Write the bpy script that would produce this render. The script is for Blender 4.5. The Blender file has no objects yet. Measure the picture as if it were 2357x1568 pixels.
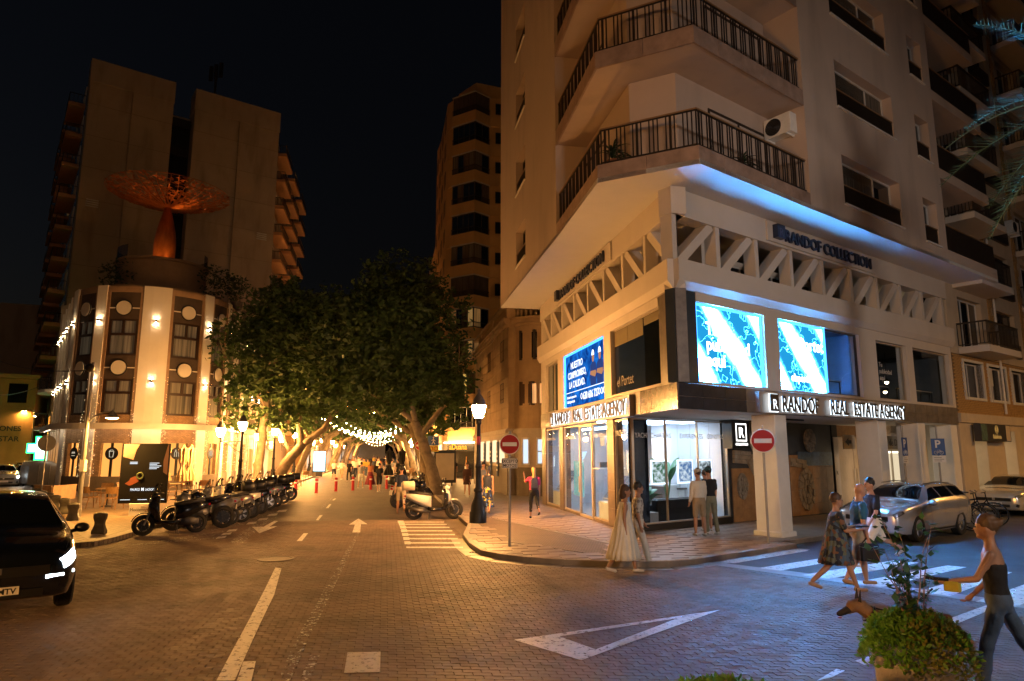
import bpy, bmesh, math, random
from math import sin, cos, pi, radians, sqrt, atan2
from mathutils import Matrix, Vector

random.seed(11)
scene = bpy.context.scene
C = scene.collection

# ---------------------------------------------------------------- camera
CAM_H = 2.35
PITCH = math.atan(256 / 1571.0)
cam_d = bpy.data.cameras.new("camera")
cam_d.sensor_width = 36.0
cam_d.lens = 24.0
cam_d.clip_start = 0.1
cam_d.clip_end = 2000
cam = bpy.data.objects.new("camera", cam_d)
C.objects.link(cam)
cam.location = (0, 0, CAM_H)
cam.rotation_euler = (pi / 2 + PITCH, 0, 0)
scene.camera = cam

# ---------------------------------------------------------------- night sky, faint moon, exposure
SUN_EL, SUN_AZ = radians(-4.1), radians(250)
world = bpy.data.worlds.new("World")
scene.world = world
world.use_nodes = True
wn = world.node_tree
sky = wn.nodes.new("ShaderNodeTexSky")
sky.sky_type = 'NISHITA'
sky.sun_disc = False
sky.sun_elevation = SUN_EL
sky.sun_rotation = SUN_AZ
sky.air_density = 1.0
sky.dust_density = 1.0
wn.links.new(sky.outputs[0], wn.nodes["Background"].inputs[0])
wn.nodes["Background"].inputs[1].default_value = 0.15
moon = bpy.data.lights.new("moon", 'SUN')
moon.energy = 0.012
moon.angle = radians(0.5)
moon.color = (1.0, 0.95, 0.88)
mo = bpy.data.objects.new("moon", moon)
C.objects.link(mo)
mo.rotation_euler = (radians(48), 0, radians(25))
vs = scene.view_settings
vs.view_transform = 'Standard'
vs.look = 'None'
vs.gamma = 1.0
vs.exposure = 0.0
vs.use_curve_mapping = False
scene.render.engine = 'CYCLES'
cy = scene.cycles
cy.use_denoising = True
cy.use_light_tree = True
cy.max_bounces = 6
cy.diffuse_bounces = 3
cy.glossy_bounces = 3
cy.transmission_bounces = 4
cy.transparent_max_bounces = 10
cy.sample_clamp_indirect = 4.0
cy.caustics_reflective = False
cy.caustics_refractive = False

# ---------------------------------------------------------------- layout helpers
_c, _s = cos(PITCH), sin(PITCH)
def ray(u, v):
    x = (u - 1178.5) / 1571.0
    z = (784.0 - v) / 1571.0
    return (x, _c - _s * z, _s + _c * z)
def G(u, v, z=0.0):
    "survey point on a level plane"
    r = ray(u, v)
    k = (z - CAM_H) / r[2]
    return (r[0] * k, r[1] * k)
def AT(u, v, Y):
    r = ray(u, v)
    k = Y / r[1]
    return Vector((r[0] * k, Y, CAM_H + r[2] * k))
AZS, AZR, AZL = radians(-10.4), radians(53.0), radians(-37.0)
DS = Vector((sin(AZS), cos(AZS), 0)); NS = Vector((cos(AZS), -sin(AZS), 0))     # along promenade, to its right
def S(t, s, z=0.0):
    "promenade frame: t metres to the right of its axis, s metres along it"
    p = NS * t + DS * s
    return Vector((p.x, p.y, z))
K = Vector((3.95, 16.2, 0))
def frame(o, ang):
    return Matrix.Translation(Vector(o)) @ Matrix.Rotation(ang, 4, 'Z')
FR = frame(K, radians(90) - AZR)               # right facade: x right along it, y inward
FL = frame(K, -(radians(90) + AZS))            # left facade: x right (towards the corner), y inward

# ---------------------------------------------------------------- mesh builder
def wloc(p):
    v = Vector((0, 0, 0))
    while p is not None:
        v += p.location
        p = p.parent
    return v
class MB:
    def __init__(s, F=None):
        s.v = []; s.f = []; s.m = []; s.cur = 0
        s.F = F.copy() if F is not None else Matrix.Identity(4)
    def add(s, vs, fs):
        o = len(s.v)
        F = s.F
        s.v += [F @ Vector(p) for p in vs]
        s.f += [tuple(i + o for i in f) for f in fs]
        s.m += [s.cur] * len(fs)
        return s
    def box(s, x0, x1, y0, y1, z0, z1):
        return s.add([(x0, y0, z0), (x1, y0, z0), (x1, y1, z0), (x0, y1, z0), (x0, y0, z1), (x1, y0, z1), (x1, y1, z1), (x0, y1, z1)],
                     [(0, 3, 2, 1), (4, 5, 6, 7), (0, 1, 5, 4), (1, 2, 6, 5), (2, 3, 7, 6), (3, 0, 4, 7)])
    def bbox(s, x0, x1, y0, y1, z0, z1, b=0.01):
        "box with chamfered vertical and top edges"
        pts = [(x0 + b, y0), (x1 - b, y0), (x1, y0 + b), (x1, y1 - b), (x1 - b, y1), (x0 + b, y1), (x0, y1 - b), (x0, y0 + b)]
        cx, cy_ = (x0 + x1) / 2, (y0 + y1) / 2
        ins = [(cx + (p[0] - cx) * (1 - 2 * b / max(x1 - x0, 1e-3)), cy_ + (p[1] - cy_) * (1 - 2 * b / max(y1 - y0, 1e-3))) for p in pts]
        vs = [(p[0], p[1], z0) for p in pts] + [(p[0], p[1], z1 - b) for p in pts] + [(p[0], p[1], z1) for p in ins]
        fs = [tuple(range(7, -1, -1)), tuple(range(16, 24))]
        for r in (0, 8):
            for i in range(8):
                j = (i + 1) % 8
                fs.append((r + i, r + j, r + 8 + j, r + 8 + i))
        return s.add(vs, fs)
    def prism(s, pts, z0, z1, bottom=True):
        n = len(pts)
        vs = [(p[0], p[1], z0) for p in pts] + [(p[0], p[1], z1) for p in pts]
        fs = [tuple(range(n, 2 * n))]
        if bottom: fs.append(tuple(range(n - 1, -1, -1)))
        fs += [(i, (i + 1) % n, n + (i + 1) % n, n + i) for i in range(n)]
        return s.add(vs, fs)
    def quad(s, a, b, c, d):
        return s.add([a, b, c, d], [(0, 1, 2, 3)])
    def ring(s, c, ax, r, n, ry=None, ph=0.0):
        z = Vector(ax).normalized()
        x = z.orthogonal().normalized() if abs(z.z) < .999 else Vector((1, 0, 0))
        y = z.cross(x)
        c = Vector(c); ry = r if ry is None else ry
        return [c + x * (r * cos(2 * pi * i / n + ph)) + y * (ry * sin(2 * pi * i / n + ph)) for i in range(n)]
    def loft(s, rings, cap=True):
        n = len(rings[0])
        vs = [p for r in rings for p in r]
        fs = []
        for k in range(len(rings) - 1):
            for i in range(n):
                j = (i + 1) % n
                fs.append((k * n + i, k * n + j, (k + 1) * n + j, (k + 1) * n + i))
        if cap:
            fs.append(tuple(range(n - 1, -1, -1)))
            o = (len(rings) - 1) * n
            fs.append(tuple(range(o, o + n)))
        return s.add(vs, fs)
    def cyl(s, p0, p1, r0, r1=None, n=10, cap=True):
        p0, p1 = Vector(p0), Vector(p1)
        ax = p1 - p0
        return s.loft([s.ring(p0, ax, r0, n), s.ring(p1, ax, r0 if r1 is None else r1, n)], cap)
    def tube(s, pts, r, n=6, cap=True):
        pts = [Vector(p) for p in pts]
        rs = r if isinstance(r, (list, tuple)) else [r] * len(pts)
        rings = []
        x = None
        for i, p in enumerate(pts):
            a = pts[max(i - 1, 0)]; b = pts[min(i + 1, len(pts) - 1)]
            z = (b - a).normalized()
            if x is None: x = z.orthogonal().normalized()
            x = (x - z * x.dot(z)).normalized()
            y = z.cross(x)
            rings.append([p + x * (rs[i] * cos(2 * pi * k / n)) + y * (rs[i] * sin(2 * pi * k / n)) for k in range(n)])
        return s.loft(rings, cap)
    def lathe(s, prof, n=16, c=(0, 0, 0), cap=True):
        return s.loft([[(c[0] + r * cos(2 * pi * i / n), c[1] + r * sin(2 * pi * i / n), c[2] + z) for i in range(n)] for r, z in prof], cap)
    def ball(s, c, r, n=10, m=6, sx=1, sy=1, sz=1):
        prof = [(max(1e-4, r * sin(pi * k / m)), -r * cos(pi * k / m)) for k in range(m + 1)]
        return s.loft([[(c[0] + sx * q * cos(2 * pi * i / n), c[1] + sy * q * sin(2 * pi * i / n), c[2] + sz * z) for i in range(n)] for q, z in prof], True)
    def torus(s, c, ax, R, r, n=20, m=8):
        z = Vector(ax).normalized(); x = z.orthogonal().normalized(); y = z.cross(x); c = Vector(c)
        vs = []; fs = []
        for i in range(n):
            a = 2 * pi * i / n
            d = x * cos(a) + y * sin(a)
            for k in range(m):
                b = 2 * pi * k / m
                vs.append(c + d * (R + r * cos(b)) + z * (r * sin(b)))
        for i in range(n):
            for k in range(m):
                i2, k2 = (i + 1) % n, (k + 1) % m
                fs.append((i * m + k, i2 * m + k, i2 * m + k2, i * m + k2))
        return s.add(vs, fs)
    def mesh(s, name, mats, off=Vector((0, 0, 0)), smooth=False):
        me = bpy.data.meshes.new(name)
        me.from_pydata([tuple(v - off) for v in s.v], [], s.f)
        for m in (mats if isinstance(mats, (list, tuple)) else [mats]): me.materials.append(m)
        if isinstance(mats, (list, tuple)) and len(mats) > 1: me.polygons.foreach_set('material_index', s.m)
        if smooth: me.polygons.foreach_set('use_smooth', [True] * len(me.polygons))
        me.update()
        return me
    def build(s, name, mat, parent=None, smooth=False, kind=None):
        me = s.mesh(name, mat, wloc(parent), smooth)
        if smooth == 'auto': autosmooth(me)
        o = bpy.data.objects.new(name, me)
        C.objects.link(o)
        if parent is not None: o.parent = parent
        if kind: o['kind'] = kind
        return o
def autosmooth(me, ang=40):
    bm = bmesh.new(); bm.from_mesh(me)
    lim = radians(ang)
    for e in bm.edges:
        if len(e.link_faces) != 2 or e.calc_face_angle(0) > lim: e.smooth = False
    for f in bm.faces: f.smooth = True
    bm.to_mesh(me); bm.free()
def thing(name, label, cat, loc=(0, 0, 0), group=None):
    o = bpy.data.objects.new(name, None)
    o.empty_display_size = .2
    C.objects.link(o)
    o.location = loc
    o['label'] = label; o['category'] = cat
    if group: o['group'] = group
    return o
def tag(o, label, cat, group=None):
    o['label'] = label; o['category'] = cat
    if group: o['group'] = group
    return o
def struct(o):
    o['kind'] = 'structure'
    return o
def dup(root, loc, rot=0.0, label=None, group=None, scale=None):
    def cp(o, par):
        c = o.copy(); C.objects.link(c)
        if par is not None: c.parent = par
        for ch in o.children: cp(ch, c)
        return c
    r = cp(root, None)
    r.location = loc; r.rotation_euler = (0, 0, rot)
    if scale: r.scale = (scale,) * 3 if not isinstance(scale, (tuple, list)) else scale
    if label: r['label'] = label
    if group: r['group'] = group
    return r
def pieces(name, parent, mesh, mats, cap=300, kindname=None):
    "alike pieces: the first `cap` as objects that share one mesh, the rest joined"
    base = Matrix.Translation(-wloc(parent))
    for M in mats[:cap]:
        o = bpy.data.objects.new(name, mesh)
        C.objects.link(o); o.parent = parent
        o.matrix_local = base @ M
    rest = mats[cap:]
    if rest:
        vs0 = [v.co.copy() for v in mesh.vertices]; fs0 = [tuple(p.vertices) for p in mesh.polygons]
        mb = MB()
        for M in rest:
            mb.F = M
            mb.add(vs0, fs0)
        o = mb.build(kindname or name, list(mesh.materials), parent, kind='stuff')
def T(x, y, z): return Matrix.Translation((x, y, z))
def RZ(a): return Matrix.Rotation(a, 4, 'Z')
def RX(a): return Matrix.Rotation(a, 4, 'X')
def RY(a): return Matrix.Rotation(a, 4, 'Y')
def SC(x, y, z): return Matrix.Diagonal((x, y, z, 1))

# ---------------------------------------------------------------- materials
MATS = {}
def mat(name, col, rough=.6, metal=0.0, var=.12, vs=2.0, bump=0.0, bs=30.0, emit=None, es=0.0, coat=0.0, spec=.5, stretch=None, stain=None):
    if name in MATS: return MATS[name]
    m = bpy.data.materials.new(name); m.use_nodes = True
    nt = m.node_tree; b = nt.nodes["Principled BSDF"]
    N = nt.nodes.new; L = nt.links.new
    b.inputs['Roughness'].default_value = rough
    b.inputs['Metallic'].default_value = metal
    b.inputs['Specular IOR Level'].default_value = spec
    if coat: b.inputs['Coat Weight'].default_value = coat; b.inputs['Coat Roughness'].default_value = .04
    tc = N("ShaderNodeTexCoord"); mp = N("ShaderNodeMapping")
    L(tc.outputs['Object'], mp.inputs[0])
    if stretch: mp.inputs['Scale'].default_value = stretch
    nz = N("ShaderNodeTexNoise"); nz.inputs['Scale'].default_value = vs; nz.inputs['Detail'].default_value = 6; nz.inputs['Roughness'].default_value = .65
    L(mp.outputs[0], nz.inputs['Vector'])
    mx = N("ShaderNodeMix"); mx.data_type = 'RGBA'
    c = Vector(col[:3])
    mx.inputs['A'].default_value = (*(c * (1 - var)), 1)
    mx.inputs['B'].default_value = (*(c * (1 + var)), 1)
    rp = N("ShaderNodeMapRange"); rp.inputs[1].default_value = .3; rp.inputs[2].default_value = .7
    L(nz.outputs['Fac'], rp.inputs[0]); L(rp.outputs[0], mx.inputs['Factor'])
    out = mx.outputs['Result']
    if stain:
        n2 = N("ShaderNodeTexNoise"); n2.inputs['Scale'].default_value = .7; n2.inputs['Detail'].default_value = 8
        mp2 = N("ShaderNodeMapping"); mp2.inputs['Scale'].default_value = (1.6, 1.6, .35); L(tc.outputs['Object'], mp2.inputs[0]); L(mp2.outputs[0], n2.inputs['Vector'])
        r2 = N("ShaderNodeMapRange"); r2.inputs[1].default_value = .52; r2.inputs[2].default_value = .75; r2.inputs[4].default_value = stain
        L(n2.outputs['Fac'], r2.inputs[0])
        m2 = N("ShaderNodeMix"); m2.data_type = 'RGBA'; m2.inputs['B'].default_value = (*(c * .35), 1)
        L(out, m2.inputs['A']); L(r2.outputs[0], m2.inputs['Factor']); out = m2.outputs['Result']
    L(out, b.inputs['Base Color'])
    if bump:
        n3 = N("ShaderNodeTexNoise"); n3.inputs['Scale'].default_value = bs; n3.inputs['Detail'].default_value = 4
        L(mp.outputs[0], n3.inputs['Vector'])
        bp = N("ShaderNodeBump"); bp.inputs['Strength'].default_value = bump; bp.inputs['Distance'].default_value = .02
        L(n3.outputs['Fac'], bp.inputs['Height']); L(bp.outputs[0], b.inputs['Normal'])
    if emit is not None:
        b.inputs['Emission Color'].default_value = (*emit, 1); b.inputs['Emission Strength'].default_value = es
    MATS[name] = m
    return m
def emis(name, col, st):
    if name in MATS: return MATS[name]
    m = bpy.data.materials.new(name); m.use_nodes = True
    nt = m.node_tree; nt.nodes.remove(nt.nodes["Principled BSDF"])
    e = nt.nodes.new("ShaderNodeEmission"); e.inputs[0].default_value = (*col, 1); e.inputs[1].default_value = st
    nt.links.new(e.outputs[0], nt.nodes["Material Output"].inputs[0])
    MATS[name] = m
    return m
def glass(name, tint=(.9, .95, 1), ior=1.5, rough=.01, dark=0.0):
    if name in MATS: return MATS[name]
    m = bpy.data.materials.new(name); m.use_nodes = True
    nt = m.node_tree; nt.nodes.remove(nt.nodes["Principled BSDF"])
    N = nt.nodes.new; L = nt.links.new
    t = N("ShaderNodeBsdfTransparent"); t.inputs[0].default_value = (*tint, 1)
    g = N("ShaderNodeBsdfGlossy"); g.inputs['Roughness'].default_value = rough
    fr = N("ShaderNodeFresnel"); fr.inputs[0].default_value = ior
    mx = N("ShaderNodeMixShader")
    ge = N("ShaderNodeNewGeometry"); iv = N("ShaderNodeMath"); iv.operation = "SUBTRACT"; iv.inputs[0].default_value = 1.0; L(ge.outputs["Backfacing"], iv.inputs[1])
    mu = N("ShaderNodeMath"); mu.operation = "MULTIPLY"; L(fr.outputs[0], mu.inputs[0]); L(iv.outputs[0], mu.inputs[1])
    L(mu.outputs[0], mx.inputs[0]); L(t.outputs[0], mx.inputs[1]); L(g.outputs[0], mx.inputs[2])
    L(mx.outputs[0], nt.nodes["Material Output"].inputs[0])
    MATS[name] = m
    return m
def curtain_mat(name, col, st=0.0, sc=30.0):
    "pleated curtain seen behind a pane; st>0 when the room behind is lit"
    if name in MATS: return MATS[name]
    m = bpy.data.materials.new(name); m.use_nodes = True
    nt = m.node_tree; b = nt.nodes["Principled BSDF"]; N = nt.nodes.new; L = nt.links.new
    tc = N("ShaderNodeTexCoord"); mp = N("ShaderNodeMapping"); mp.inputs['Scale'].default_value = (1, 1, .02); L(tc.outputs['Object'], mp.inputs[0])
    nz = N("ShaderNodeTexNoise"); nz.inputs['Scale'].default_value = sc; nz.inputs['Detail'].default_value = 3; L(mp.outputs[0], nz.inputs['Vector'])
    mx = N("ShaderNodeMix"); mx.data_type = 'RGBA'
    c = Vector(col); mx.inputs['A'].default_value = (*(c * .45), 1); mx.inputs['B'].default_value = (*(c * 1.25), 1)
    rp = N("ShaderNodeMapRange"); rp.inputs[1].default_value = .35; rp.inputs[2].default_value = .65
    L(nz.outputs[0], rp.inputs[0]); L(rp.outputs[0], mx.inputs['Factor'])
    L(mx.outputs['Result'], b.inputs['Base Color']); b.inputs['Roughness'].default_value = .8
    if st: L(mx.outputs['Result'], b.inputs['Emission Color']); b.inputs['Emission Strength'].default_value = st
    MATS[name] = m
    return m
FONT_CACHE = {}
def text(body, size, ext, F, m, name, parent=None, align='LEFT', bold=0.0, sx=1.0):
    "raised lettering on a face: F maps x right, y up, z out"
    key = (body, size, ext, bold, align)
    if key not in FONT_CACHE:
        cu = bpy.data.curves.new('t', 'FONT'); cu.body = body; cu.size = size; cu.extrude = ext; cu.align_x = align; cu.offset = bold; cu.resolution_u = 3
        o = bpy.data.objects.new('t', cu); C.objects.link(o)
        me = bpy.data.meshes.new_from_object(o.evaluated_get(bpy.context.evaluated_depsgraph_get()))
        FONT_CACHE[key] = me
        bpy.data.objects.remove(o)
    me = FONT_CACHE[key].copy()
    me.transform(F @ SC(sx, 1, 1))
    me.transform(T(*(-wloc(parent))))
    me.materials.clear(); me.materials.append(m)
    o = bpy.data.objects.new(name, me); C.objects.link(o)
    if parent is not None: o.parent = parent
    return o
def face(F, x, y, z):
    "text frame on a facade frame (x right, y inward, z up)"
    return F @ T(x, y, z) @ RX(pi / 2)
# ================================================================ ground
W = {}
M_joint = mat('joint_sand', (.10, .072, .055), .95, var=.2, vs=9)
def paver_mat(name, col, var):
    m = mat(name, col, .62, var=var, vs=.35, bump=.12, bs=60, stain=.5)
    nt = m.node_tree; b = nt.nodes["Principled BSDF"]; N = nt.nodes.new; L = nt.links.new
    # every paver its own tone: voronoi cells about one paver in size
    tc = N("ShaderNodeTexCoord"); vo = N("ShaderNodeTexVoronoi"); vo.inputs['Scale'].default_value = 7.0
    L(tc.outputs['Object'], vo.inputs['Vector'])
    src = b.inputs['Base Color'].links[0].from_socket
    hs = N("ShaderNodeHueSaturation"); sp = N("ShaderNodeSeparateColor"); L(vo.outputs['Color'], sp.inputs[0])
    r = N("ShaderNodeMapRange"); r.inputs[3].default_value = .88; r.inputs[4].default_value = 1.1; L(sp.outputs[0], r.inputs[0])
    L(r.outputs[0], hs.inputs['Value']); L(src, hs.inputs['Color']); L(hs.outputs[0], b.inputs['Base Color'])
    r2 = N("ShaderNodeMapRange"); r2.inputs[3].default_value = .62; r2.inputs[4].default_value = .82; L(sp.outputs[1], r2.inputs[0])
    L(r2.outputs[0], b.inputs['Roughness'])
    return m
M_pav = paver_mat('road_pavers', (.19, .132, .10), .3)
def far_paver(name, col, rot, sx=5.0, joint=.012):
    m = mat(name, col, .55, var=.18, vs=.5, stain=.5)
    nt = m.node_tree; b = nt.nodes["Principled BSDF"]; N = nt.nodes.new; L = nt.links.new
    tc = N("ShaderNodeTexCoord"); mp = N("ShaderNodeMapping"); mp.inputs['Rotation'].default_value = (0, 0, rot); L(tc.outputs['Object'], mp.inputs[0])
    br = N("ShaderNodeTexBrick"); br.inputs['Scale'].default_value = 1.0; br.inputs['Brick Width'].default_value = 1 / sx; br.inputs['Row Height'].default_value = .5 / sx; br.inputs['Mortar Size'].default_value = joint
    br.inputs['Color1'].default_value = (1, 1, 1, 1); br.inputs['Color2'].default_value = (.78, .78, .78, 1); br.inputs['Mortar'].default_value = (.32, .3, .28, 1)
    L(mp.outputs[0], br.inputs['Vector'])
    src = b.inputs['Base Color'].links[0].from_socket
    mu = N("ShaderNodeMix"); mu.data_type = 'RGBA'; mu.blend_type = 'MULTIPLY'; mu.inputs['Factor'].default_value = 1
    L(src, mu.inputs['A']); L(br.outputs['Color'], mu.inputs['B']); L(mu.outputs['Result'], b.inputs['Base Color'])
    bp = N("ShaderNodeBump"); bp.inputs['Strength'].default_value = .5; bp.inputs['Distance'].default_value = .01
    L(br.outputs['Fac'], bp.inputs['Height']); bp.invert = True; L(bp.outputs[0], b.inputs['Normal'])
    return m
M_far = far_paver('far_pavers', (.20, .155, .125), -AZS)
M_asph = mat('asphalt', (.085, .08, .08), .75, var=.25, vs=1.2, bump=.5, bs=120, stain=.4)
M_slab = mat('pink_slab', (.36, .27, .225), .38, var=.16, vs=1.1, bump=.08, bs=25, stain=.35)
M_tact = far_paver('small_pavers', (.27, .2, .155), -AZS, 8.0)
M_kerb = mat('kerb_granite', (.36, .3, .25), .6, var=.2, vs=5, bump=.2, bs=70, stain=.4)
M_gut = mat('gutter_concrete', (.33, .3, .28), .42, var=.18, vs=3, bump=.1, bs=40, stain=.4)
def paint(name, wear, col=(.72, .69, .64)):
    "road paint worn through to the paving"
    m = mat(name, col, .55, var=.12, vs=4)
    nt = m.node_tree; b = nt.nodes["Principled BSDF"]; N = nt.nodes.new; L = nt.links.new
    tc = N("ShaderNodeTexCoord"); nz = N("ShaderNodeTexNoise"); nz.inputs['Scale'].default_value = 11; nz.inputs['Detail'].default_value = 8; nz.inputs['Roughness'].default_value = .75
    L(tc.outputs['Object'], nz.inputs['Vector'])
    r = N("ShaderNodeMapRange"); r.inputs[1].default_value = wear - .05; r.inputs[2].default_value = wear + .05; L(nz.outputs[0], r.inputs[0])
    L(r.outputs[0], b.inputs['Alpha'])
    return m
M_paint = paint('road_paint', .41)
M_worn = paint('worn_paint', .56)

# one sheet to the horizon
g = MB()
g.quad((-700, -300, -.012), (700, -300, -.012), (700, 900, -.012), (-700, 900, -.012))
ground = struct(g.build('ground', M_far))

# ---- the pavers of the junction: sheared interlocking rows
colD = DS.copy(); rowA = radians(93.5); rowD = Vector((sin(rowA), cos(rowA), 0))
PW, PH = .205, .105
road = bpy.data.objects.new('road', None); C.objects.link(road); struct(road)
def kerb_curve():
    pts = [S(2.62, s) for s in (200, 60, 40, 30, 26, 22)]
    pts = [(p.x, p.y) for p in pts] + [G(1066, 1240), G(1080, 1260), G(1105, 1278), G(1150, 1288), G(1220, 1296), G(1300, 1301), G(1400, 1305), G(1470, 1306), G(1540, 1305), G(1600, 1300), G(1660, 1290), G(1745, 1277), G(1835, 1262)]
    return pts
KERB_R = kerb_curve()
KERB_L = [G(-340, 1262), G(-60, 1264), G(90, 1264), G(165, 1262), G(215, 1258), G(262, 1248), G(305, 1235), G(335, 1221)]
_p = S(-6.4, 26); KERB_L += [(_p.x, _p.y)]
_p = S(-6.4, 200); KERB_L += [(_p.x, _p.y)]
def inside(p, poly):
    x, y = p; r = False; j = len(poly) - 1
    for i in range(len(poly)):
        if (poly[i][1] > y) != (poly[j][1] > y) and x < (poly[j][0] - poly[i][0]) * (y - poly[i][1]) / (poly[j][1] - poly[i][1]) + poly[i][0]: r = not r
        j = i
    return r
XW0, XW1 = Vector((*G(1640, 1302), 0)), Vector((*G(2357, 1418), 0))     # near edge of the crossing band
poly_pav = [(-9, 6.3)] + [(-14, 10), (-17, 14.5)] + KERB_L[2:8] + [tuple(S(-6.2, 25)[:2]), tuple(S(2.0, 25)[:2])] + KERB_R[6:17]
poly_pav += [(XW0.x, XW0.y), (XW1.x, XW1.y), (8.2, 6.3)]
bed = MB(); bed.prism(poly_pav[::-1], -.2, -.008, False)
struct(bed.build('paving_bed', M_joint, road))
def shape_paver(h=.02):
    w, d, b = PW / 2 - .003, PH / 2 - .0028, .006
    a = Vector((0, 1, 0))
    X, Y = rowD, colD
    o = [(-w, -d), (-w * .0, -d - .0), (w, -d), (w, d), (0, d), (-w, d)]
    wob = [(-w, -d), (-w * .25, -d + .006), (w * .25, -d - .004), (w, -d), (w, d), (w * .25, d - .004), (-w * .25, d + .006), (-w, d)]
    mb = MB(); top = [X * (x * .97) + Y * (y * .94) for x, y in wob]; bot = [X * x + Y * y for x, y in wob]
    n = len(wob)
    mb.add([(p.x, p.y, 0) for p in top] + [(p.x, p.y, -.006) for p in bot] + [(p.x, p.y, -.02) for p in bot],
           [tuple(range(n - 1, -1, -1))] + [(i, n + i, n + (i + 1) % n, (i + 1) % n) for i in range(n)] + [(n + i, 2 * n + i, 2 * n + (i + 1) % n, n + (i + 1) % n) for i in range(n)])
    return mb.mesh('paver', M_pav)
pm = shape_paver()
PAVERS = []
for j in range(-20, 260):
    for i in range(-110, 110):
        p = rowD * ((i + .5 * (j % 2)) * PW) + colD * (j * PH + 6.2)
        if p.y < 6.35 or abs(p.x) > p.y * .79 + .4: continue
        if not inside((p.x, p.y), poly_pav): continue
        PAVERS.append((p.length, p, random.uniform(-.0015, .001), random.gauss(0, .003), random.gauss(0, .005)))
PAVERS.sort(key=lambda a: a[0])
vis = [a for a in PAVERS if a[1].y > 6.9 and abs(a[1].x) < a[1].y * .735]
first = vis[:300]; ids = set(id(a) for a in first)
order = first + [a for a in PAVERS if id(a) not in ids]
pieces('paver', road, pm, [T(p.x, p.y, z) @ RX(t) @ RY(t2 * .6) for (_, p, z, t, t2) in order], 300, 'pavers')
# ---- road paint (sheets just over the pavers)
def mark(name, pts, m=None, z=.006, zz=.0):
    mb = MB(); P = [G(u, v) for u, v in pts]
    mb.add([(x, y, z) for x, y in P], [tuple(range(len(P)))])
    return struct(mb.build(name, m or M_paint, road))
mark('lane_line', [(498, 1568), (540, 1568), (570, 1500), (600, 1434), (631, 1370), (648, 1309), (634, 1307), (608, 1360), (572, 1430), (534, 1500)][::-1])
mark('lane_line', [(640, 1568), (668, 1568), (704, 1486), (742, 1410), (780, 1330), (812, 1263), (828, 1226), (822, 1226), (800, 1263), (762, 1330), (716, 1410), (675, 1486)][::-1], M_worn)
mark('block_mark', [(792, 1550), (875, 1548), (876, 1501), (800, 1503)])
mark('block_mark', [(541, 1580), (576, 1580), (589, 1523), (560, 1524)])
mark('block_mark', [(688, 1575), (715, 1575), (736, 1508), (712, 1510)], M_worn)
def tri_ring(name, o, i):
    mb = MB(); P = [G(*p) for p in o] + [G(*p) for p in i]
    mb.add([(x, y, .0065) for x, y in P], [(0, 1, 4, 3), (1, 2, 5, 4), (2, 0, 3, 5)])
    return struct(mb.build(name, M_paint, road))
tri_ring('yield_triangle', [(1183, 1474), (1338, 1521), (1657, 1405)], [(1288, 1466), (1371, 1496), (1560, 1424)])
mark('direction_arrow', [(811, 1226), (829, 1226), (831, 1207), (846, 1207), (825, 1194), (803, 1208), (817, 1208)])
mark('direction_arrow', [(597, 1228), (580, 1213), (607, 1213), (632, 1199), (640, 1200), (620, 1213), (638, 1212)], None)
for q in ([(683, 1246), (695, 1246), (709, 1228), (699, 1228)], [(727, 1198), (733, 1198), (743, 1186), (736, 1186)], [(750, 1170), (756, 1170), (763, 1161), (758, 1161)], [(764, 1152), (769, 1152), (774, 1148), (770, 1148)]):
    mark('lane_dash', q)
mark('worn_arrow', [(735, 1172), (742, 1172), (762, 1150), (768, 1146), (758, 1146), (748, 1158)], M_worn)
mark('worn_arrow', [(528, 1250), (560, 1250), (600, 1215), (640, 1190), (600, 1195), (560, 1222)], M_worn)
for i in range(8):
    f = i / 7.0
    y0 = 1202 + 58 * f ** 1.25; xl = 917 + 18 * f; xr = 1022 + 44 * f
    hgt = 1.0 + 1.2 * f
    mark('bay_line', [(xl, y0 + hgt), (xr, y0 + hgt), (xr, y0 - hgt * .6), (xl, y0 - hgt * .6)], M_paint)
    if i < 7: mark('bay_block', [(xl - 1, y0 + 3 + f), (xl + 13, y0 + 3 + f), (xl + 12, y0 - 3), (xl - 2, y0 - 3)], M_paint, .008)
for i, (a, b) in enumerate([((300, 1255), (500, 1238)), ((345, 1249), (512, 1230)), ((400, 1240), (525, 1222)), ((480, 1222), (570, 1205)), ((525, 1210), (596, 1196)), ((560, 1200), (618, 1186)), ((590, 1190), (640, 1177))]):
    mark('bay_line', [(a[0], a[1] + 1.6), (b[0], b[1] + 1.6), (b[0], b[1] - 1.0), (a[0], a[1] - 1.0)], M_worn)
    mark('bay_block', [(b[0] - 4, b[1] + 3), (b[0] + 18, b[1] + 1), (b[0] + 22, b[1] - 4), (b[0] + 2, b[1] - 2)], M_paint, .008)
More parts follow.
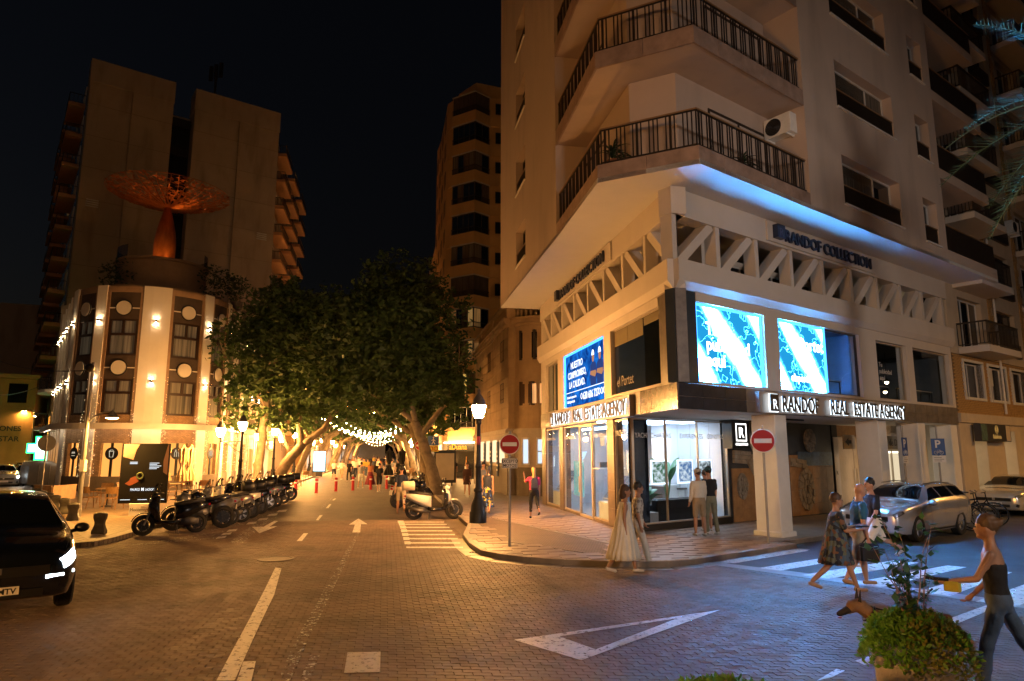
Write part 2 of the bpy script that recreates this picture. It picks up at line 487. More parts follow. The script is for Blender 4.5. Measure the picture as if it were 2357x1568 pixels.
# crossing: asphalt street beyond, stripes parallel to it
mb = MB()
e1 = Vector((sin(AZR), cos(AZR), 0))
P0 = Vector((*G(1600, 1300), 0))
a0 = Vector((*G(1640, 1297), 0)); a1 = Vector((*G(2420, 1405), 0))
mb.add([(a0.x - .2, a0.y + .8, -.004), (a1.x, a1.y, -.004), (a1.x + 60 * e1.x, a1.y + 60 * e1.y, -.004), (a0.x + 60 * e1.x - .5, a0.y + 60 * e1.y, -.004)], [(0, 1, 2, 3)])
struct(mb.build('cross_street', M_asph))
mb = MB()
mb.add([(*G(1640, 1294), .001), (*G(1640, 1300), .001), (*G(1800, 1322), .001), (*G(2000, 1350), .001), (*G(2357, 1400), .001), (*G(2357, 1388), .001), (*G(2000, 1339), .001), (*G(1800, 1312), .001)][::-1], [tuple(range(8))])
struct(mb.build('gutter_band', M_gut))
xs = [(1658, 1293, 1690, 1297, 1862, 1268, 1835, 1264), (1745, 1308, 1795, 1314, 1990, 1281, 1945, 1277), (1845, 1324, 1905, 1333, 2115, 1296, 2060, 1290), (1962, 1342, 2030, 1352, 2225, 1306, 2180, 1302), (2110, 1362, 2185, 1373, 2330, 1318, 2290, 1313), (2245, 1385, 2340, 1397, 2470, 1338, 2400, 1331)]
for q in xs:
    mark('crossing_stripe', [(q[0], q[1]), (q[2], q[3]), (q[4], q[5]), (q[6], q[7])], M_paint, .004)
for q in ([(1880, 1568), (1915, 1560), (1945, 1545), (1925, 1541)], [(1968, 1522), (1990, 1532), (2030, 1518), (2012, 1508)], [(2165, 1432), (2195, 1440), (2290, 1400), (2270, 1394)]):
    mark('yield_dash', q)
# manhole
x, y = G(635, 1287)
mh = tag(MB().lathe([(.40, 0), (.40, .012), (.34, .014), (.33, .008), (.001, .010)], 24, (x, y, 0)).build('manhole_cover', mat('cast_iron', (.17, .14, .12), .6, .3, bump=.5, bs=60)), 'round iron manhole cover in the paved road', 'manhole')
x, y = G(1113, 1272)
gd = thing('drain_grate', 'iron drain grate in the gutter below the kerb corner', 'drain', (x, y, 0.0))
fr_ = frame((x, y, 0), radians(-20))
MB(fr_).box(-.32, .32, -.14, .14, -.01, .004).build('pit', mat('pit_dark', (.01, .01, .01), .9), gd)
for i in range(8):
    MB(fr_).box(-.30 + .08 * i, -.26 + .08 * i, -.15, .15, .004, .016).build('bar', MATS['cast_iron'], gd)

# ---- pavements
SWZ = .12
def path_poly(edge, back):
    return [(p[0], p[1]) for p in edge] + [(p[0], p[1]) for p in back]
kr = KERB_R
lane_end = Vector((*G(1835, 1262), 0)); off = Vector((-cos(AZR), sin(AZR), 0)) * .45
far_r = [tuple((lane_end + off)[:2]), tuple((lane_end + off + e1 * 60)[:2])]
mb = MB()
mb.prism(path_poly(kr + far_r, [(60, 80), (40, 120), (20, 200)])[::1], -.1, SWZ - .012, False)
sw = struct(mb.build('pavement_right', M_gut))
def kerbs(pts, name, parent, m, w=.15, z0=-.1, z1=SWZ, step=.9, side=1):
    "a run of kerb stones, one piece each"
    P = [Vector((p[0], p[1], 0)) for p in pts]
    segs = []
    for a, b in zip(P, P[1:]):
        L_ = (b - a).length; n = max(1, round(L_ / step))
        for i in range(n): segs.append((a.lerp(b, i / n), a.lerp(b, (i + 1) / n)))
    cnt = 0
    rest = MB()
    for a, b in segs:
        d = (b - a); l = d.length; d.normalize()
        F_ = Matrix.Translation(a) @ RZ(atan2(d.y, d.x))
        y0, y1 = (0, w) if side > 0 else (-w, 0)
        if cnt < 140 and a.y < 60:
            MB(F_).bbox(.003, l - .003, y0, y1, z0, z1 + random.uniform(-.003, .003), .012).build('kerb_stone', m, parent)
            cnt += 1
        else:
            rest.F = F_; rest.box(.003, l - .003, y0, y1, z0, z1)
    if rest.v: rest.build('kerb_stones', m, parent, kind='stuff')
kerbs(kr[2:] + far_r[:1], 'kerb', sw, M_kerb, side=1, step=1.0)
kerbs(far_r, 'kerb', sw, M_kerb, side=1, step=1.0)
# gutter strip below the curved kerb
mb = MB(); pr = [Vector((p[0], p[1], 0)) for p in kr[6:]]
for a, b in zip(pr, pr[1:]):
    d = (b - a).normalized(); n = Vector((d.y, -d.x, 0)) * .34
    mb.quad((a.x + n.x, a.y + n.y, .003), (b.x + n.x, b.y + n.y, .003), (b.x, b.y, .003), (a.x, a.y, .003))
struct(mb.build('gutter', M_gut))
# slabs: big pink stone flags laid one by one near the shop, small pavers by the kerb
slabm = MB().bbox(-.297, .297, -.197, .197, -.01, 0, .004).mesh('flagstone', M_slab)
Fsl = frame(S(2.8, 14), radians(90) + AZS - radians(90))
mats_ = []
swpoly = kr[4:] + far_r[:1] + [(9.0, 22.0), tuple(S(6.9, 32)[:2]), tuple(S(3.0, 32)[:2])]
tact = [S(3.0, 17.6), S(4.9, 14.6), S(5.6, 16.4), S(3.5, 24.2), S(2.95, 24.2)]
tactp = [(p.x, p.y) for p in tact]
for j in range(-8, 60):
    for i in range(-8, 24):
        p = Fsl @ Vector((i * .6 + (.3 if j % 2 else 0), j * .4, 0))
        if inside((p.x, p.y), swpoly) and not inside((p.x, p.y), tactp):
            q = [(p.x + dx, p.y + dy) for dx, dy in ((-.33, 0), (.33, 0), (0, -.28), (0, .28))]
            if all(inside(a, swpoly) for a in q):
                mats_.append((p.length, T(p.x, p.y, SWZ + random.uniform(-.002, .002)) @ RZ(AZS * -1 + radians(0)) @ RX(random.gauss(0, .003))))
mats_.sort(key=lambda a: a[0])
mats_ = [m_ for _, m_ in mats_]
Rf = Matrix.Rotation(-AZS, 4, 'Z')
pieces('flagstone', sw, slabm, mats_, 300, 'flagstones')
mb = MB(); mb.prism(tactp, -.02, SWZ - .003, False); struct(mb.build('small_paving', M_tact))
# left pavement
mb = MB()
mb.prism(KERB_L + [(p.x, p.y) for p in (S(-40, 200), S(-80, 60))] + [(-60, 16)], -.1, SWZ, False)
M_slab2 = far_paver('left_paving', (.30, .22, .15), -AZL, 3.3, .02)
swl = struct(mb.build('pavement_left', M_slab2))
kerbs([(p[0], p[1]) for p in KERB_L[1:]], 'kerb', swl, M_kerb, w=.28, z1=SWZ + .004, side=1)
# pale border band round the corner of the left pavement, behind the bollards
mb = MB()
bl = [G(385, 1196, SWZ), G(318, 1232, SWZ), G(228, 1232, SWZ), G(168, 1205, SWZ), G(100, 1172, SWZ), G(85, 1180, SWZ), G(150, 1213, SWZ), G(213, 1247, SWZ), G(262, 1245, SWZ), G(318, 1232, SWZ)]
mb.add([(*bl[2], SWZ + .005), (*bl[3], SWZ + .005), (*bl[4], SWZ + .005), (*bl[5], SWZ + .005), (*bl[6], SWZ + .005), (*bl[7], SWZ + .005)][::-1], [tuple(range(6))])
struct(mb.build('pavement_band', M_kerb))
# promenade road edge: pale strip on the left
mb = MB()
a, b, c_, d = S(-6.4, 40), S(-5.9, 40), S(-5.9, 200), S(-6.4, 200)
mb.quad((*a[:2], .004), (*b[:2], .004), (*c_[:2], .004), (*d[:2], .004))
struct(mb.build('edge_strip', M_kerb))
# ================================================================ corner building
M_plas = mat('pale_plaster', (.60, .54, .48), .75, var=.05, vs=.8, bump=.12, bs=90, stain=.1)
M_upper = mat('beige_render', (.55, .44, .37), .85, var=.05, vs=.5, bump=.3, bs=110, stain=.3)
M_soff = mat('white_soffit', (.68, .66, .64), .7, var=.03)
M_gran = mat('brown_granite', (.085, .06, .05), .22, var=.6, vs=3.5, spec=.6)
M_grey = mat('grey_stone', (.15, .125, .11), .35, var=.35, vs=4)
M_dark = mat('dark_metal', (.025, .022, .022), .4, .3)
M_rail = mat('rail_brown', (.03, .022, .018), .45, .2)
M_hand = mat('handrail_wood', (.30, .18, .09), .4)
M_trav = mat('balcony_stone', (.36, .25, .20), .55, var=.25, vs=3, stain=.4)
M_wfr = mat('white_frame', (.62, .6, .57), .5)
M_dfr = mat('dark_frame', (.035, .025, .02), .4)
M_gdark = mat('night_glass', (.012, .014, .018), .06, var=.3, spec=.8)
M_gblue = mat('tinted_cladding', (.05, .062, .075), .25, spec=.6)
M_gl = glass('clear_glass')
M_alu = mat('pale_aluminium', (.5, .42, .34), .4, .4)
M_wood = mat('pale_wood_door', (.46, .33, .22), .5, var=.2, vs=6, stretch=(8, 8, .6))
M_int = mat('room_white', (.72, .74, .78), .8, var=.03)
M_black = mat('black_satin', (.012, .012, .013), .35)
M_wht = mat('white_paint', (.78, .78, .76), .5)
M_led = emis('led_white', (.80, .92, 1.0), 9)
M_ceil = emis('ceiling_panel', (.68, .84, 1.0), 13)

def wall_holes(mb, x0, x1, z0, z1, y0, y1, holes):
    xs = sorted(set([x0, x1] + [max(x0, min(x1, h[k])) for h in holes for k in (0, 1)]))
    for a, b in zip(xs, xs[1:]):
        if b - a < 1e-4: continue
        m = (a + b) / 2
        cuts = sorted([(h[2], h[3]) for h in holes if h[0] < m < h[1]])
        z = z0
        for c0, c1 in cuts:
            if c0 > z: mb.box(a, b, y0, y1, z, c0)
            z = max(z, c1)
        if z < z1: mb.box(a, b, y0, y1, z, z1)
    return mb
def window(parent, F, x0, x1, z0, z1, y, n=2, m=M_wfr, g=M_gdark, fw=.06, rows=1, name='window', d=.07, ratio=None, sill=False):
    mb = MB(F)
    mb.box(x0, x1, y, y + d, z0, z0 + fw).box(x0, x1, y, y + d, z1 - fw, z1)
    mb.box(x0, x0 + fw, y, y + d, z0 + fw, z1 - fw).box(x1 - fw, x1, y, y + d, z0 + fw, z1 - fw)
    cuts = [x0 + (x1 - x0) * k / n for k in range(1, n)] if ratio is None else [x0 + (x1 - x0) * r for r in ratio]
    for c in cuts: mb.box(c - fw * .45, c + fw * .45, y + .004, y + d, z0 + fw, z1 - fw)
    zc = [z0 + (z1 - z0) * k / rows for k in range(1, rows)]
    for c in zc: mb.box(x0 + fw, x1 - fw, y + .008, y + d - .004, c - fw * .4, c + fw * .4)
    w = mb.build(name, m, parent)
    ed = [x0 + fw] + cuts + [x1 - fw]
    gs = g if isinstance(g, list) else [g]
    for i, (a, b) in enumerate(zip(ed, ed[1:])):
        MB(F).box(a, b, y + d * .5, y + d * .5 + .012, z0 + fw, z1 - fw).build('pane', gs[i % len(gs)], w)
    if sill: MB(F).box(x0 - .06, x1 + .06, y - sill, y - .005, z0 - .06, z0 - .002).build('sill', m, w)
    return w
def railing(parent, pts, z0, h=.95, gap=.115, bw=.028, joined=False, hand=None, grp=False, name='railing'):
    "posts, bars and hand rail along a polyline (world xy)"
    rl = MB(); bars = []
    for a, b in zip(pts, pts[1:]):
        a, b = Vector((a[0], a[1], 0)), Vector((b[0], b[1], 0))
        d = b - a; L_ = d.length; ang = atan2(d.y, d.x)
        F_ = T(a.x, a.y, z0) @ RZ(ang)
        rl.F = F_; rl.cur = 0
        rl.box(0, L_, -.018, .018, .06, .09).box(0, L_, -.02, .02, h - .06, h - .035)
        rl.cur = 1
        rl.box(-.02, L_ + .02, -.035, .035, h - .035, h)
        n = max(2, int(L_ / gap))
        for i in range(n + 1):
            if grp and i % 4 == 3: continue
            w = 1.9 if (grp and i % 8 == 1) else 1.0
            bars.append(F_ @ T(L_ * i / n, 0, .07) @ SC(w, 1, 1))
    r = rl.build(name, [M_rail, hand or M_hand], parent)
    bm_ = MB().box(-bw / 2, bw / 2, -.012, .012, 0, h - .13).mesh('bar', M_rail)
    if joined:
        mb = MB()
        vs0 = [v.co.copy() for v in bm_.vertices]; fs0 = [tuple(p.vertices) for p in bm_.polygons]
        for M_ in bars: mb.F = M_; mb.add(vs0, fs0)
        mb.build('bars', M_rail, r, kind='stuff')
    else:
        pieces('bar', r, bm_, bars, 300)
    return r

cb = thing('corner_building', 'tall beige corner building with chamfered balconies and a white lattice storey above the lit shop', 'building', K)
# ---- plan
def lp(s, n=0.0):                      # on the left facade plane, s metres from the corner, n inward
    return FL @ Vector((-s, n, 0))
def rp(r, n=0.0):
    return FR @ Vector((r, n, 0))
LL, RL = 14.6, 16.1
# screen storey walls
mb = wall_holes(MB(FR), .82, RL, 3.99, 6.3, .0, .35, [(.82, 3.72, 4.06, 6.06), (4.4, 9.0, 4.06, 6.06), (10.1, 12.3, 4.06, 6.0), (12.8, 15.85, 4.06, 6.0)])
mb.build('wall', M_plas, cb)
mb = wall_holes(MB(FL), -LL, -1.06, 3.99, 6.3, .0, .35, [(-4.9, -1.06, 4.06, 6.06), (-10.72, -5.6, 4.0, 6.06), (-13.8, -11.6, 4.0, 6.06)])
mb.build('wall', M_plas, cb)
mb = MB(FR); mb.box(.0, .82, .02, .3, 4.0, 6.3); mb.build('cladding', M_gblue, cb)
mb = MB(FL); mb.box(-1.06, -.0, .02, .3, 4.0, 6.299); mb.build('cladding', M_grey, cb)
# cores that close the floors from behind
core = MB()
kA, kB, kC, kD = lp(14.6, 5), lp(14.55, .36), None, None
core.prism([tuple(p[:2]) for p in (rp(16.05, 6), lp(14.5, 6), lp(14.5, 3.2), lp(7, 3.2), rp(4.5, 3.2), rp(16.05, 3.2))], 3.45, 8.2)
core.build('inner_wall', M_grey, cb)
fl = MB()
pl = [tuple(p[:2]) for p in (lp(0, .02), rp(RL, .02), rp(RL, 6), lp(LL, 6), lp(LL, .02))]
fl.prism([tuple(p[:2]) for p in (lp(.0, .03), rp(RL - .02, .03), rp(RL - .02, 6), lp(LL - .02, 6), lp(LL - .02, .03))], 3.36, 3.98)
fl.build('floor_slab', M_soff, cb)
fl = MB(); fl.prism([tuple(p[:2]) for p in (lp(.0, .03), rp(RL - .02, .03), rp(RL - .02, 6), lp(LL - .02, 6), lp(LL - .02, .03))], 6.31, 6.95); fl.build('floor_slab', M_plas, cb)
# granite fascia panels
for i in range(18):
    x = -LL + .02 + i * .811
    for z0, z1 in ((3.36, 3.66), (3.665, 3.985)):
        if -12.0 < x + .4 < -2.9: continue
        MB(FL).bbox(x, x + .803, -.03, .03, z0, z1, .004).build('stone_panel', M_gran if x > -3 else M_grey, cb)
for i in range(18):
    x = .0 + i * .894
    for z0, z1 in ((3.36, 3.66), (3.665, 3.985)):
        MB(FR).bbox(x + .003, x + .886, -.03, .03, z0, z1, .004).build('stone_panel', mat('blue_granite', (.035, .038, .048), .18, var=.3, vs=3, spec=.6) if x < 2.6 else M_grey, cb)
# beams of the lattice storey
def chamf(a, b, F, z0, z1, out, m):
    mb = MB(F)
    mb.box(a, b, -out, .3, z0 + .18, z1)
    mb.add([(a, -out, z0 + .18), (b, -out, z0 + .18), (b, -.05, z0), (a, -.05, z0), (a, .3, z0), (b, .3, z0), (a, .3, z0 + .18), (b, .3, z0 + .18)], [(0, 3, 2, 1), (3, 4, 5, 2), (0, 6, 4, 3), (1, 2, 5, 7)])
    return mb.build('beam', m, cb)
chamf(.0, RL + .1, FR, 6.3, 7.02, .16, M_plas)
chamf(-LL - .1, -.0, FL, 6.3, 7.02, .16, M_plas)
w_ = MB(); w_.prism([tuple(p[:2]) for p in (lp(0, -.16), rp(0, -.16), K)], 6.48, 7.02)
for F, a, b in ((FR, 0, RL + .1), (FL, -LL - .1, 0)):
    MB(F).box(a, b, -.01, .4, 8.2, 8.9).build('beam', M_plas, cb)
def diag(F, xa, za, xb, zb, w, y0, y1):
    mb = MB(F); d = Vector((xb - xa, 0, zb - za)).normalized(); n = Vector((-d.z, 0, d.x)) * (w / 2)
    a, b = Vector((xa, 0, za)), Vector((xb, 0, zb))
    q = [a + n, a - n, b - n, b + n]
    vs = [(p.x, y0, p.z) for p in q] + [(p.x, y1, p.z) for p in q]
    mb.add(vs, [(0, 1, 2, 3), (7, 6, 5, 4), (0, 4, 5, 1), (1, 5, 6, 2), (2, 6, 7, 3), (3, 7, 4, 0)])
    return mb
n_ = 9; st = 1.745
for i in range(n_ + 1):
    x = .02 + i * st
    MB(FR).box(x, x + .17, .02, .38, 7.02, 8.2).build('post', M_plas, cb)
    if i < n_: diag(FR, x + .3, 7.02, x + st - .12, 8.2, .24, .05, .42).build('brace', M_plas, cb)
for i in range(1, 9):
    x = -.02 - i * 1.8
    MB(FL).box(x - .17, x, .02, .38, 7.02, 8.2).build('post', M_plas, cb)
for i in range(8):
    x = -.02 - i * 1.8
    diag(FL, x - .3, 7.02, x - 1.8 + .12, 8.2, .24, .05, .42).build('brace', M_plas, cb)
# terrace behind the lattice with doors
mb = wall_holes(MB(FR), 1.6, RL - .02, 6.96, 8.2, 1.7, 1.9, [(3.0 + 1.75 * i, 4.1 + 1.75 * i, 7.0, 8.05) for i in range(7)])
mb.build('terrace_wall', M_plas, cb)
for i in range(7): window(cb, FR, 3.0 + 1.75 * i, 4.1 + 1.75 * i, 7.0, 8.05, 1.72, 2, M_wfr, M_gdark)
mb = wall_holes(MB(FL), -LL + .02, -1.9, 6.96, 8.2, 1.7, 1.9, [(-4.6 - 2.4 * i, -3.2 - 2.4 * i, 7.0, 8.05) for i in range(4)])
mb.build('terrace_wall', M_plas, cb)
for i in range(4): window(cb, FL, -4.6 - 2.4 * i, -3.2 - 2.4 * i, 7.0, 8.05, 1.72, 2, M_wfr, M_gdark)
MB(FR).box(13.6, 14.4, .5, .9, 7.05, 7.6).build('air_conditioner', M_wfr, cb)

# ---- upper volume
PA, PB, PC_, PD = Vector((1.38, 20.4, 0)), Vector((2.11, 16.0, 0)), Vector((4.32, 14.85, 0)), Vector((8.2, 17.86, 0))
FUL = frame(PA, -(radians(90) + AZS)); FUR = frame(PD, radians(90) - AZR)
Z0, FH = 8.9, 3.05
IB = Vector((*G(1447, 195, 11.95), 0)); IC = Vector((*G(1553, 169, 11.95), 0))
ul_end = FUL @ Vector((-10.6, 0, 0)); ur_end = FUR @ Vector((13.6, 0, 0))
sof = MB()
sof.prism([tuple(p[:2]) for p in (PA, PB, PC_, PD, ur_end, FUR @ Vector((13.6, 7, 0)), FUL @ Vector((-10.6, 7, 0)), ul_end)], Z0 - .0, Z0 + .12)
sof.build('soffit', M_soff, cb)
NF = 8
ztop = Z0 + NF * FH
holesL = [(-6.75, -4.8, Z0 + FH * i + .85, Z0 + FH * i + 2.35) for i in range(NF)]
wall_holes(MB(FUL), -10.6, 0, Z0 + .001, ztop, 0, .42, holesL).build('wall', M_upper, cb)
holesR = [(1.9, 5.6, Z0 + FH * i + .6, Z0 + FH * i + 2.12) for i in range(NF)] + [(7.3, 8.4, Z0 + FH * i + .5, Z0 + FH * i + 2.05) for i in range(NF)]
wall_holes(MB(FUR), .0, 9.0, Z0 + .001, ztop, 0, .42, holesR).build('wall', M_upper, cb)
# reveals' backs, return walls and inner walls
MB(FUL).box(-10.6, -10.2, .42, 6.5, Z0 + .1, ztop).build('side_wall', M_upper, cb)
MB(FUL).box(-.42, -.002, .42, 2.1, Z0 + .1, ztop).build('side_wall', M_upper, cb)
MB(FUR).box(.002, .42, .42, 2.4, Z0 + .1, ztop).build('side_wall', M_upper, cb)
MB(FUR).box(8.6, 8.998, .42, 3, Z0 + .1, ztop).build('side_wall', M_upper, cb)
li = IB + DS * 6.0
inn = MB()
ri = IC + e1 * 7.0
def thick_poly(mb, a, b, z0, z1, th=.2):
    d = (b - a).normalized(); n = Vector((-d.y, d.x, 0)) * th
    mb.prism([tuple(p[:2]) for p in (a, b, b + n, a + n)], z0, z1)
thick_poly(inn, li, IB, Z0 + .1, ztop); thick_poly(inn, IB, IC, Z0 + .1, ztop); thick_poly(inn, IC, ri, Z0 + .1, ztop)
inn.build('inner_wall', M_upper, cb)
MB(FUL).box(-10.2, -.45, 2.0, 2.2, Z0 + .1, ztop).build('inner_wall', M_upper, cb)
MB(FUR).box(.45, 8.6, 1.6, 1.8, Z0 + .1, ztop).build('inner_wall', M_upper, cb)
MB(FUR).box(8.998, 13.6, 2.4, 2.6, Z0 + .1, ztop).build('inner_wall', M_upper, cb)
for i in range(NF):
    z = Z0 + FH * i
    # balcony slab with stone edging in panels
    sl = MB(); k_in = .04
    sl.prism([tuple(p[:2]) for p in (PA + NS * .04, PB + Vector((.05, .02, 0)), PC_ + Vector((0, .05, 0)), PD + Vector((-.03, .05, 0)), ri, IC, IB, li)], z + .02, z + .44)
    sl.build('balcony_slab', M_soff if i == 0 else M_upper, cb)
    for a, b in ((PA, PB), (PB, PC_), (PC_, PD)):
        d = b - a; L_ = d.length; n = max(2, round(L_ / 1.05)); F_ = frame(a, atan2(d.y, d.x))
        for k in range(n):
            MB(F_).bbox(L_ * k / n + .004, L_ * (k + 1) / n - .004, -.0, .05, z - (.0 if i else -.002), z + .46, .005).build('edge_panel', M_trav, cb)
    if i < 4:
        railing(cb, [PA + NS * .12 , PB + Vector((.12, .06, 0)), PC_ + Vector((0, .13, 0)), PD + Vector((-.1, .03, 0))], z + .46, .98, .1, .03, joined=(i > 1), grp=True)
    # openings of the upper rooms
    window(cb, FUL, -6.75, -4.8, z + .85, z + 2.35, .3, 2, M_dfr, M_gdark)
    window(cb, FUR, 1.9, 5.6, z + .6, z + 2.12, .3, 2, M_wfr, [M_gdark, curtain_mat('room_curtain', (.16, .13, .10), 0, 16)] if i % 2 else [curtain_mat('room_curtain', (.16, .13, .10), 0, 16), M_gdark], ratio=[.68])
    window(cb, FUR, 7.3, 8.4, z + .5, z + 2.05, .3, 1, M_wfr, M_gdark)
    if i < 5:
        a, b = FUR @ Vector((1.92, .06, 0)), FUR @ Vector((5.58, .06, 0))
        railing(cb, [a, b], z + .6, .62, .07, .03, joined=True)
        a, b = FUR @ Vector((7.32, .06, 0)), FUR @ Vector((8.38, .06, 0))
        railing(cb, [a, b], z + .5, .62, .07, .03, joined=True)
        a, b = FUL @ Vector((-6.73, .06, 0)), FUL @ Vector((-4.82, .06, 0))
        railing(cb, [a, b], z + .85, .55, .07, .03, joined=True)
    for F, a, b, zz in ((FUR, 1.9, 5.6, .6), (FUR, 7.3, 8.4, .5), (FUL, -6.75, -4.8, .85)):
        MB(F).box(a - .04, b + .04, -.06, .3, z + zz - .05, z + zz - .003).build('sill', M_soff, cb)
    # roller blind half down behind each big pane
    MB(FUR).box(2.0, 4.3, .335, .345, z + 2.06 - (.9 if i == 1 else .3), z + 2.06).build('blind', mat('blind_slats', (.25, .2, .15), .7), cb)
    # loggia at the right end
    MB(FUR).box(9.0, 13.6, -.0, 2.4, z + .125, z + .5).build('loggia_slab', M_upper, cb)
    if i < 5:
        a, b = FUR @ Vector((9.05, .05, 0)), FUR @ Vector((13.55, .05, 0))
        railing(cb, [a, b, FUR @ Vector((13.55, 2.2, 0))], z + .5, .95, .05, .035, joined=True)
    window(cb, FUR, 9.5, 11.6, z + .5, z + 2.6, 2.32, 2, M_wfr, M_gdark)
    # glazed doors on the balcony inner walls
    FI = frame(IC, radians(90) - AZR)
    window(cb, FI, 1.3, 4.0, z + .46, z + 2.5, -.03, 2, M_dfr, M_gdark)
    FI2 = frame(IB, -(radians(90) + AZS))
    window(cb, FI2, -4.5, -2.0, z + .46, z + 2.5, -.03, 2, M_dfr, M_gdark)
# air conditioner on the balcony wall
FI = frame(IC, radians(90) - AZR)
def ac_unit(F, x, y, z, label):
    t = thing('air_conditioner', label, 'air conditioner', F @ Vector((x, y, z)))
    F2 = F @ T(x, y, z)
    MB(F2).bbox(-.42, .42, -.34, 0, 0, .6, .02).build('casing', M_wht, t)
    mb = MB(F2)
    for k in range(5): mb.torus((-.12, -.345, .3), (0, 1, 0), .05 + .045 * k, .006, 20, 4)
    mb.build('fan_guard', M_dark, t)
    MB(F2).cyl((-.12, -.342, .3), (-.12, -.335, .3), .25, n=20).build('fan_opening', M_black, t)
    for sx in (-.3, .3): MB(F2).box(sx - .02, sx + .02, -.4, .02, -.06, -.01).build('bracket', M_wht, t)
    return t
FSW = frame(FUR @ Vector((-.0, .66, 0)), radians(90) - AZR)
ac_unit(FSW @ RZ(radians(-90)), 0, -.003, Z0 + 2.3, 'white air conditioner box on the balcony side wall')

# ---- screens and windows of the first storey
def screen_mat():
    m = bpy.data.materials.new('led_screen'); m.use_nodes = True
    nt = m.node_tree; nt.nodes.remove(nt.nodes["Principled BSDF"]); N = nt.nodes.new; L = nt.links.new
    tc = N("ShaderNodeTexCoord"); mp = N("ShaderNodeMapping"); mp.inputs['Rotation'].default_value = (0, radians(35), 0); L(tc.outputs['Object'], mp.inputs[0])
    wv = N("ShaderNodeTexWave"); wv.inputs['Scale'].default_value = .26; wv.inputs['Distortion'].default_value = 2.2; wv.inputs['Detail'].default_value = 3; wv.inputs['Detail Scale'].default_value = 1.2
    L(mp.outputs[0], wv.inputs['Vector'])
    nz = N("ShaderNodeTexNoise"); nz.inputs['Scale'].default_value = 9; nz.inputs['Detail'].default_value = 8; L(tc.outputs['Object'], nz.inputs['Vector'])
    vo = N("ShaderNodeTexVoronoi"); vo.feature = 'DISTANCE_TO_EDGE'; vo.inputs['Scale'].default_value = 1.6
    nd = N("ShaderNodeTexNoise"); nd.inputs['Scale'].default_value = 2.5
    ad = N("ShaderNodeVectorMath"); ad.operation = 'ADD'; L(tc.outputs['Object'], nd.inputs['Vector']); L(tc.outputs['Object'], ad.inputs[0]); L(nd.outputs['Color'], ad.inputs[1]); L(ad.outputs[0], vo.inputs['Vector'])
    cr = N("ShaderNodeMapRange"); cr.inputs[1].default_value = .012; cr.inputs[2].default_value = .004; L(vo.outputs['Distance'], cr.inputs[0])
    a1 = N("ShaderNodeMath"); a1.operation = 'MULTIPLY_ADD'; a1.inputs[1].default_value = .3; L(nz.outputs[0], a1.inputs[0]); L(wv.outputs['Fac'], a1.inputs[2])
    rm = N("ShaderNodeMapRange"); rm.inputs[1].default_value = .3; rm.inputs[2].default_value = 1.3; L(a1.outputs[0], rm.inputs[0])
    cs = N("ShaderNodeMath"); cs.operation = 'MULTIPLY'; cs.inputs[1].default_value = .5; L(cr.outputs[0], cs.inputs[0])
    mx = N("ShaderNodeMath"); mx.operation = 'MAXIMUM'; L(rm.outputs[0], mx.inputs[0]); L(cs.outputs[0], mx.inputs[1])
    col = N("ShaderNodeMix"); col.data_type = 'RGBA'; col.inputs['A'].default_value = (.02, .38, .82, 1); col.inputs['B'].default_value = (.08, .38, 1.0, 1)
    L(mx.outputs[0], col.inputs['Factor'])
    st = N("ShaderNodeMapRange"); st.inputs[3].default_value = SCREEN_LO; st.inputs[4].default_value = SCREEN_HI; pw_ = N("ShaderNodeMath"); pw_.operation = 'POWER'; pw_.inputs[1].default_value = 5.0; L(mx.outputs[0], pw_.inputs[0]); L(pw_.outputs[0], st.inputs[0])
    e = N("ShaderNodeEmission"); L(col.outputs['Result'], e.inputs[0]); L(st.outputs[0], e.inputs[1])
    L(e.outputs[0], nt.nodes["Material Output"].inputs[0])
    return m
SCREEN_LO, SCREEN_HI = .95, 950.0
M_scr = screen_mat()
M_txt = emis('screen_text', (.9, .97, 1), 4)
M_bez = emis('bezel_glow', (.05, .30, 1.0), 4.0)
M_reveal = mat('reveal_blue', (.30, .38, .5), .5)
def ad_screen(F, x0, x1, z0, z1, label, m=None, y=.12):
    t = thing('advertising_screen', label, 'screen', F @ Vector(((x0 + x1) / 2, y, z0)))
    MB(F).box(x0, x1, y, y + .08, z0, z1).build('display', m or M_scr, t)
    mb = MB(F)
    mb.box(x0 - .06, x0 - .002, y - .06, y + .09, z0 - .0, z1 + .05).box(x1 + .002, x1 + .06, y - .06, y + .09, z0, z1 + .05).box(x0, x1, y - .06, y + .09, z1 + .002, z1 + .05)
    mb.build('bezel', M_bez, t)
    return t
s1 = ad_screen(FR, .9, 3.64, 4.08, 6.0, 'bright blue advertising screen nearest the building corner')
for k, (w, xx, zz) in enumerate((('Tu', 1.3, 5.3), ('publicidad', 1.3, 4.9), ('aquí', 1.3, 4.5))): text(w, .46, .004, face(FR, xx, .11, zz), M_txt, 'lettering', s1, bold=.008)
s2 = ad_screen(FR, 4.47, 6.95, 4.1, 6.0, 'second bright blue advertising screen beside the open lit window')
text('el Portet', .5, .004, face(FR, 5.15, .11, 5.3), M_txt, 'lettering', s2, bold=.008)
text('elaporta.es', .3, .004, face(FR, 5.1, .11, 4.35), M_txt, 'lettering', s2, bold=.008)
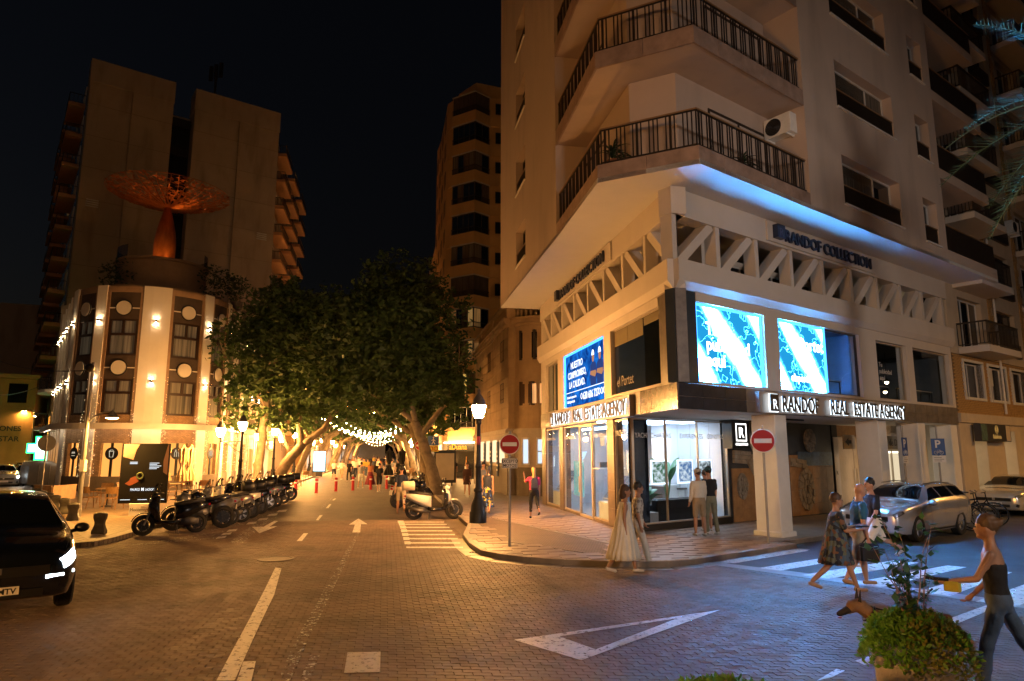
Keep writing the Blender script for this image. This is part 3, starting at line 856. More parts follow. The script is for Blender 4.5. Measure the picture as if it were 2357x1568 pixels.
# lit room beside the screens
def room(parent, F, x0, x1, y0, y1, z0, z1, m, ceil=None, back=None, name='room'):
    mb = MB(F)
    mb.quad((x0, y1, z0), (x1, y1, z0), (x1, y1, z1), (x0, y1, z1))
    mb.quad((x0, y0, z0), (x0, y1, z0), (x0, y1, z1), (x0, y0, z1))
    mb.quad((x1, y1, z0), (x1, y0, z0), (x1, y0, z1), (x1, y1, z1))
    mb.quad((x0, y0, z0), (x1, y0, z0), (x1, y1, z0), (x0, y1, z0))
    mb.quad((x0, y1, z1), (x1, y1, z1), (x1, y0, z1), (x0, y0, z1))
    o = mb.build(name, m, parent)
    return o
M_rblue = mat('blue_lit_room', (.22, .3, .42), .8)  # wall colour holds the blue glow of the screens
M_rdark = mat('dim_room', (.10, .10, .10), .8)
M_warmL = emis('warm_lamp', (1.0, .72, .40), 22)
room(cb, FR, 7.0, 9.0, .3, 3.1, 4.02, 6.1, M_rblue)
room(cb, FR, 9.9, 15.95, .36, 3.1, 4.02, 6.1, M_rdark)
room(cb, FL, -13.9, -11.4, .36, 3.1, 4.02, 6.1, M_rdark)
for F, x, y, z in ((FR, 8.0, 1.6, 5.4), (FR, 8.4, 2.0, 4.95), (FR, 11.2, 2.0, 5.2), (FR, 14.2, 1.6, 5.0), (FR, 14.9, 2.0, 4.7)):
    t = thing('ceiling_lamp', 'small round warm ceiling lamp inside the upper window at %.0f' % (x * 10), 'lamp', F @ Vector((x, y, z)))
    t['label'] = {8.0: 'upper warm lamp in the blue-lit room beside the screens', 8.4: 'lower warm lamp in the blue-lit room beside the screens', 11.2: 'warm lamp in the dim upper room right of the blue-lit one', 14.2: 'left warm lamp in the last upper window before the brick house', 14.9: 'right warm lamp in the last upper window before the brick house'}[x]
    MB(F).lathe([(.05, .10), (.16, .0), (.15, -.01), (.02, -.012)], 14, (x, y, z)).build('shade', M_dark, t)
    MB(F).ball((x, y, z - .03), .07).build('bulb', M_warmL, t)
    MB(F).cyl((x, y, z + .1), (x, y, 6.09), .008, n=5).build('cord', M_dark, t)
window(cb, FR, 7.0, 8.98, 4.06, 6.06, .1, 1, M_dfr, M_gl, .04)
window(cb, FR, 10.1, 12.3, 4.06, 6.0, .12, 1, M_alu, M_gl, .04)
window(cb, FR, 12.8, 15.85, 4.06, 6.0, .12, 1, M_alu, M_gl, .04)
window(cb, FL, -13.8, -11.6, 4.0, 6.06, .12, 2, M_alu, M_gl, .04)
for a, b in ((7.1, 8.9), (10.2, 12.2), (12.9, 15.8)):
    railing(cb, [tuple((FR @ Vector((a, .7, 0)))[:2]), tuple((FR @ Vector((b, .7, 0)))[:2])], 4.02, .6, .9, .03, joined=True, hand=M_alu, name='glass_rail')
for k, w in enumerate(('Tu', 'publicidad', 'aquí')): text(w, .22, .003, face(FR, 10.4, .10, 5.15 - .22 * k), mat('vinyl_grey', (.5, .5, .5), .6), 'vinyl_lettering', cb)
# blue 'night' shop window on the left facade
window(cb, FL, -4.9, -1.06, 4.06, 6.06, .1, 1, M_alu, mat('navy_vinyl', (.008, .018, .06), .12, spec=.6), .03)
MB(FL).box(-2.4, -1.1, .135, .143, 4.1, 6.02).build('dark_pane', M_gdark, cb)
for a, b, z in ((-4.85, -3.7, 5.55), (-3.68, -2.45, 5.55), (-2.38, -1.1, 5.78)):
    MB(FL).box(a, b, .125, .13, z, 6.02).build('blind', mat('olive_blind', (.14, .11, .05), .7), cb)
text('el Portet', .44, .003, face(FL, -4.7, .125, 4.3), mat('gold_vinyl', (.16, .13, .09), .5), 'vinyl_lettering', cb, sx=.9)
# builder's advert screen on the left facade
M_adblue = None
def ad_blue():
    m = bpy.data.materials.new('advert_blue'); m.use_nodes = True
    nt = m.node_tree; nt.nodes.remove(nt.nodes["Principled BSDF"]); N = nt.nodes.new; L = nt.links.new
    tc = N("ShaderNodeTexCoord"); nz = N("ShaderNodeTexNoise"); nz.inputs['Scale'].default_value = 1.6; nz.inputs['Detail'].default_value = 6; nz.inputs['Distortion'].default_value = 1.5; L(tc.outputs['Object'], nz.inputs['Vector'])
    cr = N("ShaderNodeValToRGB"); cr.color_ramp.elements[0].position = .35; cr.color_ramp.elements[0].color = (.002, .012, .12, 1); cr.color_ramp.elements[1].position = .7; cr.color_ramp.elements[1].color = (.01, .16, .62, 1)
    L(nz.outputs[0], cr.inputs[0]); e = N("ShaderNodeEmission"); e.inputs[1].default_value = 1.5; L(cr.outputs[0], e.inputs[0]); L(e.outputs[0], nt.nodes["Material Output"].inputs[0])
    return m
s3 = ad_screen(FL, -10.66, -5.66, 4.06, 6.0, 'blue lit advert with two workers in white helmets on the left facade', ad_blue(), .1)
M_tw = emis('advert_white', (.9, .95, 1), 1.6)
for k, w in enumerate(('NUESTRO', 'COMPROMISO,', 'LA CALIDAD.')): text(w, .36, .003, face(FL, -9.1, .09, 5.45 - .36 * k), M_tw, 'lettering', s3, 'CENTER', .004, 1.0)
text('630 606 727', .36, .003, face(FL, -8.3, .09, 4.2), M_tw, 'lettering', s3, bold=.006)
text('18 años de experiencia', .14, .003, face(FL, -10.5, .09, 4.35), M_tw, 'lettering', s3)
text('Calidad garantizada', .14, .003, face(FL, -10.5, .09, 4.18), M_tw, 'lettering', s3)
mb = MB(FL); mb.box(-10.6, -5.75, .092, .098, 4.56, 4.585); mb.build('rule', M_tw, s3)
mb = MB(FL)
for k in range(3): mb.torus((-6.15 + .0 + .28 * (k - 1), .095, 4.33), (0, 1, 0), .1, .014, 16, 4)
mb.torus((-8.5, .095, 4.33), (0, 1, 0), .1, .014, 16, 4)
mb.build('icons', M_tw, s3)
M_sk, M_polo = emis('advert_skin', (.55, .25, .12), 1.0), emis('advert_polo', (.03, .06, .22), 1.0)
for k, cx in enumerate((-7.05, -6.3)):
    pr = lambda pts, y, m, nm: MB(FL).add([(cx + p[0], y, p[1]) for p in pts], [tuple(range(len(pts)))]).build(nm, m, s3)
    pr([(-.33, 4.6), (.3, 4.6), (.36, 5.1), (.3, 5.32), (.1, 5.4), (-.1, 5.4), (-.32, 5.3), (-.38, 5.0)], .094, M_polo, 'printed_shirt')
    pr([(-.36, 4.98), (.2, 4.86), (.36, 4.98), (.3, 5.08), (-.3, 5.1)], .091, M_sk, 'printed_arm')
    pr([(.13 * cos(a * pi / 6), 5.56 + .18 * sin(a * pi / 6)) for a in range(12)], .092, M_sk, 'printed_face')
    pr([(.16 * cos(a * pi / 8), 5.62 + .2 * sin(a * pi / 8)) for a in range(9)], .089, M_tw, 'printed_helmet')

# ---- signs
M_lett = mat('letter_bronze', (.05, .04, .034), .6, .1)
M_halo = emis('letter_glow', (.80, .93, 1.0), 3.2)
M_board = mat('sign_board', (.24, .2, .18), .4, .2, var=.1, vs=8, stretch=(12, 12, .4))
def halo_sign(F, x0, x1, z0, z1, label, tx, sz, sx):
    t = thing('shop_sign', label, 'sign', F @ Vector(((x0 + x1) / 2, -.03, z0)))
    MB(F).box(x0, x1, -.16, -.032, z0, z1).build('board', M_board, t)
    zb = z0 + (z1 - z0 - sz * .72) / 2
    for (w, x) in tx:
        text(w, sz, .012, face(F, x, -.255, zb), M_lett, 'letters', t, bold=.007, sx=sx)
        text(w, sz, .008, face(F, x, -.222, zb - .012), M_halo, 'letter_glow', t, bold=.001, sx=sx)
    bx = tx[0][1] - sz * .95
    MB(F).box(bx, bx + sz * .62, -.29, -.26, zb - .02, zb + sz * .72).build('emblem', M_lett, t)
    MB(F).box(bx - .02, bx + sz * .64, -.25, -.23, zb - .04, zb + sz * .74).build('emblem_glow', M_halo, t)
    text('R', sz * .62, .004, face(F, bx + sz * .12, -.295, zb + .04), M_tw, 'emblem_letter', t)
    return t
halo_sign(FR, 3.05, 11.1, 3.37, 3.92, 'backlit lettered sign board over the arcade on the right facade', [('RANDOF', 3.95), ('REAL', 6.45), ('ESTATE', 7.8), ('AGENCY', 9.42)], .6, .76)
halo_sign(FL, -11.95, -2.9, 3.33, 3.93, 'backlit lettered sign board over the shop doors on the left facade', [('RANDOF', -11.15), ('REAL', -8.5), ('ESTATE', -7.0), ('AGENCY', -5.05)], .62, .84)
M_blk = mat('blue_lit_letter', (.012, .02, .05), .35)  # blue light on the letter faces is put into their colour
def plain_sign(F, x0, x1, z0, z1, label, body, x, sz, sx):
    t = thing('wall_sign', label, 'sign', F @ Vector(((x0 + x1) / 2, -.02, z0)))
    MB(F).box(x0, x1, -.07, -.012, z0, z1).build('board', M_plas, t)
    text(body, sz, .03, face(F, x, -.12, z0 + .1), M_blk, 'letters', t, bold=.008, sx=sx)
    MB(F).box(x - sz * 1.05, x - sz * .3, -.24, -.075, z0 + .1, z0 + .1 + sz * .78).build('emblem', M_blk, t)
    text('R', sz * .7, .004, face(F, x - sz * .92, -.245, z0 + .14), mat('emblem_grey', (.1, .12, .2), .5), 'emblem_letter', t)
    return t
plain_sign(FR, 4.07, 10.38, 8.27, 8.86, 'dark raised lettering on the white beam of the right facade', 'RANDOF COLLECTION', 4.85, .5, .98)
plain_sign(FL, -11.5, -4.5, 8.27, 8.86, 'dark raised lettering on the white beam of the left facade', 'RANDOF COLLECTION', -10.6, .5, 1.06)

# ---- arcade and shop on the ground floor
M_col = mat('column_white', (.76, .74, .71), .7, var=.06, vs=2, stain=.15)
for k, x in enumerate((4.0, 9.85, 12.75, 15.5)):
    t = MB(FR); t.bbox(x + .05, x + .62, .06, .80, .12, 3.36, .02); t.build('column', M_col, cb)
    MB(FR).bbox(x - .02, x + .69, -.0, .87, .1, .24, .02).build('column_base', M_col, cb)
YG = 3.0; XG = 1.53                                         # recessed glass line of the right side
cxs = 3.36
LS = lambda s: -(cxs + s)
ML = mat('shop_pier', (.14, .10, .08), .35, var=.35, vs=3)
for (a, b) in ((1.45, 2.1), (7.5, 8.1), (10.46, 11.2)):
    n = 6
    for k in range(n):
        MB(FL).bbox(LS(b), LS(a), .0, .3, .12 + k * .54, .12 + (k + 1) * .54 - .005, .004).build('stone_panel', ML, cb)
for (a, b, nn) in ((0, 1.45, 1), (2.1, 3.75, 1), (5.35, 7.5, 1), (8.1, 10.46, 1)):
    window(cb, FL, LS(b), LS(a), .2, 3.3, .04, nn, M_alu, M_gl, .05, name='shop_window')
    MB(FL).box(LS(b), LS(a), .02, .25, .05, .198).build('plinth', ML, cb)
dr = window(cb, FL, LS(5.33), LS(3.77), .13, 3.3, .02, 1, M_alu, M_gl, .09, name='shop_door')
MB(FL).cyl((LS(5.1), -.06, .95), (LS(5.1), -.06, 1.5), .018).build('handle', M_alu, dr)
mb = MB(FR)
window(cb, FR, XG + .02, XG + 4.45, .32, 3.3, YG, 3, M_alu, M_gl, .04, name='shop_window')
MB(FR).box(XG, XG + 4.5, YG - .02, YG + .25, .05, .318).build('plinth', M_black, cb)
MB(FR).box(XG - .02, XG + .75, YG + .05, YG + .09, .33, 3.3).build('dark_panel', mat('smoked_panel', (.01, .012, .02), .08, spec=.7), cb)
# service names along the top of the panes
M_vin = mat('vinyl_white', (.7, .68, .64), .5)
for w, x, sz in (('YACHTS', LS(1.35), .24), ('TAXES  TECHNIC', LS(3.6), .17), ('LEGAL  FINANCIAL', LS(7.35), .17), ('INVESTMENT  SERVICES', LS(10.35), .15)):
    text(w, sz, .002, face(FL, x, .03, 2.82), M_vin, 'vinyl_lettering', cb)
for w, x in (('YACHT CHARTERS', XG + .15), ('EXPERIENCES', XG + 2.1), ('CONSTRUCTION', XG + 3.4)):
    text(w, .2, .002, face(FR, x, YG - .01, 2.75), M_vin, 'vinyl_lettering', cb, sx=.92)
# shop room: walls, floor and luminous ceiling
pA, pB = lp(cxs + 11.1, .35), lp(cxs + 11.1, 5.6)
poly = [lp(cxs, .4), rp(XG + 4.45, YG + .25), rp(XG + 4.45, YG + 3.2), lp(cxs + 5, 5.6), pB, pA]
mb = MB()
for a, b in zip(poly[1:], poly[2:]):
    if (a - poly[1]).length < 1e-6 or True: mb.quad((a.x, a.y, .1), (b.x, b.y, .1), (b.x, b.y, 3.34), (a.x, a.y, 3.34))
mb.build('shop_wall', M_int, cb)
mb = MB(); mb.add([(p.x, p.y, .135) for p in poly], [tuple(range(len(poly)))]); mb.build('shop_floor', mat('shop_floor_tile', (.42, .42, .44), .3), cb)
mb = MB(); mb.add([(p.x, p.y, 3.33) for p in poly], [tuple(range(len(poly)))[::-1]]); mb.build('shop_ceiling', M_int, cb)
for k, (a, b) in enumerate(((2.0, 4.4), (5.0, 7.4), (8.0, 10.4))):
    MB(FL).box(LS(b), LS(a), 1.6, 2.1, 3.27, 3.32).build('ceiling_panel', M_ceil, cb)
MB(FR).box(XG + 1.0, XG + 4.0, YG + .9, YG + 1.4, 3.27, 3.32).build('ceiling_panel', M_ceil, cb)
MB(FR).box(XG + 1.2, XG + 4.0, YG + 2.2, YG + 2.6, 3.27, 3.32).build('ceiling_panel', M_ceil, cb)
# unlit ceiling light strip on the soffit of the arcade
MB(FR).box(5.5, 7.5, 1.2, 1.35, 3.31, 3.352).build('unlit_strip', M_dark, cb)
# rear wall of the arcade: mosaic relief, plate, doors, passage
M_ochre = mat('ochre_tile', (.34, .18, .075), .45, var=.25, vs=4, stain=.3)
M_slate = mat('slate_tile', (.035, .042, .055), .4, var=.3, vs=3)
M_stone = mat('relief_stone', (.30, .25, .19), .7, var=.3, vs=6, bump=.4, bs=40)
mw = thing('mosaic_wall', 'stone and ochre mosaic relief wall under the arcade', 'mosaic', FR @ Vector((XG + 7.5, YG, 0)))
MB(FR).box(XG + 4.5, XG + 10.9, YG + .02, YG + .3, .1, 3.36).build('backing', M_slate, mw)
for i in range(13):
    for j in range(5):
        x0 = XG + 4.6 + i * .48
        if (x0 < XG + 6.1 and j < 4) or (x0 > XG + 7.6) :
            MB(FR).bbox(x0 + .003, x0 + .477, YG - .01, YG + .02, .14 + j * .42, .14 + (j + 1) * .42 - .004, .004).build('tile', M_ochre, mw)
rnd = random.Random(5)
def band(pts, w, n):
    for (a, b) in zip(pts, pts[1:]):
        d = Vector((b[0] - a[0], b[1] - a[1])); L_ = d.length; m = max(1, int(L_ / .3)); d.normalize(); nn = Vector((-d.y, d.x))
        for k in range(m):
            for q in range(n):
                o = (q - (n - 1) / 2) * w / n
                c0 = Vector(a) + d * (L_ * k / m) + nn * o; c1 = Vector(a) + d * (L_ * (k + 1) / m - .012) + nn * o; h = nn * (w / n / 2 - .006); p = .03 + rnd.random() * .06
                P = [c0 - h, c1 - h, c1 + h, c0 + h]
                MB(FR).add([(v.x, YG - p, v.y) for v in P] + [(v.x, YG + .01, v.y) for v in P], [(0, 1, 2, 3), (0, 4, 5, 1), (1, 5, 6, 2), (2, 6, 7, 3), (3, 7, 4, 0)]).build('stone', M_stone, mw)
band([(XG + 4.7, 2.2), (XG + 5.6, 2.15), (XG + 6.0, 1.6), (XG + 6.2, .15)], .42, 3)
band([(XG + 5.5, 3.2), (XG + 6.2, 2.4), (XG + 7.4, 2.3), (XG + 7.6, 1.4), (XG + 7.3, .15)], .6, 4)
band([(XG + 8.0, 2.0), (XG + 9.0, 1.9)], .3, 2)
def oval(cx, cz, rx, rz, rings):
    for r_ in range(rings):
        n = 16 - 2 * r_
        for k in range(n):
            a0, a1 = 2 * pi * k / n, 2 * pi * (k + 1) / n - .05
            f0, f1 = 1 - r_ / (rings + .5), 1 - (r_ + .85) / (rings + .5); p = .03 + .05 * rnd.random()
            P = [(cx + rx * f * cos(a), cz + rz * f * sin(a)) for f, a in ((f1, a0), (f0, a0), (f0, a1), (f1, a1))]
            MB(FR).add([(x, YG - .02 - p, z) for x, z in P] + [(x, YG, z) for x, z in P], [(0, 1, 2, 3), (0, 4, 5, 1), (1, 5, 6, 2), (2, 6, 7, 3), (3, 7, 4, 0)]).build('stone', M_stone, mw)
oval(XG + 5.1, 1.25, .26, .42, 3); oval(XG + 8.9, 1.05, .5, .75, 3); oval(XG + 9.3, 2.75, .34, .42, 3)
MB(FR).box(XG + 8.5, XG + 10.85, YG - .012, YG + .02, 1.85, 2.35).build('blue_tile', mat('blue_tile', (.05, .11, .2), .4, var=.4, vs=8), mw)
MB(FR).box(XG + 10.95, XG + 11.35, YG - .0, YG + .3, .1, 3.36).build('pier', M_black, cb)
pl_ = thing('door_plate', 'tall pale plate with small emblem beside the wooden doors', 'plate', FR @ Vector((XG + 11.15, YG - .03, .9)))
MB(FR).box(XG + 10.98, XG + 11.32, YG - .03, YG - .003, .75, 2.9).build('plate', mat('plate_beige', (.5, .42, .36), .4), pl_)
text('R', .2, .003, face(FR, XG + 11.06, YG - .035, 1.5), M_black, 'emblem_letter', pl_)
MB(FR).box(XG + 11.36, XG + 14.0, YG + .1, YG + .3, 2.95, 3.36).build('lintel', M_ochre, cb)
for k in range(2):
    dd = MB(FR).bbox(XG + 11.4 + 1.3 * k, XG + 12.66 + 1.3 * k, YG + .1, YG + .16, .13, 2.93, .01).build('door', M_wood, cb)
    MB(FR).cyl((XG + 12.58 + .22 * k, YG + .05, 1.0), (XG + 12.58 + .22 * k, YG + .05, 1.7), .02).build('handle', M_alu, dd)
# passage and end wall beyond the doors
MB(FR).box(XG + 14.0, 16.1, YG - .8, YG + .3, .1, 3.36).build('wall', M_plas, cb)
MB(FR).box(16.0, 16.1, .96, 6, .1, 3.36).build('wall', M_plas, cb)
# illuminated cube sign
rs = thing('cube_sign', 'black lit square sign with white emblem hanging beside the shop window', 'sign', FR @ Vector((XG + 4.58, YG - .5, 2.6)))
MB(FR).bbox(XG + 4.16, XG + 5.08, YG - .42, YG - .02, 2.45, 3.34, .03).build('box', M_black, rs)
mb = MB(FR); x0, x1, z0, z1, y = XG + 4.34, XG + 4.90, 2.68, 3.24, YG - .425
mb.box(x0, x1, y, y + .004, z0, z0 + .04).box(x0, x1, y, y + .004, z1 - .04, z1).box(x0, x0 + .04, y, y + .004, z0 + .04, z1 - .04).box(x1 - .04, x1, y, y + .004, z0 + .04, z1 - .04)
M_em = emis('emblem_glow', (1, .97, .92), 3.0)
mb.build('emblem_frame', M_em, rs)
text('R', .46, .003, face(FR, XG + 4.48, YG - .424, 2.8), M_em, 'emblem_letter', rs, bold=.006)
text('COLLECTION', .105, .003, face(FR, XG + 4.62, YG - .424, 2.55), M_em, 'lettering', rs, 'CENTER', .002)
# ---- shop contents
def hang_frame(x, z, label, hue):
    t = thing('picture_frame', label, 'picture', FR @ Vector((x, YG + .35, z)))
    MB(FR).box(x - .36, x + .36, YG + .35, YG + .38, z - .36, z + .36).build('border', emis('frame_white', (.9, .96, 1), 2.2), t)
    m = bpy.data.materials.new('photo_print'); m.use_nodes = True; nt = m.node_tree; nt.nodes.remove(nt.nodes["Principled BSDF"]); N = nt.nodes.new; L = nt.links.new
    tc = N("ShaderNodeTexCoord"); nz = N("ShaderNodeTexNoise"); nz.inputs['Scale'].default_value = 7; nz.inputs['Detail'].default_value = 8; L(tc.outputs['Object'], nz.inputs['Vector'])
    cr = N("ShaderNodeValToRGB"); cr.color_ramp.elements[0].position = .4; cr.color_ramp.elements[0].color = (*hue, 1); cr.color_ramp.elements[1].position = .6; cr.color_ramp.elements[1].color = (.8, .85, .85, 1)
    L(nz.outputs[0], cr.inputs[0]); e = N("ShaderNodeEmission"); e.inputs[1].default_value = 1.1; L(cr.outputs[0], e.inputs[0]); L(e.outputs[0], nt.nodes["Material Output"].inputs[0])
    MB(FR).box(x - .31, x + .31, YG + .335, YG + .349, z - .31, z + .31).build('photo', m, t)
    for s in (-.3, .3): MB(FR).cyl((x + s, YG + .36, z + .36), (x + s, YG + .36, 3.3), .004, n=4).build('wire', M_alu, t)
hang_frame(XG + 1.55, 1.75, 'lit property picture hanging nearest the shop corner', (.06, .16, .08))
hang_frame(XG + 2.75, 1.75, 'lit property picture of a white block hanging in the middle', (.1, .2, .4))
hang_frame(XG + 3.7, 1.75, 'lit property picture hanging beside the lit cube sign', (.12, .14, .14))
so = thing('sofa', 'black leather sofa inside the shop window', 'sofa', FR @ Vector((XG + 2.6, YG + .9, .14)))
MB(FR).bbox(XG + 1.6, XG + 3.6, YG + .6, YG + 1.4, .28, .6, .04).build('seat', M_black, so)
MB(FR).bbox(XG + 1.6, XG + 3.6, YG + .55, YG + .78, .3, .95, .05).build('backrest', M_black, so)
for x in (1.6, 3.4): MB(FR).bbox(XG + x, XG + x + .2, YG + .56, YG + 1.4, .28, .78, .04).build('armrest', M_black, so)
for x in (1.65, 3.5): MB(FR).cyl((XG + x, YG + .7, .136), (XG + x, YG + .7, .3), .02).build('leg', M_black, so)
M_leaf = mat('houseplant_leaf', (.05, .15, .05), .4, var=.3)
def big_leaf(mb, base, tip, w, droop):
    base, tip = Vector(base), Vector(tip)
    d = tip - base; sd = d.cross(Vector((0, 0, 1))).normalized()
    n = 7; L1 = []; L2 = []; Mid = []
    for i in range(n + 1):
        f = i / n; c = base + d * f + Vector((0, 0, -droop * f * f * d.length)); ww = w * sin(pi * (f * .9 + .05)) ** .8
        Mid.append(c); L1.append(c + sd * ww + Vector((0, 0, ww * .25))); L2.append(c - sd * ww + Vector((0, 0, ww * .25)))
    o = Mid + L1 + L2; k = n + 1
    mb.add(o, [(i, i + 1, k + i + 1, k + i) for i in range(n)] + [(i + 1, i, 2 * k + i, 2 * k + i + 1) for i in range(n)])
def shop_plant(x, y, label, h, n, pot=True):
    base = FR @ Vector((x, y, .14)); t = thing('potted_plant', label, 'plant', base); r_ = random.Random(int(x * 100))
    if pot: MB(FR).bbox(x - .25, x + .25, y - .25, y + .25, .14, .6, .01).build('pot', mat('concrete_pot', (.4, .4, .4), .8, bump=.3), t)
    for i in range(n):
        a = 2 * pi * i / n + r_.random(); mb = MB(); b = base + Vector((0, 0, .45)); mid = b + Vector((cos(a) * .16, sin(a) * .16, h * (.35 + .3 * r_.random())))
        mb.tube([b, b.lerp(mid, .5), mid], .015, 5); mb.build('stalk', M_leaf, t)
        mb = MB(); big_leaf(mb, mid, mid + Vector((cos(a) * .4, sin(a) * .4, h * .35)), .12, .25); mb.build('leaf', M_leaf, t)
shop_plant(XG + 1.15, YG + .55, 'banana plant in a grey square pot inside the shop window', .9, 7)
shop_plant(XG + 3.45, YG + 1.7, 'tall upright banana plant behind the hanging pictures', 2.0, 6)
for k, (x, lab) in enumerate(((LS(3.0), 'slanted brochure stand in the pane right of the shop door'), (LS(9.3), 'slanted brochure stand in the farthest shop pane'))):
    t = thing('brochure_stand', lab, 'stand', FL @ Vector((x, .5, .14)))
    MB(FL).bbox(x - .7, x + .7, .2, .9, .14, .75, .01).build('base', M_wht, t)
    F_ = FL @ T(x, .35, .8) @ RX(radians(50))
    MB(F_).box(-.68, .68, 0, 1.0, 0, .03).build('panel', mat('brochures', (.4, .42, .48), .4), t)
    for i in range(4):
        for j in range(3): MB(F_).box(-.62 + .32 * i, -.36 + .32 * i, .06 + .32 * j, .32 + .32 * j, .031, .04).build('brochure', emis('brochure_print', (.5, .55, .62), .5), t)
t = thing('reception_desk', 'white reception desk deep inside the shop', 'desk', FL @ Vector((LS(4.6), 3.2, .14)))
MB(FL).bbox(LS(6.6), LS(3.6), 3.0, 3.7, .14, 1.1, .02).build('counter', M_wht, t); MB(FL).box(LS(6.7), LS(3.5), 2.92, 3.75, 1.1, 1.15).build('worktop', M_grey, t)
t = thing('wall_cabinet', 'grey cabinet against the inner shop wall', 'cabinet', FR @ Vector((XG + 4.0, YG + 2.6, .14)))
MB(FR).bbox(XG + 3.7, XG + 4.4, YG + 1.9, YG + 2.9, .14, 1.25, .02).build('body', M_wht, t); MB(FR).box(XG + 3.69, XG + 3.695, YG + 1.95, YG + 2.85, .2, 1.2).build('door', M_grey, t)
t = thing('indoor_unit', 'white air conditioner high on the inner shop wall', 'air conditioner', FR @ Vector((XG + 2.1, YG + 2.9, 2.6)))
MB(FR).bbox(XG + 1.7, XG + 2.6, YG + 2.75, YG + 3.0, 2.55, 2.85, .03).build('casing', mat('unit_white', (.5, .52, .55), .4), t); MB(FR).box(XG + 1.75, XG + 2.55, YG + 2.74, YG + 2.749, 2.57, 2.64).build('louvre', M_grey, t)
t = thing('model_boat', 'model boat on a shelf inside the shop', 'model', FR @ Vector((XG + 1.6, YG + 2.4, 1.9)))
MB(FR).loft([[(x, YG + 2.5 - w, 2.02), (x, YG + 2.5 + w, 2.02), (x, YG + 2.5 + w * .5, 1.85), (x, YG + 2.5 - w * .5, 1.85)] for x, w in ((XG + 1.2, .02), (XG + 1.5, .1), (XG + 1.9, .12), (XG + 2.1, .1))]).build('hull', M_grey, t); MB(FR).box(XG + 1.0, XG + 2.2, YG + 2.35, YG + 2.65, 1.8, 1.84).build('shelf', M_wht, t)
MB(FR).box(XG + 2.5, XG + 2.75, YG + 2.2, YG + 3.1, .14, 3.3).build('inner_pier', mat('room_grey', (.4, .42, .46), .8), cb)
t = thing('poster', 'turquoise interior poster hanging behind the shop pane left of the door', 'poster', FL @ Vector((LS(6.3), .25, .8)))
MB(FL).box(LS(6.9), LS(5.6), .25, .27, .75, 2.0).build('print', mat('poster_blue', (.05, .35, .55), .5, var=.5, vs=3, emit=(.05, .35, .55), es=.5), t)
MB(FL).box(LS(6.9) - .01, LS(5.6) + .01, .271, .28, .74, 2.01).build('backing', M_wht, t)
# ================================================================ brick house on the right
M_brick = mat('yellow_brick', (.40, .235, .085), .75, var=.35, vs=7, bump=.3, bs=60)
M_mortar = mat('mortar', (.16, .11, .06), .9)
M_cream = mat('cream_render', (.52, .43, .32), .8, var=.08, vs=2, stain=.25)
M_lit = emis('shop_light', (1.0, .80, .52), 4.5)
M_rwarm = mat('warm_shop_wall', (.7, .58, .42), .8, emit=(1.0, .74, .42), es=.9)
bh = thing('brick_house', 'yellow brick apartment house with projecting balconies right of the corner building', 'building', FR @ Vector((16.2, 0, 0)))
BX0, BX1 = 16.16, 36.0
op = [(17.5, 18.7, .12, 3.2), (20.6, 21.9, .12, 3.2), (23.6, 26.4, .12, 3.2), (28, 31, .12, 3.2), (32.5, 35, .12, 3.2)]
wall_holes(MB(FR), BX0, BX1, .05, 3.45, .0, .9, op).build('wall', M_cream, bh)
for k, (a, b, c_, d) in enumerate(op):
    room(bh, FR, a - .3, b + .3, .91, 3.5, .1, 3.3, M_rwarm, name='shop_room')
    MB(FR).box(a, b, 1.6, 2.2, 3.2, 3.26).build('shop_lamp', M_lit, bh)
    window(bh, FR, a, b, .12, 3.2, .8, 1 if b - a < 2 else 2, M_alu, M_gl, .05, name='shop_window')
MB(FR).box(BX0 - .0, BX1, -.1, .3, 3.452, 3.8).build('cornice', M_cream, bh)
wh = [(17.15 + 2.55 * k, 19.0 + 2.55 * k, 4.45, 5.85) for k in range(7)]
wall_holes(MB(FR), BX0, BX1, 3.8, 6.12, .012, .4, wh).build('brick_backing', M_mortar, bh)
bmesh_b = MB().box(-.118, .118, -.012, .02, -.029, .029).mesh('brick', M_brick)
bl_ = []
for j in range(33):
    z = 3.84 + j * .069
    for i in range(80):
        x = BX0 + .13 + i * .246 + (.123 if j % 2 else 0)
        if any(h[0] - .14 < x < h[1] + .14 and h[2] - .05 < z < h[3] + .05 for h in wh): continue
        bl_.append((x, FR @ T(x, .004 + random.uniform(-.004, .004), z)))
bl_.sort(key=lambda a: a[0])
pieces('brick', bh, bmesh_b, [b for _, b in bl_], 300, 'bricks')
for k, h in enumerate(wh):
    mb = MB(FR); a, b, c_, d = h
    mb.box(a - .12, a, -.05, .3, c_ - .1, d + .1).box(b, b + .12, -.05, .3, c_ - .1, d + .1).box(a, b, -.05, .3, d, d + .1).box(a, b, -.08, .3, c_ - .1, c_)
    mb.build('window_surround', M_wfr, bh)
    window(bh, FR, a, b, c_, d, .2, 2, M_wfr, M_gdark)
    if k in (1, 4):
        for q in range(14): MB(FR).box(a + .05, a + .95, .17, .19, d - .06 - q * .055, d - .012 - q * .055).build('shutter_slat', M_wfr, bh)
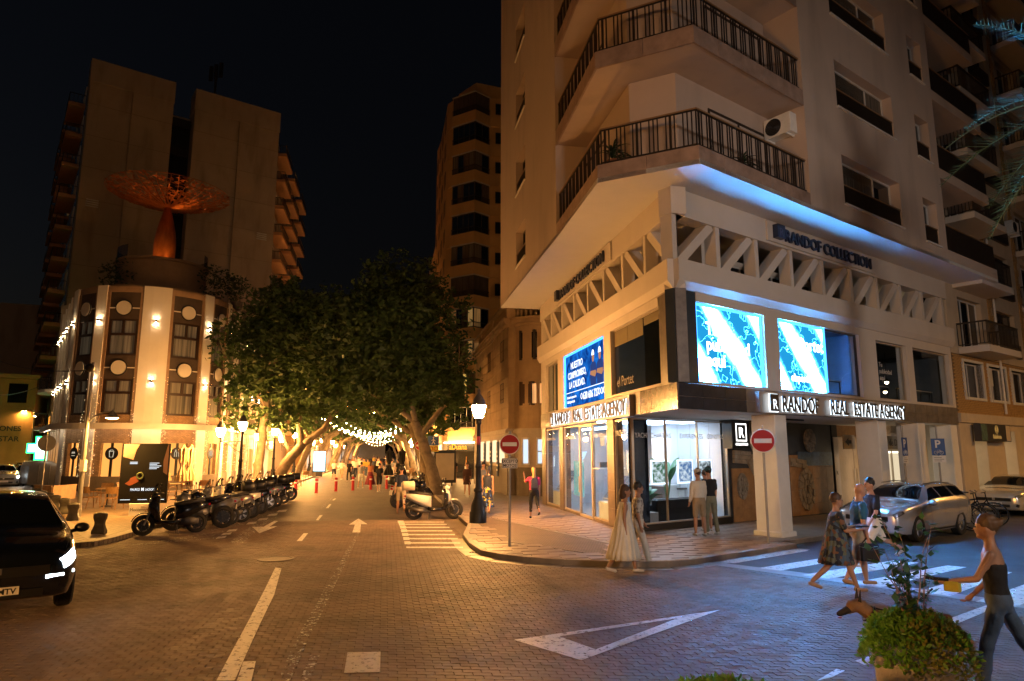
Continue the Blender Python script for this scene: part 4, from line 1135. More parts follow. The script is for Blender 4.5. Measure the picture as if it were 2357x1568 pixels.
# upper floors
FHB = 2.64
for i in range(9):
    z = 6.12 + FHB * i
    wall_holes(MB(FR), BX0, BX1, z, z + FHB, .012 + .0, .4, [(17.3, 19.7, z + .3, z + 2.35), (21.3, 23.6, z + .9, z + 2.3), (25.2, 27.6, z + .3, z + 2.35), (29.4, 31.6, z + .9, z + 2.3)]).build('wall', M_cream, bh)
    window(bh, FR, 17.3, 19.7, z + .3, z + 2.35, .2, 3, M_wfr, M_gdark)
    window(bh, FR, 21.3, 23.6, z + .9, z + 2.3, .2, 2, M_dfr, M_gdark)
    window(bh, FR, 25.2, 27.6, z + .3, z + 2.35, .2, 3, M_wfr, M_gdark)
    window(bh, FR, 29.4, 31.6, z + .9, z + 2.3, .2, 2, M_dfr, M_gdark)
    for x0, x1 in ((16.9, 20.3), (24.8, 28.2)):
        MB(FR).box(x0, x1, -1.05, .0, z, z + .26).build('balcony_slab', M_plas, bh)
        q = [FR @ Vector(p) for p in ((x0 + .05, -.0, 0), (x0 + .05, -1.0, 0), (x1 - .05, -1.0, 0), (x1 - .05, 0, 0))]
        railing(bh, q, z + .26, .95, .12, .025, joined=(i > 0 or x0 > 20), hand=M_rail)
    MB(FR).box(21.3, 23.6, -.12, .0, z + .3, z + .9).build('window_rail', M_rail, bh)
    for j in range(8):
        for xx in (20.45, 24.35):
            w = .42 if j % 2 else .3
            MB(FR).box(xx, xx + w, -.03, .012, z + .02 + j * .33, z + .33 + j * .33).build('quoin', M_brick, bh)
pipe = MB(FR).tube([(20.95, -.08, 3.9), (20.95, -.08, 30)], .05, 8).build('downpipe', M_wfr, bh)
# plants and an air conditioner on its balconies
def spiky(loc, r, n, label, m, h=.5):
    t = thing('balcony_plant', label, 'plant', loc); rr = random.Random(int(loc[2] * 100))
    MB(T(*loc)).lathe([(.13, 0), (.17, .26), (.15, .27), (.02, .25)], 12).build('pot', mat('terracotta', (.3, .13, .07), .8), t)
    mb = MB()
    for i in range(n):
        a = rr.uniform(0, 2 * pi); el = rr.uniform(.2, 1.4); L_ = r * rr.uniform(.6, 1.1)
        b = Vector(loc) + Vector((0, 0, .25 + h * rr.random() * .5)); d = Vector((cos(a) * cos(el), sin(a) * cos(el), sin(el)))
        big_leaf(mb, b, b + d * L_, .025, .6)
    mb.build('leaves', m, t, kind='stuff')
    return t
M_dleaf = mat('dark_leaf', (.03, .06, .025), .5, var=.3)
spiky(FUR @ Vector((9.7, .5, Z0 + .5)), 1.0, 40, 'spiky potted plant on the lowest end loggia', M_dleaf, 1.2)
spiky(IB.lerp(PB, .55) + Vector((0, 0, Z0 + .46)), .7, 45, 'spiky potted plant on the lowest corner balcony', M_dleaf, .5)
spiky(IC.lerp(PC_, .5) + e1 * 2.2 + Vector((0, 0, Z0 + .46)), .6, 50, 'bushy potted plant behind the lowest balcony rail on the right', M_dleaf, .4)
spiky(FR @ Vector((17.6, -.7, 6.12 + FHB + .27)), .7, 60, 'bushy potted plant at the rail of the second brick balcony', M_dleaf)
spiky(FR @ Vector((18.6, -.7, 6.12 + FHB + .27)), .6, 50, 'second bushy potted plant along the same brick balcony rail', M_dleaf)
ac_unit(FR, 24.0, -.02, 6.12 + 2 * FHB + .9, 'air conditioner between the windows of the brick house')
# shop sign
sg = thing('fascia_sign', 'dark shop sign with gold emblem over the first brick house shop', 'sign', FR @ Vector((18.5, -.3, 2.8)))
MB(FR).box(17.2, 20.3, -.35, -.11, 2.75, 3.42).build('board', mat('sign_dark', (.04, .04, .045), .4), sg)
M_gold = emis('gold_print', (.8, .42, .1), .5)
text('Babilònia', .24, .003, face(FR, 18.8, -.355, 2.86), M_gold, 'lettering', sg, 'CENTER')
mb = MB(FR)
for r_ in (.06, .11, .16): mb.torus((18.8, -.355, 3.22), (0, 1, 0), r_, .008, 14, 4)
mb.build('emblem', M_gold, sg, kind='stuff')
MB(FR).box(17.25, 17.8, -.356, -.352, 2.78, 3.4).build('palm_print', mat('palm_print', (.06, .12, .1), .5, var=.6, vs=9), sg)
MB(FR).box(19.8, 20.25, -.356, -.352, 2.78, 3.4).build('pale_print', M_cream, sg)
# hand-written shop sign and arrow board under the arcade, with a lit shop behind
MB(FR).box(9.9, 16.0, 5.9, 6.0, .1, 3.36).build('arcade_back_wall', M_cream, cb)
t = thing('arcade_shop', 'lit clothes shop front at the end of the arcade', 'shop', FR @ Vector((15.0, 2.0, 0)))
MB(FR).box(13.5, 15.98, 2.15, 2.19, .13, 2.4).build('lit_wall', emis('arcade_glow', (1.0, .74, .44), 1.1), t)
window(t, FR, 13.5, 15.95, .13, 2.42, 2.05, 3, M_alu, M_gl, .05, name='shop_window')
MB(FR).box(14.1, 15.9, 2.10, 2.13, 2.3, 2.38).build('shop_lamp', M_lit, t)
t = thing('hanging_sign', 'grey board with handwritten lettering above the arcade shop', 'sign', FR @ Vector((15, 1.9, 2.5)))
MB(FR).box(13.9, 16.0, 1.95, 2.0, 2.45, 2.95).build('board', mat('board_grey', (.3, .27, .23), .7), t)
text('Art de D\'', .36, .003, face(FR, 14.1, 1.945, 2.58), M_black, 'lettering', t)
t = thing('arrow_board', 'pale hanging board with a black arrow under the arcade', 'sign', FR @ Vector((12.0, 1.9, 2.5)))
MB(FR).box(11.3, 12.1, 1.95, 1.99, 2.45, 2.95).build('board', M_cream, t)
MB(FR).add([(11.4, 1.945, 2.7), (11.65, 1.945, 2.55), (11.65, 1.945, 2.64), (11.85, 1.945, 2.64), (11.85, 1.945, 2.76), (11.65, 1.945, 2.76), (11.65, 1.945, 2.85)], [(0, 1, 2, 3, 4, 5, 6)]).build('arrow', M_black, t)
# ---- palm whose crown hangs into the right edge
def palm(loc, h, label):
    t = thing('palm_tree', label, 'palm', loc); rr = random.Random(3)
    mb = MB(T(*loc)); pr = []
    n = 40
    for i in range(n + 1):
        z = h * i / n; r = .24 - .05 * i / n
        pr += [(r * (1.12 if i % 2 else .96), z)]
    mb.lathe(pr, 12); mb.build('trunk', mat('palm_trunk', (.16, .12, .085), .9, var=.3, bump=.6), t)
    top = Vector(loc) + Vector((0, 0, h)); M_fr = mat('palm_leaflet', (.06, .10, .05), .5, var=.35, vs=4)
    for k in range(34):
        a = 2 * pi * k / 34 * 5.0 + rr.random(); el = radians(rr.uniform(-25, 70)); L_ = rr.uniform(2.6, 3.4)
        pts = []; d = Vector((cos(a) * cos(el), sin(a) * cos(el), sin(el))); p = top.copy()
        for i in range(15):
            pts.append(p.copy()); d = (d + Vector((0, 0, -.075))).normalized(); p += d * (L_ / 14)
        mb = MB(); mb.tube(pts, [.03 * (1 - i / 16) for i in range(15)], 5)
        for i in range(1, 14):
            for f in (0, .33, .66):
                q = pts[i].lerp(pts[i + 1], f); dd = (pts[i + 1] - pts[i]).normalized(); sd = dd.cross(Vector((0, 0, 1))).normalized(); up = sd.cross(dd)
                ln = .55 * sin(pi * min(1, (i + f) / 14 * .85 + .15)) + .08
                for s_ in (1, -1):
                    tip = q + (sd * s_ * .75 + dd * .55 + up * .25 + Vector((rr.gauss(0, .08), rr.gauss(0, .08), rr.gauss(0, .08) - .12))) * ln; w = dd * .018
                    mb.add([q - w, q + w, tip], [(0, 1, 2)])
        mb.build('frond', M_fr, t)
palm((11.25, 11.7, 0), 8.8, 'palm tree whose blue-lit fronds hang in at the right edge')
# ---- bicycles and parking signs stand by later
# ================================================================ art deco house, tower and the rest of the right side
M_deco = mat('deco_stone', (.36, .255, .155), .85, var=.16, vs=1.5, bump=.25, bs=40, stain=.4)
M_decog = mat('deco_grey', (.44, .38, .32), .8, var=.08, vs=2, stain=.2)
M_lowg = mat('dark_plinth', (.14, .115, .09), .7, var=.15, vs=3)
dc = thing('deco_house', 'low stone house with a rounded bay and balustrade beside the corner building', 'building', S(6.5, 36))
FD = frame(S(6.35, 35.4), -AZS)                   # x right across, y inward along the promenade
RB = 1.75; CB = (2.05, 1.0)                        # rounded bay
def arc(cx, cy_, r, a0, a1, n):
    return [(cx + r * cos(radians(a0 + (a1 - a0) * i / n)), cy_ + r * sin(radians(a0 + (a1 - a0) * i / n))) for i in range(n + 1)]
def bay_poly(grow=0.0):
    r = RB + grow
    return [(-.0 - grow, .3)] + [(.0 - grow, .35 - grow)] + arc(CB[0], CB[1], r, 200, 340, 14) + [(4.6, .35 - grow), (4.6, 14), (-grow, 14)]
def ring_band(mb, z0, z1, grow): mb.prism(bay_poly(grow), z0, z1)
m_ = MB(FD); ring_band(m_, .1, 1.55, .05); m_.build('plinth', M_lowg, dc)
m_ = MB(FD); m_.prism([(p[0], p[1] + .0) for p in bay_poly(0)], 1.55, 9.4); m_.build('wall', M_deco, dc)
m_ = MB(FD); m_.prism([(p[0], p[1]) for p in bay_poly(.03)], 1.555, 3.3); m_.build('ground_storey', M_decog, dc)
for z0, z1, gr in ((3.3, 3.48, .18), (3.48, 3.56, .1), (9.0, 9.15, .12), (9.15, 9.35, .28), (9.35, 9.45, .36)):
    m_ = MB(FD); ring_band(m_, z0, z1, gr); m_.build('moulding', M_deco if z0 > 5 else M_decog, dc)
m_ = MB(FD); ring_band(m_, 10.25, 10.4, .2); m_.build('balustrade_rail', M_deco, dc)
m_ = MB(FD); m_.prism(bay_poly(-.25), 9.45, 9.6); m_.build('roof', M_deco, dc)
bal = MB().lathe([(.05, 0), (.06, .08), (.1, .3), (.05, .52), (.07, .7), (.05, .8)], 8).mesh('baluster', M_deco, smooth=True)
bm_ = []
for (x, y) in arc(CB[0], CB[1], RB + .05, 200, 340, 15): bm_.append(FD @ T(x, y, 9.45))
for i in range(34): bm_.append(FD @ T(.08, .5 + i * .36, 9.45))
for i in range(3): bm_.append(FD @ T(3.9 + .3 * i, .4, 9.45))
pieces('baluster', dc, bal, bm_)
for x, y in ((.0, .35), (.0, 5), (.0, 10)): MB(FD).box(x - .1, x + .35, y - .1, y + .35, 9.45, 10.45).build('balustrade_pier', M_deco, dc)
# rusticated courses on the flank towards the promenade and front strip
FDL = FD @ RZ(radians(-90))                       # flank: x right along -y ... seen from the street
for k in range(10):
    z = 3.6 + k * .54
    for j in range(5):
        x0 = -13.6 + j * 2.7
        MB(FDL).bbox(x0 + .01, x0 + 2.69, -.035, .01, z + .01, z + .53, .01).build('stone_course', M_deco, dc)
    MB(FD).bbox(.02, .32, .30, .36, z + .01, z + .53, .005).build('stone_course', M_deco, dc)
M_curL = curtain_mat('lit_lace', (.75, .42, .16), 1.0, 16)
M_curD = curtain_mat('dim_curtain', (.16, .11, .07), 0, 24)
def arc_window(parent, z0, z1, a0, a1, n, frm, gl, r=RB + .02, lit=None):
    pts = arc(CB[0], CB[1], r, a0, a1, n)
    mb = MB(FD); inn_ = arc(CB[0], CB[1], r - .12, a0, a1, n)
    for i in range(n):
        q = [pts[i], pts[i + 1], inn_[i + 1], inn_[i]]
        mb.prism(q, z0, z0 + .1); mb.prism(q, z1 - .12, z1)
    for i in range(n + 1):
        p = pts[i]; a = radians(a0 + (a1 - a0) * i / n)
        mb.cyl((p[0], p[1], z0), (p[0], p[1], z1), .07, n=6)
    w = mb.build('bay_window', frm, parent)
    pp = arc(CB[0], CB[1], r + .005, a0, a1, n)
    for i in range(n):
        MB(FD).quad((*pp[i], z0 + .1), (*pp[i + 1], z0 + .1), (*pp[i + 1], z1 - .12), (*pp[i], z1 - .12)).build('pane', gl[i % len(gl)], w)
    return w
M_brownf = mat('brown_frame', (.05, .022, .01), .5)
arc_window(dc, 7.15, 8.75, 215, 325, 4, M_dfr, [M_gdark])
arc_window(dc, 4.75, 6.0, 215, 325, 5, M_brownf, [M_brownf, M_curL, M_curL, M_brownf, M_curL])
for z0, z1, y in ((5.0, 6.1, 1.6), (7.3, 8.5, 1.6), (5.0, 6.1, 6.5), (7.3, 8.5, 6.5)):
    window(dc, FDL, -y - .9, -y, z0, z1, -.06, 2, M_brownf, M_gdark, .05)
# ground-storey lit windows of the bay
M_ltw = emis('frosted_light', (.75, .88, 1.0), 1.1)
for a0, a1 in ((222, 232), (248, 285), (296, 312)):
    pts = arc(CB[0], CB[1], RB + .06, a0, a1, 3)
    mb = MB(FD)
    for i in range(3): mb.quad((*pts[i], 1.75), (*pts[i + 1], 1.75), (*pts[i + 1], 3.0), (*pts[i], 3.0))
    w = mb.build('window', M_ltw, dc)
    mb = MB(FD); p2 = arc(CB[0], CB[1], RB + .08, a0 - 1, a1 + 1, 3)
    for i in range(3):
        for z0, z1 in ((1.68, 1.76), (2.98, 3.08)) + (((2.34, 2.4),) if a1 - a0 > 30 else ()): mb.prism([p2[i], p2[i + 1], pts[i + 1], pts[i]], z0, z1)
    for q in (p2[0], p2[-1]): mb.cyl((*q, 1.68), (*q, 3.08), .04, n=6)
    mb.build('frame', M_wfr, w)
for k in range(4):
    y = 1.2 + k * 2.6
    MB(FDL).box(-y - 1.5, -y, -.07, -.04, 1.75, 3.0).build('lit_window', emis('warm_window', (1.0, .75, .42), 1.4), dc)
    t = thing('banner', ['blue upright banner beside the round bay', 'blue upright banner second along the deco flank', 'blue upright banner third along the deco flank', 'blue upright banner farthest along the deco flank'][k], 'banner', FDL @ Vector((-y - 1.9, -.15, 1.0)))
    MB(FDL).box(-y - 2.15, -y - 1.65, -.14, -.1, 1.0, 2.9).build('cloth', mat('banner_blue', (.05, .08, .16), .7), t)
    for q in range(5): MB(FDL).box(-y - 2.05, -y - 1.95 + .3 * random.random(), -.145, -.142, 1.3 + q * .25, 1.4 + q * .25).build('printed_line', M_wht, t)

# ---- tower with stacked bay windows
M_tow = mat('orange_render', (.58, .34, .13), .85, var=.08, vs=.6, bump=.2, bs=70, stain=.2)
tw = thing('bay_tower', 'tall orange apartment tower with stacked glazed corner bays', 'building', (-3.3, 58, 0))
A_ = Vector((-3.33, 58, 0)); dl = Vector((-.84, .545, 0)); dr_ = Vector((.707, .707, 0))
TB, TC = A_ + dl * 2.64, A_ + dr_ * 1.85
TD = TB + Vector((-.55, 1.1, 0)); TE = TD + DS * 14; TF_ = TC + NS * 1.4
back = [TE + NS * 12, TF_ + NS * 8]
FT_ = 2.88; NFT = 11
poly = [tuple(p[:2]) for p in (A_, TC, TF_, back[1], back[0], TE, TD, TB)]
for i in range(NFT):
    z = 3.35 + FT_ * i
    shr = Vector((.0, .35, 0))
    # spandrel band proud, glazing set back
    MB().prism(poly, z, z + 1.0).build('spandrel', M_tow, tw)
    p2 = [tuple((p + shr * .6)[:2]) for p in (A_, TC)] + [tuple(p[:2]) for p in (TF_, back[1], back[0], TE, TD)] + [tuple((TB + Vector((.22, .2, 0)))[:2])]
    MB().prism(p2, z + 1.0, z + FT_).build('storey', M_tow, tw)
    MB().prism([tuple((p + q)[:2]) for p, q in ((A_, Vector((0, -.04, 0))), (TC, Vector((.02, 0, 0))), (TC, Vector((0, .25, 0))), (A_, Vector((0, .28, 0))), (TB, Vector((.1, .3, 0))), (TB, Vector((-.03, 0, 0))))], z + FT_ - .1, z + FT_ - .003).build('lintel', M_cream, tw)
    lit = {1: 0, 2: 1, 3: 1, 9: 2}.get(i, 0)
    for (P, D_, L_, n) in ((A_ + dl * 2.64, -dl, 2.64, 4), (A_, dr_, 1.85, 2)):
        F_ = frame(P, atan2(D_.y, D_.x))
        gl = [[M_gdark], [M_gdark, M_curD], [curtain_mat('grey_curtain', (.2, .16, .12), 0, 18), M_gdark, M_curD]][i % 3]
        if i in (2, 3): gl = [curtain_mat('lit_curtain', (.42, .22, .07), .3, 14), M_gdark, M_curD, curtain_mat('lit_curtain2', (.5, .3, .1), .4, 14)]
        if i == 1: gl = [M_curD, M_gdark, emis('lit_room', (.9, .55, .12), .8)]
        if i == 7: gl = [M_gdark, M_curD, M_gdark]
        if i in (4, 10, 12): gl = [curtain_mat('blind_dim', (.11, .08, .055), 0, 40)]
        window(tw, F_, .06, L_ - .06, z + 1.0, z + FT_ - .1, .06, n, M_wfr if i == 0 else mat('bronze_frame', (.10, .075, .05), .4, .4), gl, .07)
        railing(tw, [tuple((F_ @ Vector((.05, -.0, 0)))[:2]), tuple((F_ @ Vector((L_ - .05, .0, 0)))[:2])], z + 1.0, .5, .13, .025, joined=True, hand=M_rail)
    F_ = frame(TC, radians(90) - radians(79.6)); window(tw, F_, .5, 1.1, z + 1.2, z + 2.3, -.02, 1, M_dfr, emis('lit_room', (.9, .55, .12), .8) if i == 2 else M_gdark, .05)
    F_ = frame(TE, -(radians(90) + AZS))
    for k in range(4): window(tw, F_, 1.0 + 3.4 * k, 2.5 + 3.4 * k, z + 1.0, z + 2.4, -.03, 2, M_dfr, M_gdark, .05)
MB().prism(poly, .1, 3.35).build('ground_storey', M_cream, tw)
MB().prism([tuple((p)[:2]) for p in (A_ + Vector((0, 1.5, 0)), TF_ + Vector((0, 1, 0)), back[1], back[0], TE, TD + Vector((1, 1, 0)))], 3.35 + FT_ * NFT, 3.35 + FT_ * NFT + 1.6).build('attic', M_tow, tw)
# shop fronts at its foot
FTS = frame(TB, atan2(-dl.y, -dl.x))
FTS2 = frame(TE, -(radians(90) + AZS))
t = thing('bar_front', 'black lit bar front with orange lettering at the foot of the tower', 'shop', FTS @ Vector((1.3, -.2, 0)))
MB(FTS).box(.1, 4.6, -.25, -.05, 2.4, 3.15).build('fascia', M_black, t)
text('aDuana', .62, .01, face(FTS, .4, -.27, 2.55), emis('orange_neon', (1, .38, .04), 2.2), 'lettering', t, bold=.01)
MB(FTS).box(.1, 4.6, -.1, -.02, .1, 2.4).build('glazing', M_gdark, t)
for k in range(3):
    x = .55 + k * 1.6
    MB(FTS).lathe([(.1, 0), (.11, .6), (.04, .95), (.04, 1.25)], 10, (x, -.16, .7)).build('bottle_print', mat('bottle_gold', (.30, .13, .03), .4), t)
    MB(FTS).box(x - .09, x + .09, -.285, -.275, .95, 1.15).build('bottle_label', M_wht, t)
MB(FTS).box(.0, 4.7, -.5, -.26, 3.1, 3.14).build('light_strip', emis('strip_warm', (1, .55, .18), 130), t)
t = thing('corner_shop', 'brightly lit shop front with white canopy on the promenade side of the tower', 'shop', FTS2 @ Vector((10, -.3, 0)))
MB(FTS2).box(.0, 14.5, -1.3, -.02, 3.0, 3.1).build('canopy', M_wht, t)
MB(FTS2).box(.2, 14.2, -1.2, -1.0, 2.94, 2.99).build('light_strip', emis('strip_warm', (1, .55, .18), 130), t)
MB(FTS2).box(.0, 14.4, -.1, -.03, 2.35, 2.95).build('fascia', mat('fascia_print', (.5, .4, .3), .5, var=.6, vs=4, emit=(1, .7, .4), es=.5), t)
for k in range(6):
    MB(FTS2).box(.3 + 2.35 * k, 2.3 + 2.35 * k, -.08, -.04, .2, 2.3).build('lit_pane', emis('pane_cool', (.85, .85, .8), .9) if k % 2 else emis('pane_warm', (1, .68, .35), .9), t)
    MB(FTS2).box(.05 + 2.35 * k, .28 + 2.35 * k, -.16, -.02, .1, 2.35).build('pier', M_decog, t)
# ---- farther houses on both sides of the promenade
def far_house(side, s0, s1, h, wallm, label, seed, tbase=None, floors=None, shop=True):
    rr = random.Random(seed)
    t0 = tbase if tbase is not None else (6.2 if side > 0 else -10.4)
    o = S(t0, s0 if side < 0 else s1)
    F_ = frame(o, (radians(90) - AZS) if side < 0 else -(radians(90) + AZS))
    L_ = s1 - s0
    h_ = thing('town_house', label, 'building', S(t0, (s0 + s1) / 2))
    MB(F_).box(0, L_, 0, 14, 3.4, h).build('wall', wallm, h_)
    MB(F_).box(-.1, L_ + .1, -.25, 14, h, h + .3).build('roof', wallm, h_)
    n = max(2, int(L_ / 3.0)); fl_ = max(1, int((h - 3.4) / 3.0))
    for f in range(fl_):
        z = 3.4 + f * (h - 3.4) / fl_
        for k in range(n):
            x = (k + .5) * L_ / n
            lit_ = rr.random() < .12
            window(h_, F_, x - .6, x + .6, z + .5, z + 2.3, -.03, 2, M_dfr, emis('lit_room', (.9, .55, .12), .8) if lit_ else M_gdark, .06)
            if f < 4: MB(F_).box(x - .9, x + .9, -.6, 0, z + .25, z + .4).build('balcony_slab', wallm, h_)
            if f < 3:
                MB(F_).box(x - .88, x + .88, -.58, -.55, z + .42, z + 1.2).build('balcony_rail', M_rail, h_)
    if shop:
        MB(F_).box(0, L_, .6, 14, .1, 3.4).build('ground_storey', wallm, h_)
        for k in range(n):
            x0 = k * L_ / n
            MB(F_).box(x0, x0 + .45, -.02, .62, .1, 3.4).build('pier', M_decog, h_)
            c = rr.choice([((1, .62, .28), 1.6), ((1, .75, .45), 1.9), ((.8, .9, 1), 1.7), ((1, .55, .2), 1.4)])
            MB(F_).box(x0 + .45, x0 + L_ / n, .5, .58, .2, 2.5).build('lit_pane', emis('pane%.2f' % c[0][1] + str(c[1]), c[0], c[1] * 2.5), h_)
            MB(F_).box(x0 + .45, x0 + L_ / n, .1, .6, 2.6, 3.3).build('fascia', rr.choice([M_black, M_cream, mat('red_fascia', (.3, .05, .03), .5), M_grey]), h_)
    return h_
M_ochre2 = mat('ochre_render', (.42, .27, .13), .85, var=.1, vs=1, stain=.2)
M_pink = mat('pink_render', (.42, .3, .23), .85, var=.1, vs=1, stain=.2)
far_house(1, 76, 90, 26, M_ochre2, 'ochre balconied block just beyond the bay tower', 1, 5.4)
far_house(1, 90.3, 112, 20, M_pink, 'darker lower block next beyond the ochre one on the right', 2, 4.6)
far_house(1, 112.3, 150, 15, M_ochre2, 'long low house far along the right of the promenade', 3, 6.2)
far_house(1, 150.3, 230, 14, M_pink, 'farthest right-hand house at the end of the promenade', 4, 6.2)
far_house(-1, 56, 68.6, 13, M_cream, 'cream house with shops just behind the rounded hotel', 5)
far_house(-1, 97, 125, 16, M_ochre2, 'ochre house beyond the blank-walled block on the left', 6)
far_house(1, 231, 262, 16, M_ochre2, 'added house with lit panes closing the far end of the promenade', 9, -14.0)  # added so that its lit panes brighten the dark far end
far_house(-1, 125.3, 230, 14, M_pink, 'farthest left-hand house at the end of the promenade', 7)
# ================================================================ rounded hotel on the left corner
M_hw = mat('hotel_white', (.78, .74, .68), .8, var=.05, vs=1, bump=.15, bs=80)
M_hb = mat('hotel_brown', (.075, .055, .045), .6, var=.2, vs=2)
M_htr = mat('hotel_trim', (.33, .22, .14), .7, var=.15, vs=3)
M_hwin = mat('hotel_frame', (.035, .018, .012), .5)
M_hcur = curtain_mat('hotel_curtain', (.30, .22, .13), .10, 9)
def brick_mat(name, col, mort, w=.24, h=.07):
    m = mat(name, col, .7, var=.2, vs=3)
    nt = m.node_tree; b = nt.nodes["Principled BSDF"]; N = nt.nodes.new; L = nt.links.new
    tc = N("ShaderNodeTexCoord"); sp = N("ShaderNodeSeparateXYZ"); L(tc.outputs['Object'], sp.inputs[0])
    ad = N("ShaderNodeMath"); L(sp.outputs[0], ad.inputs[0]); L(sp.outputs[1], ad.inputs[1])
    cb_ = N("ShaderNodeCombineXYZ"); L(ad.outputs[0], cb_.inputs[0]); L(sp.outputs[2], cb_.inputs[1])
    br = N("ShaderNodeTexBrick"); br.inputs['Scale'].default_value = 1; br.inputs['Brick Width'].default_value = w; br.inputs['Row Height'].default_value = h; br.inputs['Mortar Size'].default_value = .008
    br.inputs['Color1'].default_value = (1, 1, 1, 1); br.inputs['Color2'].default_value = (.75, .75, .75, 1); br.inputs['Mortar'].default_value = (*mort, 1)
    L(cb_.outputs[0], br.inputs['Vector'])
    src = b.inputs['Base Color'].links[0].from_socket
    mu = N("ShaderNodeMix"); mu.data_type = 'RGBA'; mu.blend_type = 'MULTIPLY'; mu.inputs['Factor'].default_value = 1
    L(src, mu.inputs['A']); L(br.outputs['Color'], mu.inputs['B']); L(mu.outputs['Result'], b.inputs['Base Color'])
    return m
M_hbr = brick_mat('hotel_brick', (.36, .235, .135), (.45, .4, .35))
HC = Vector((-23.45, 44.2, 0)); HR = 4.55; PH0 = atan2(-44.2, 23.45)
ho = thing('rounded_hotel', 'three storey hotel with rounded corner, white pilasters and round medallions', 'building', HC)
def hp(th, r): a = PH0 + radians(th); return (HC.x + r * cos(a), HC.y + r * sin(a))
def harc(th0, th1, r0, r1, n=None):
    n = n or max(1, int(abs(th1 - th0) / 5))
    return [hp(th0 + (th1 - th0) * i / n, r1) for i in range(n + 1)] + [hp(th1 - (th1 - th0) * i / n, r0) for i in range(n + 1)]
def hbox(th0, th1, r0, r1, z0, z1, name, m, parent=None): return MB().prism(harc(th0, th1, r0, r1)[::1], z0, z1).build(name, m, parent or ho)
TR = 10.4 - math.degrees(PH0); TL = -(180 + math.degrees(AZL)) - math.degrees(PH0)
DLs = Vector((sin(AZL), cos(AZL), 0))
Ra, La = Vector((*hp(TR, HR), 0)), Vector((*hp(TL, HR), 0))
FHR = frame(Ra, atan2(DS.y, DS.x))               # x away from camera along promenade, y = inward (left)
FHL = frame(La, atan2(-DLs.y, -DLs.x))           # x towards camera, y inward
LHR, LHL = 11.5, 9.0
core = [hp(TL + (TR - TL) * i / 30, HR - .35) for i in range(31)]
cr_ = [Ra + DS * LHR - NS * .35, La + DLs * LHL + Vector((cos(AZL), -sin(AZL), 0)) * .35]
MB().prism(core + [tuple(p[:2]) for p in cr_], .1, 12.1).build('core_wall', M_hb, ho)
ZL, ZB, Z2, Z2t, ZP1, Z1, Z1t, ZT = 3.74, 3.97, 4.48, 6.57, 7.94, 7.94, 10.14, 12.1
pil = [(-9.3, 9.3), (35.5, 43.7), (-43.7, -35.5), (67.5, TR + 2.5), (TL - 2.5, -67.5)]
for a, b in pil: hbox(a, b, HR - .4, HR + .10, .1, ZT + .05, 'pilaster', M_hw)
pan = [(9.3, 35.5), (43.7, 67.5), (-35.5, -9.3), (-67.5, -43.7)]
def hwin(a, b, z0, z1):
    m = (a + b) / 2; w = (b - a) / 2
    p = MB()
    fr_r0, fr_r1 = HR - .16, HR - .06
    for q0, q1, y0, y1 in ((a, b, z0, z0 + .12), (a, b, z1 - .12, z1), (a, a + 2, z0 + .12, z1 - .12), (b - 2, b, z0 + .12, z1 - .12), (m - .9, m + .9, z0 + 1.35, z1 - .12), (a + 2, b - 2, z0 + 1.2, z0 + 1.35)):
        p.prism(harc(q0, q1, fr_r0, fr_r1), y0, y1)
    wdw = p.build('window', M_hwin, ho)
    MB().prism(harc(a + 2, b - 2, HR - .2, HR - .17), z0 + .12, z1 - .12).build('curtain', M_hcur, wdw)
    MB().prism(harc(a + 2, b - 2, HR - .12, HR - .115), z0 + .12, z1 - .12).build('pane', M_gl, wdw)
for a, b in pan:
    e = 2.2
    hbox(a, b, HR - .34, HR - .0, ZT - .35, ZT + .0, 'trim', M_htr)
    hbox(a, a + e, HR - .34, HR + .02, ZB, ZT - .35, 'trim', M_htr); hbox(b - e, b, HR - .34, HR + .02, ZB, ZT - .35, 'trim', M_htr)
    hbox(a + e, b - e, HR - .34, HR - .03, ZB, Z2, 'brick_band', M_hbr)
    for z0, z1 in ((Z2t, ZP1), (Z1t, ZT - .35)):
        hbox(a + e, b - e, HR - .34, HR - .04, z0, z1, 'panel', M_hb)
        zm = z0 + .65
        hbox(a + e, b - e, HR - .05, HR + .0, zm - .03, zm + .03, 'strip', M_hw)
        th = (a + b) / 2; ang = PH0 + radians(th); c = Vector((*hp(th, HR + .0), zm))
        nrm = Vector((cos(ang), sin(ang), 0))
        MB().cyl(c - nrm * .06, c + nrm * .08, .41, n=28).build('medallion', M_hw, ho)
        MB().torus(c + nrm * .03, nrm, .46, .03, 28, 6).build('medallion_ring', M_black, ho)
    hwin(a + e, b - e, Z2, Z2t); hwin(a + e, b - e, Z1, Z1t)
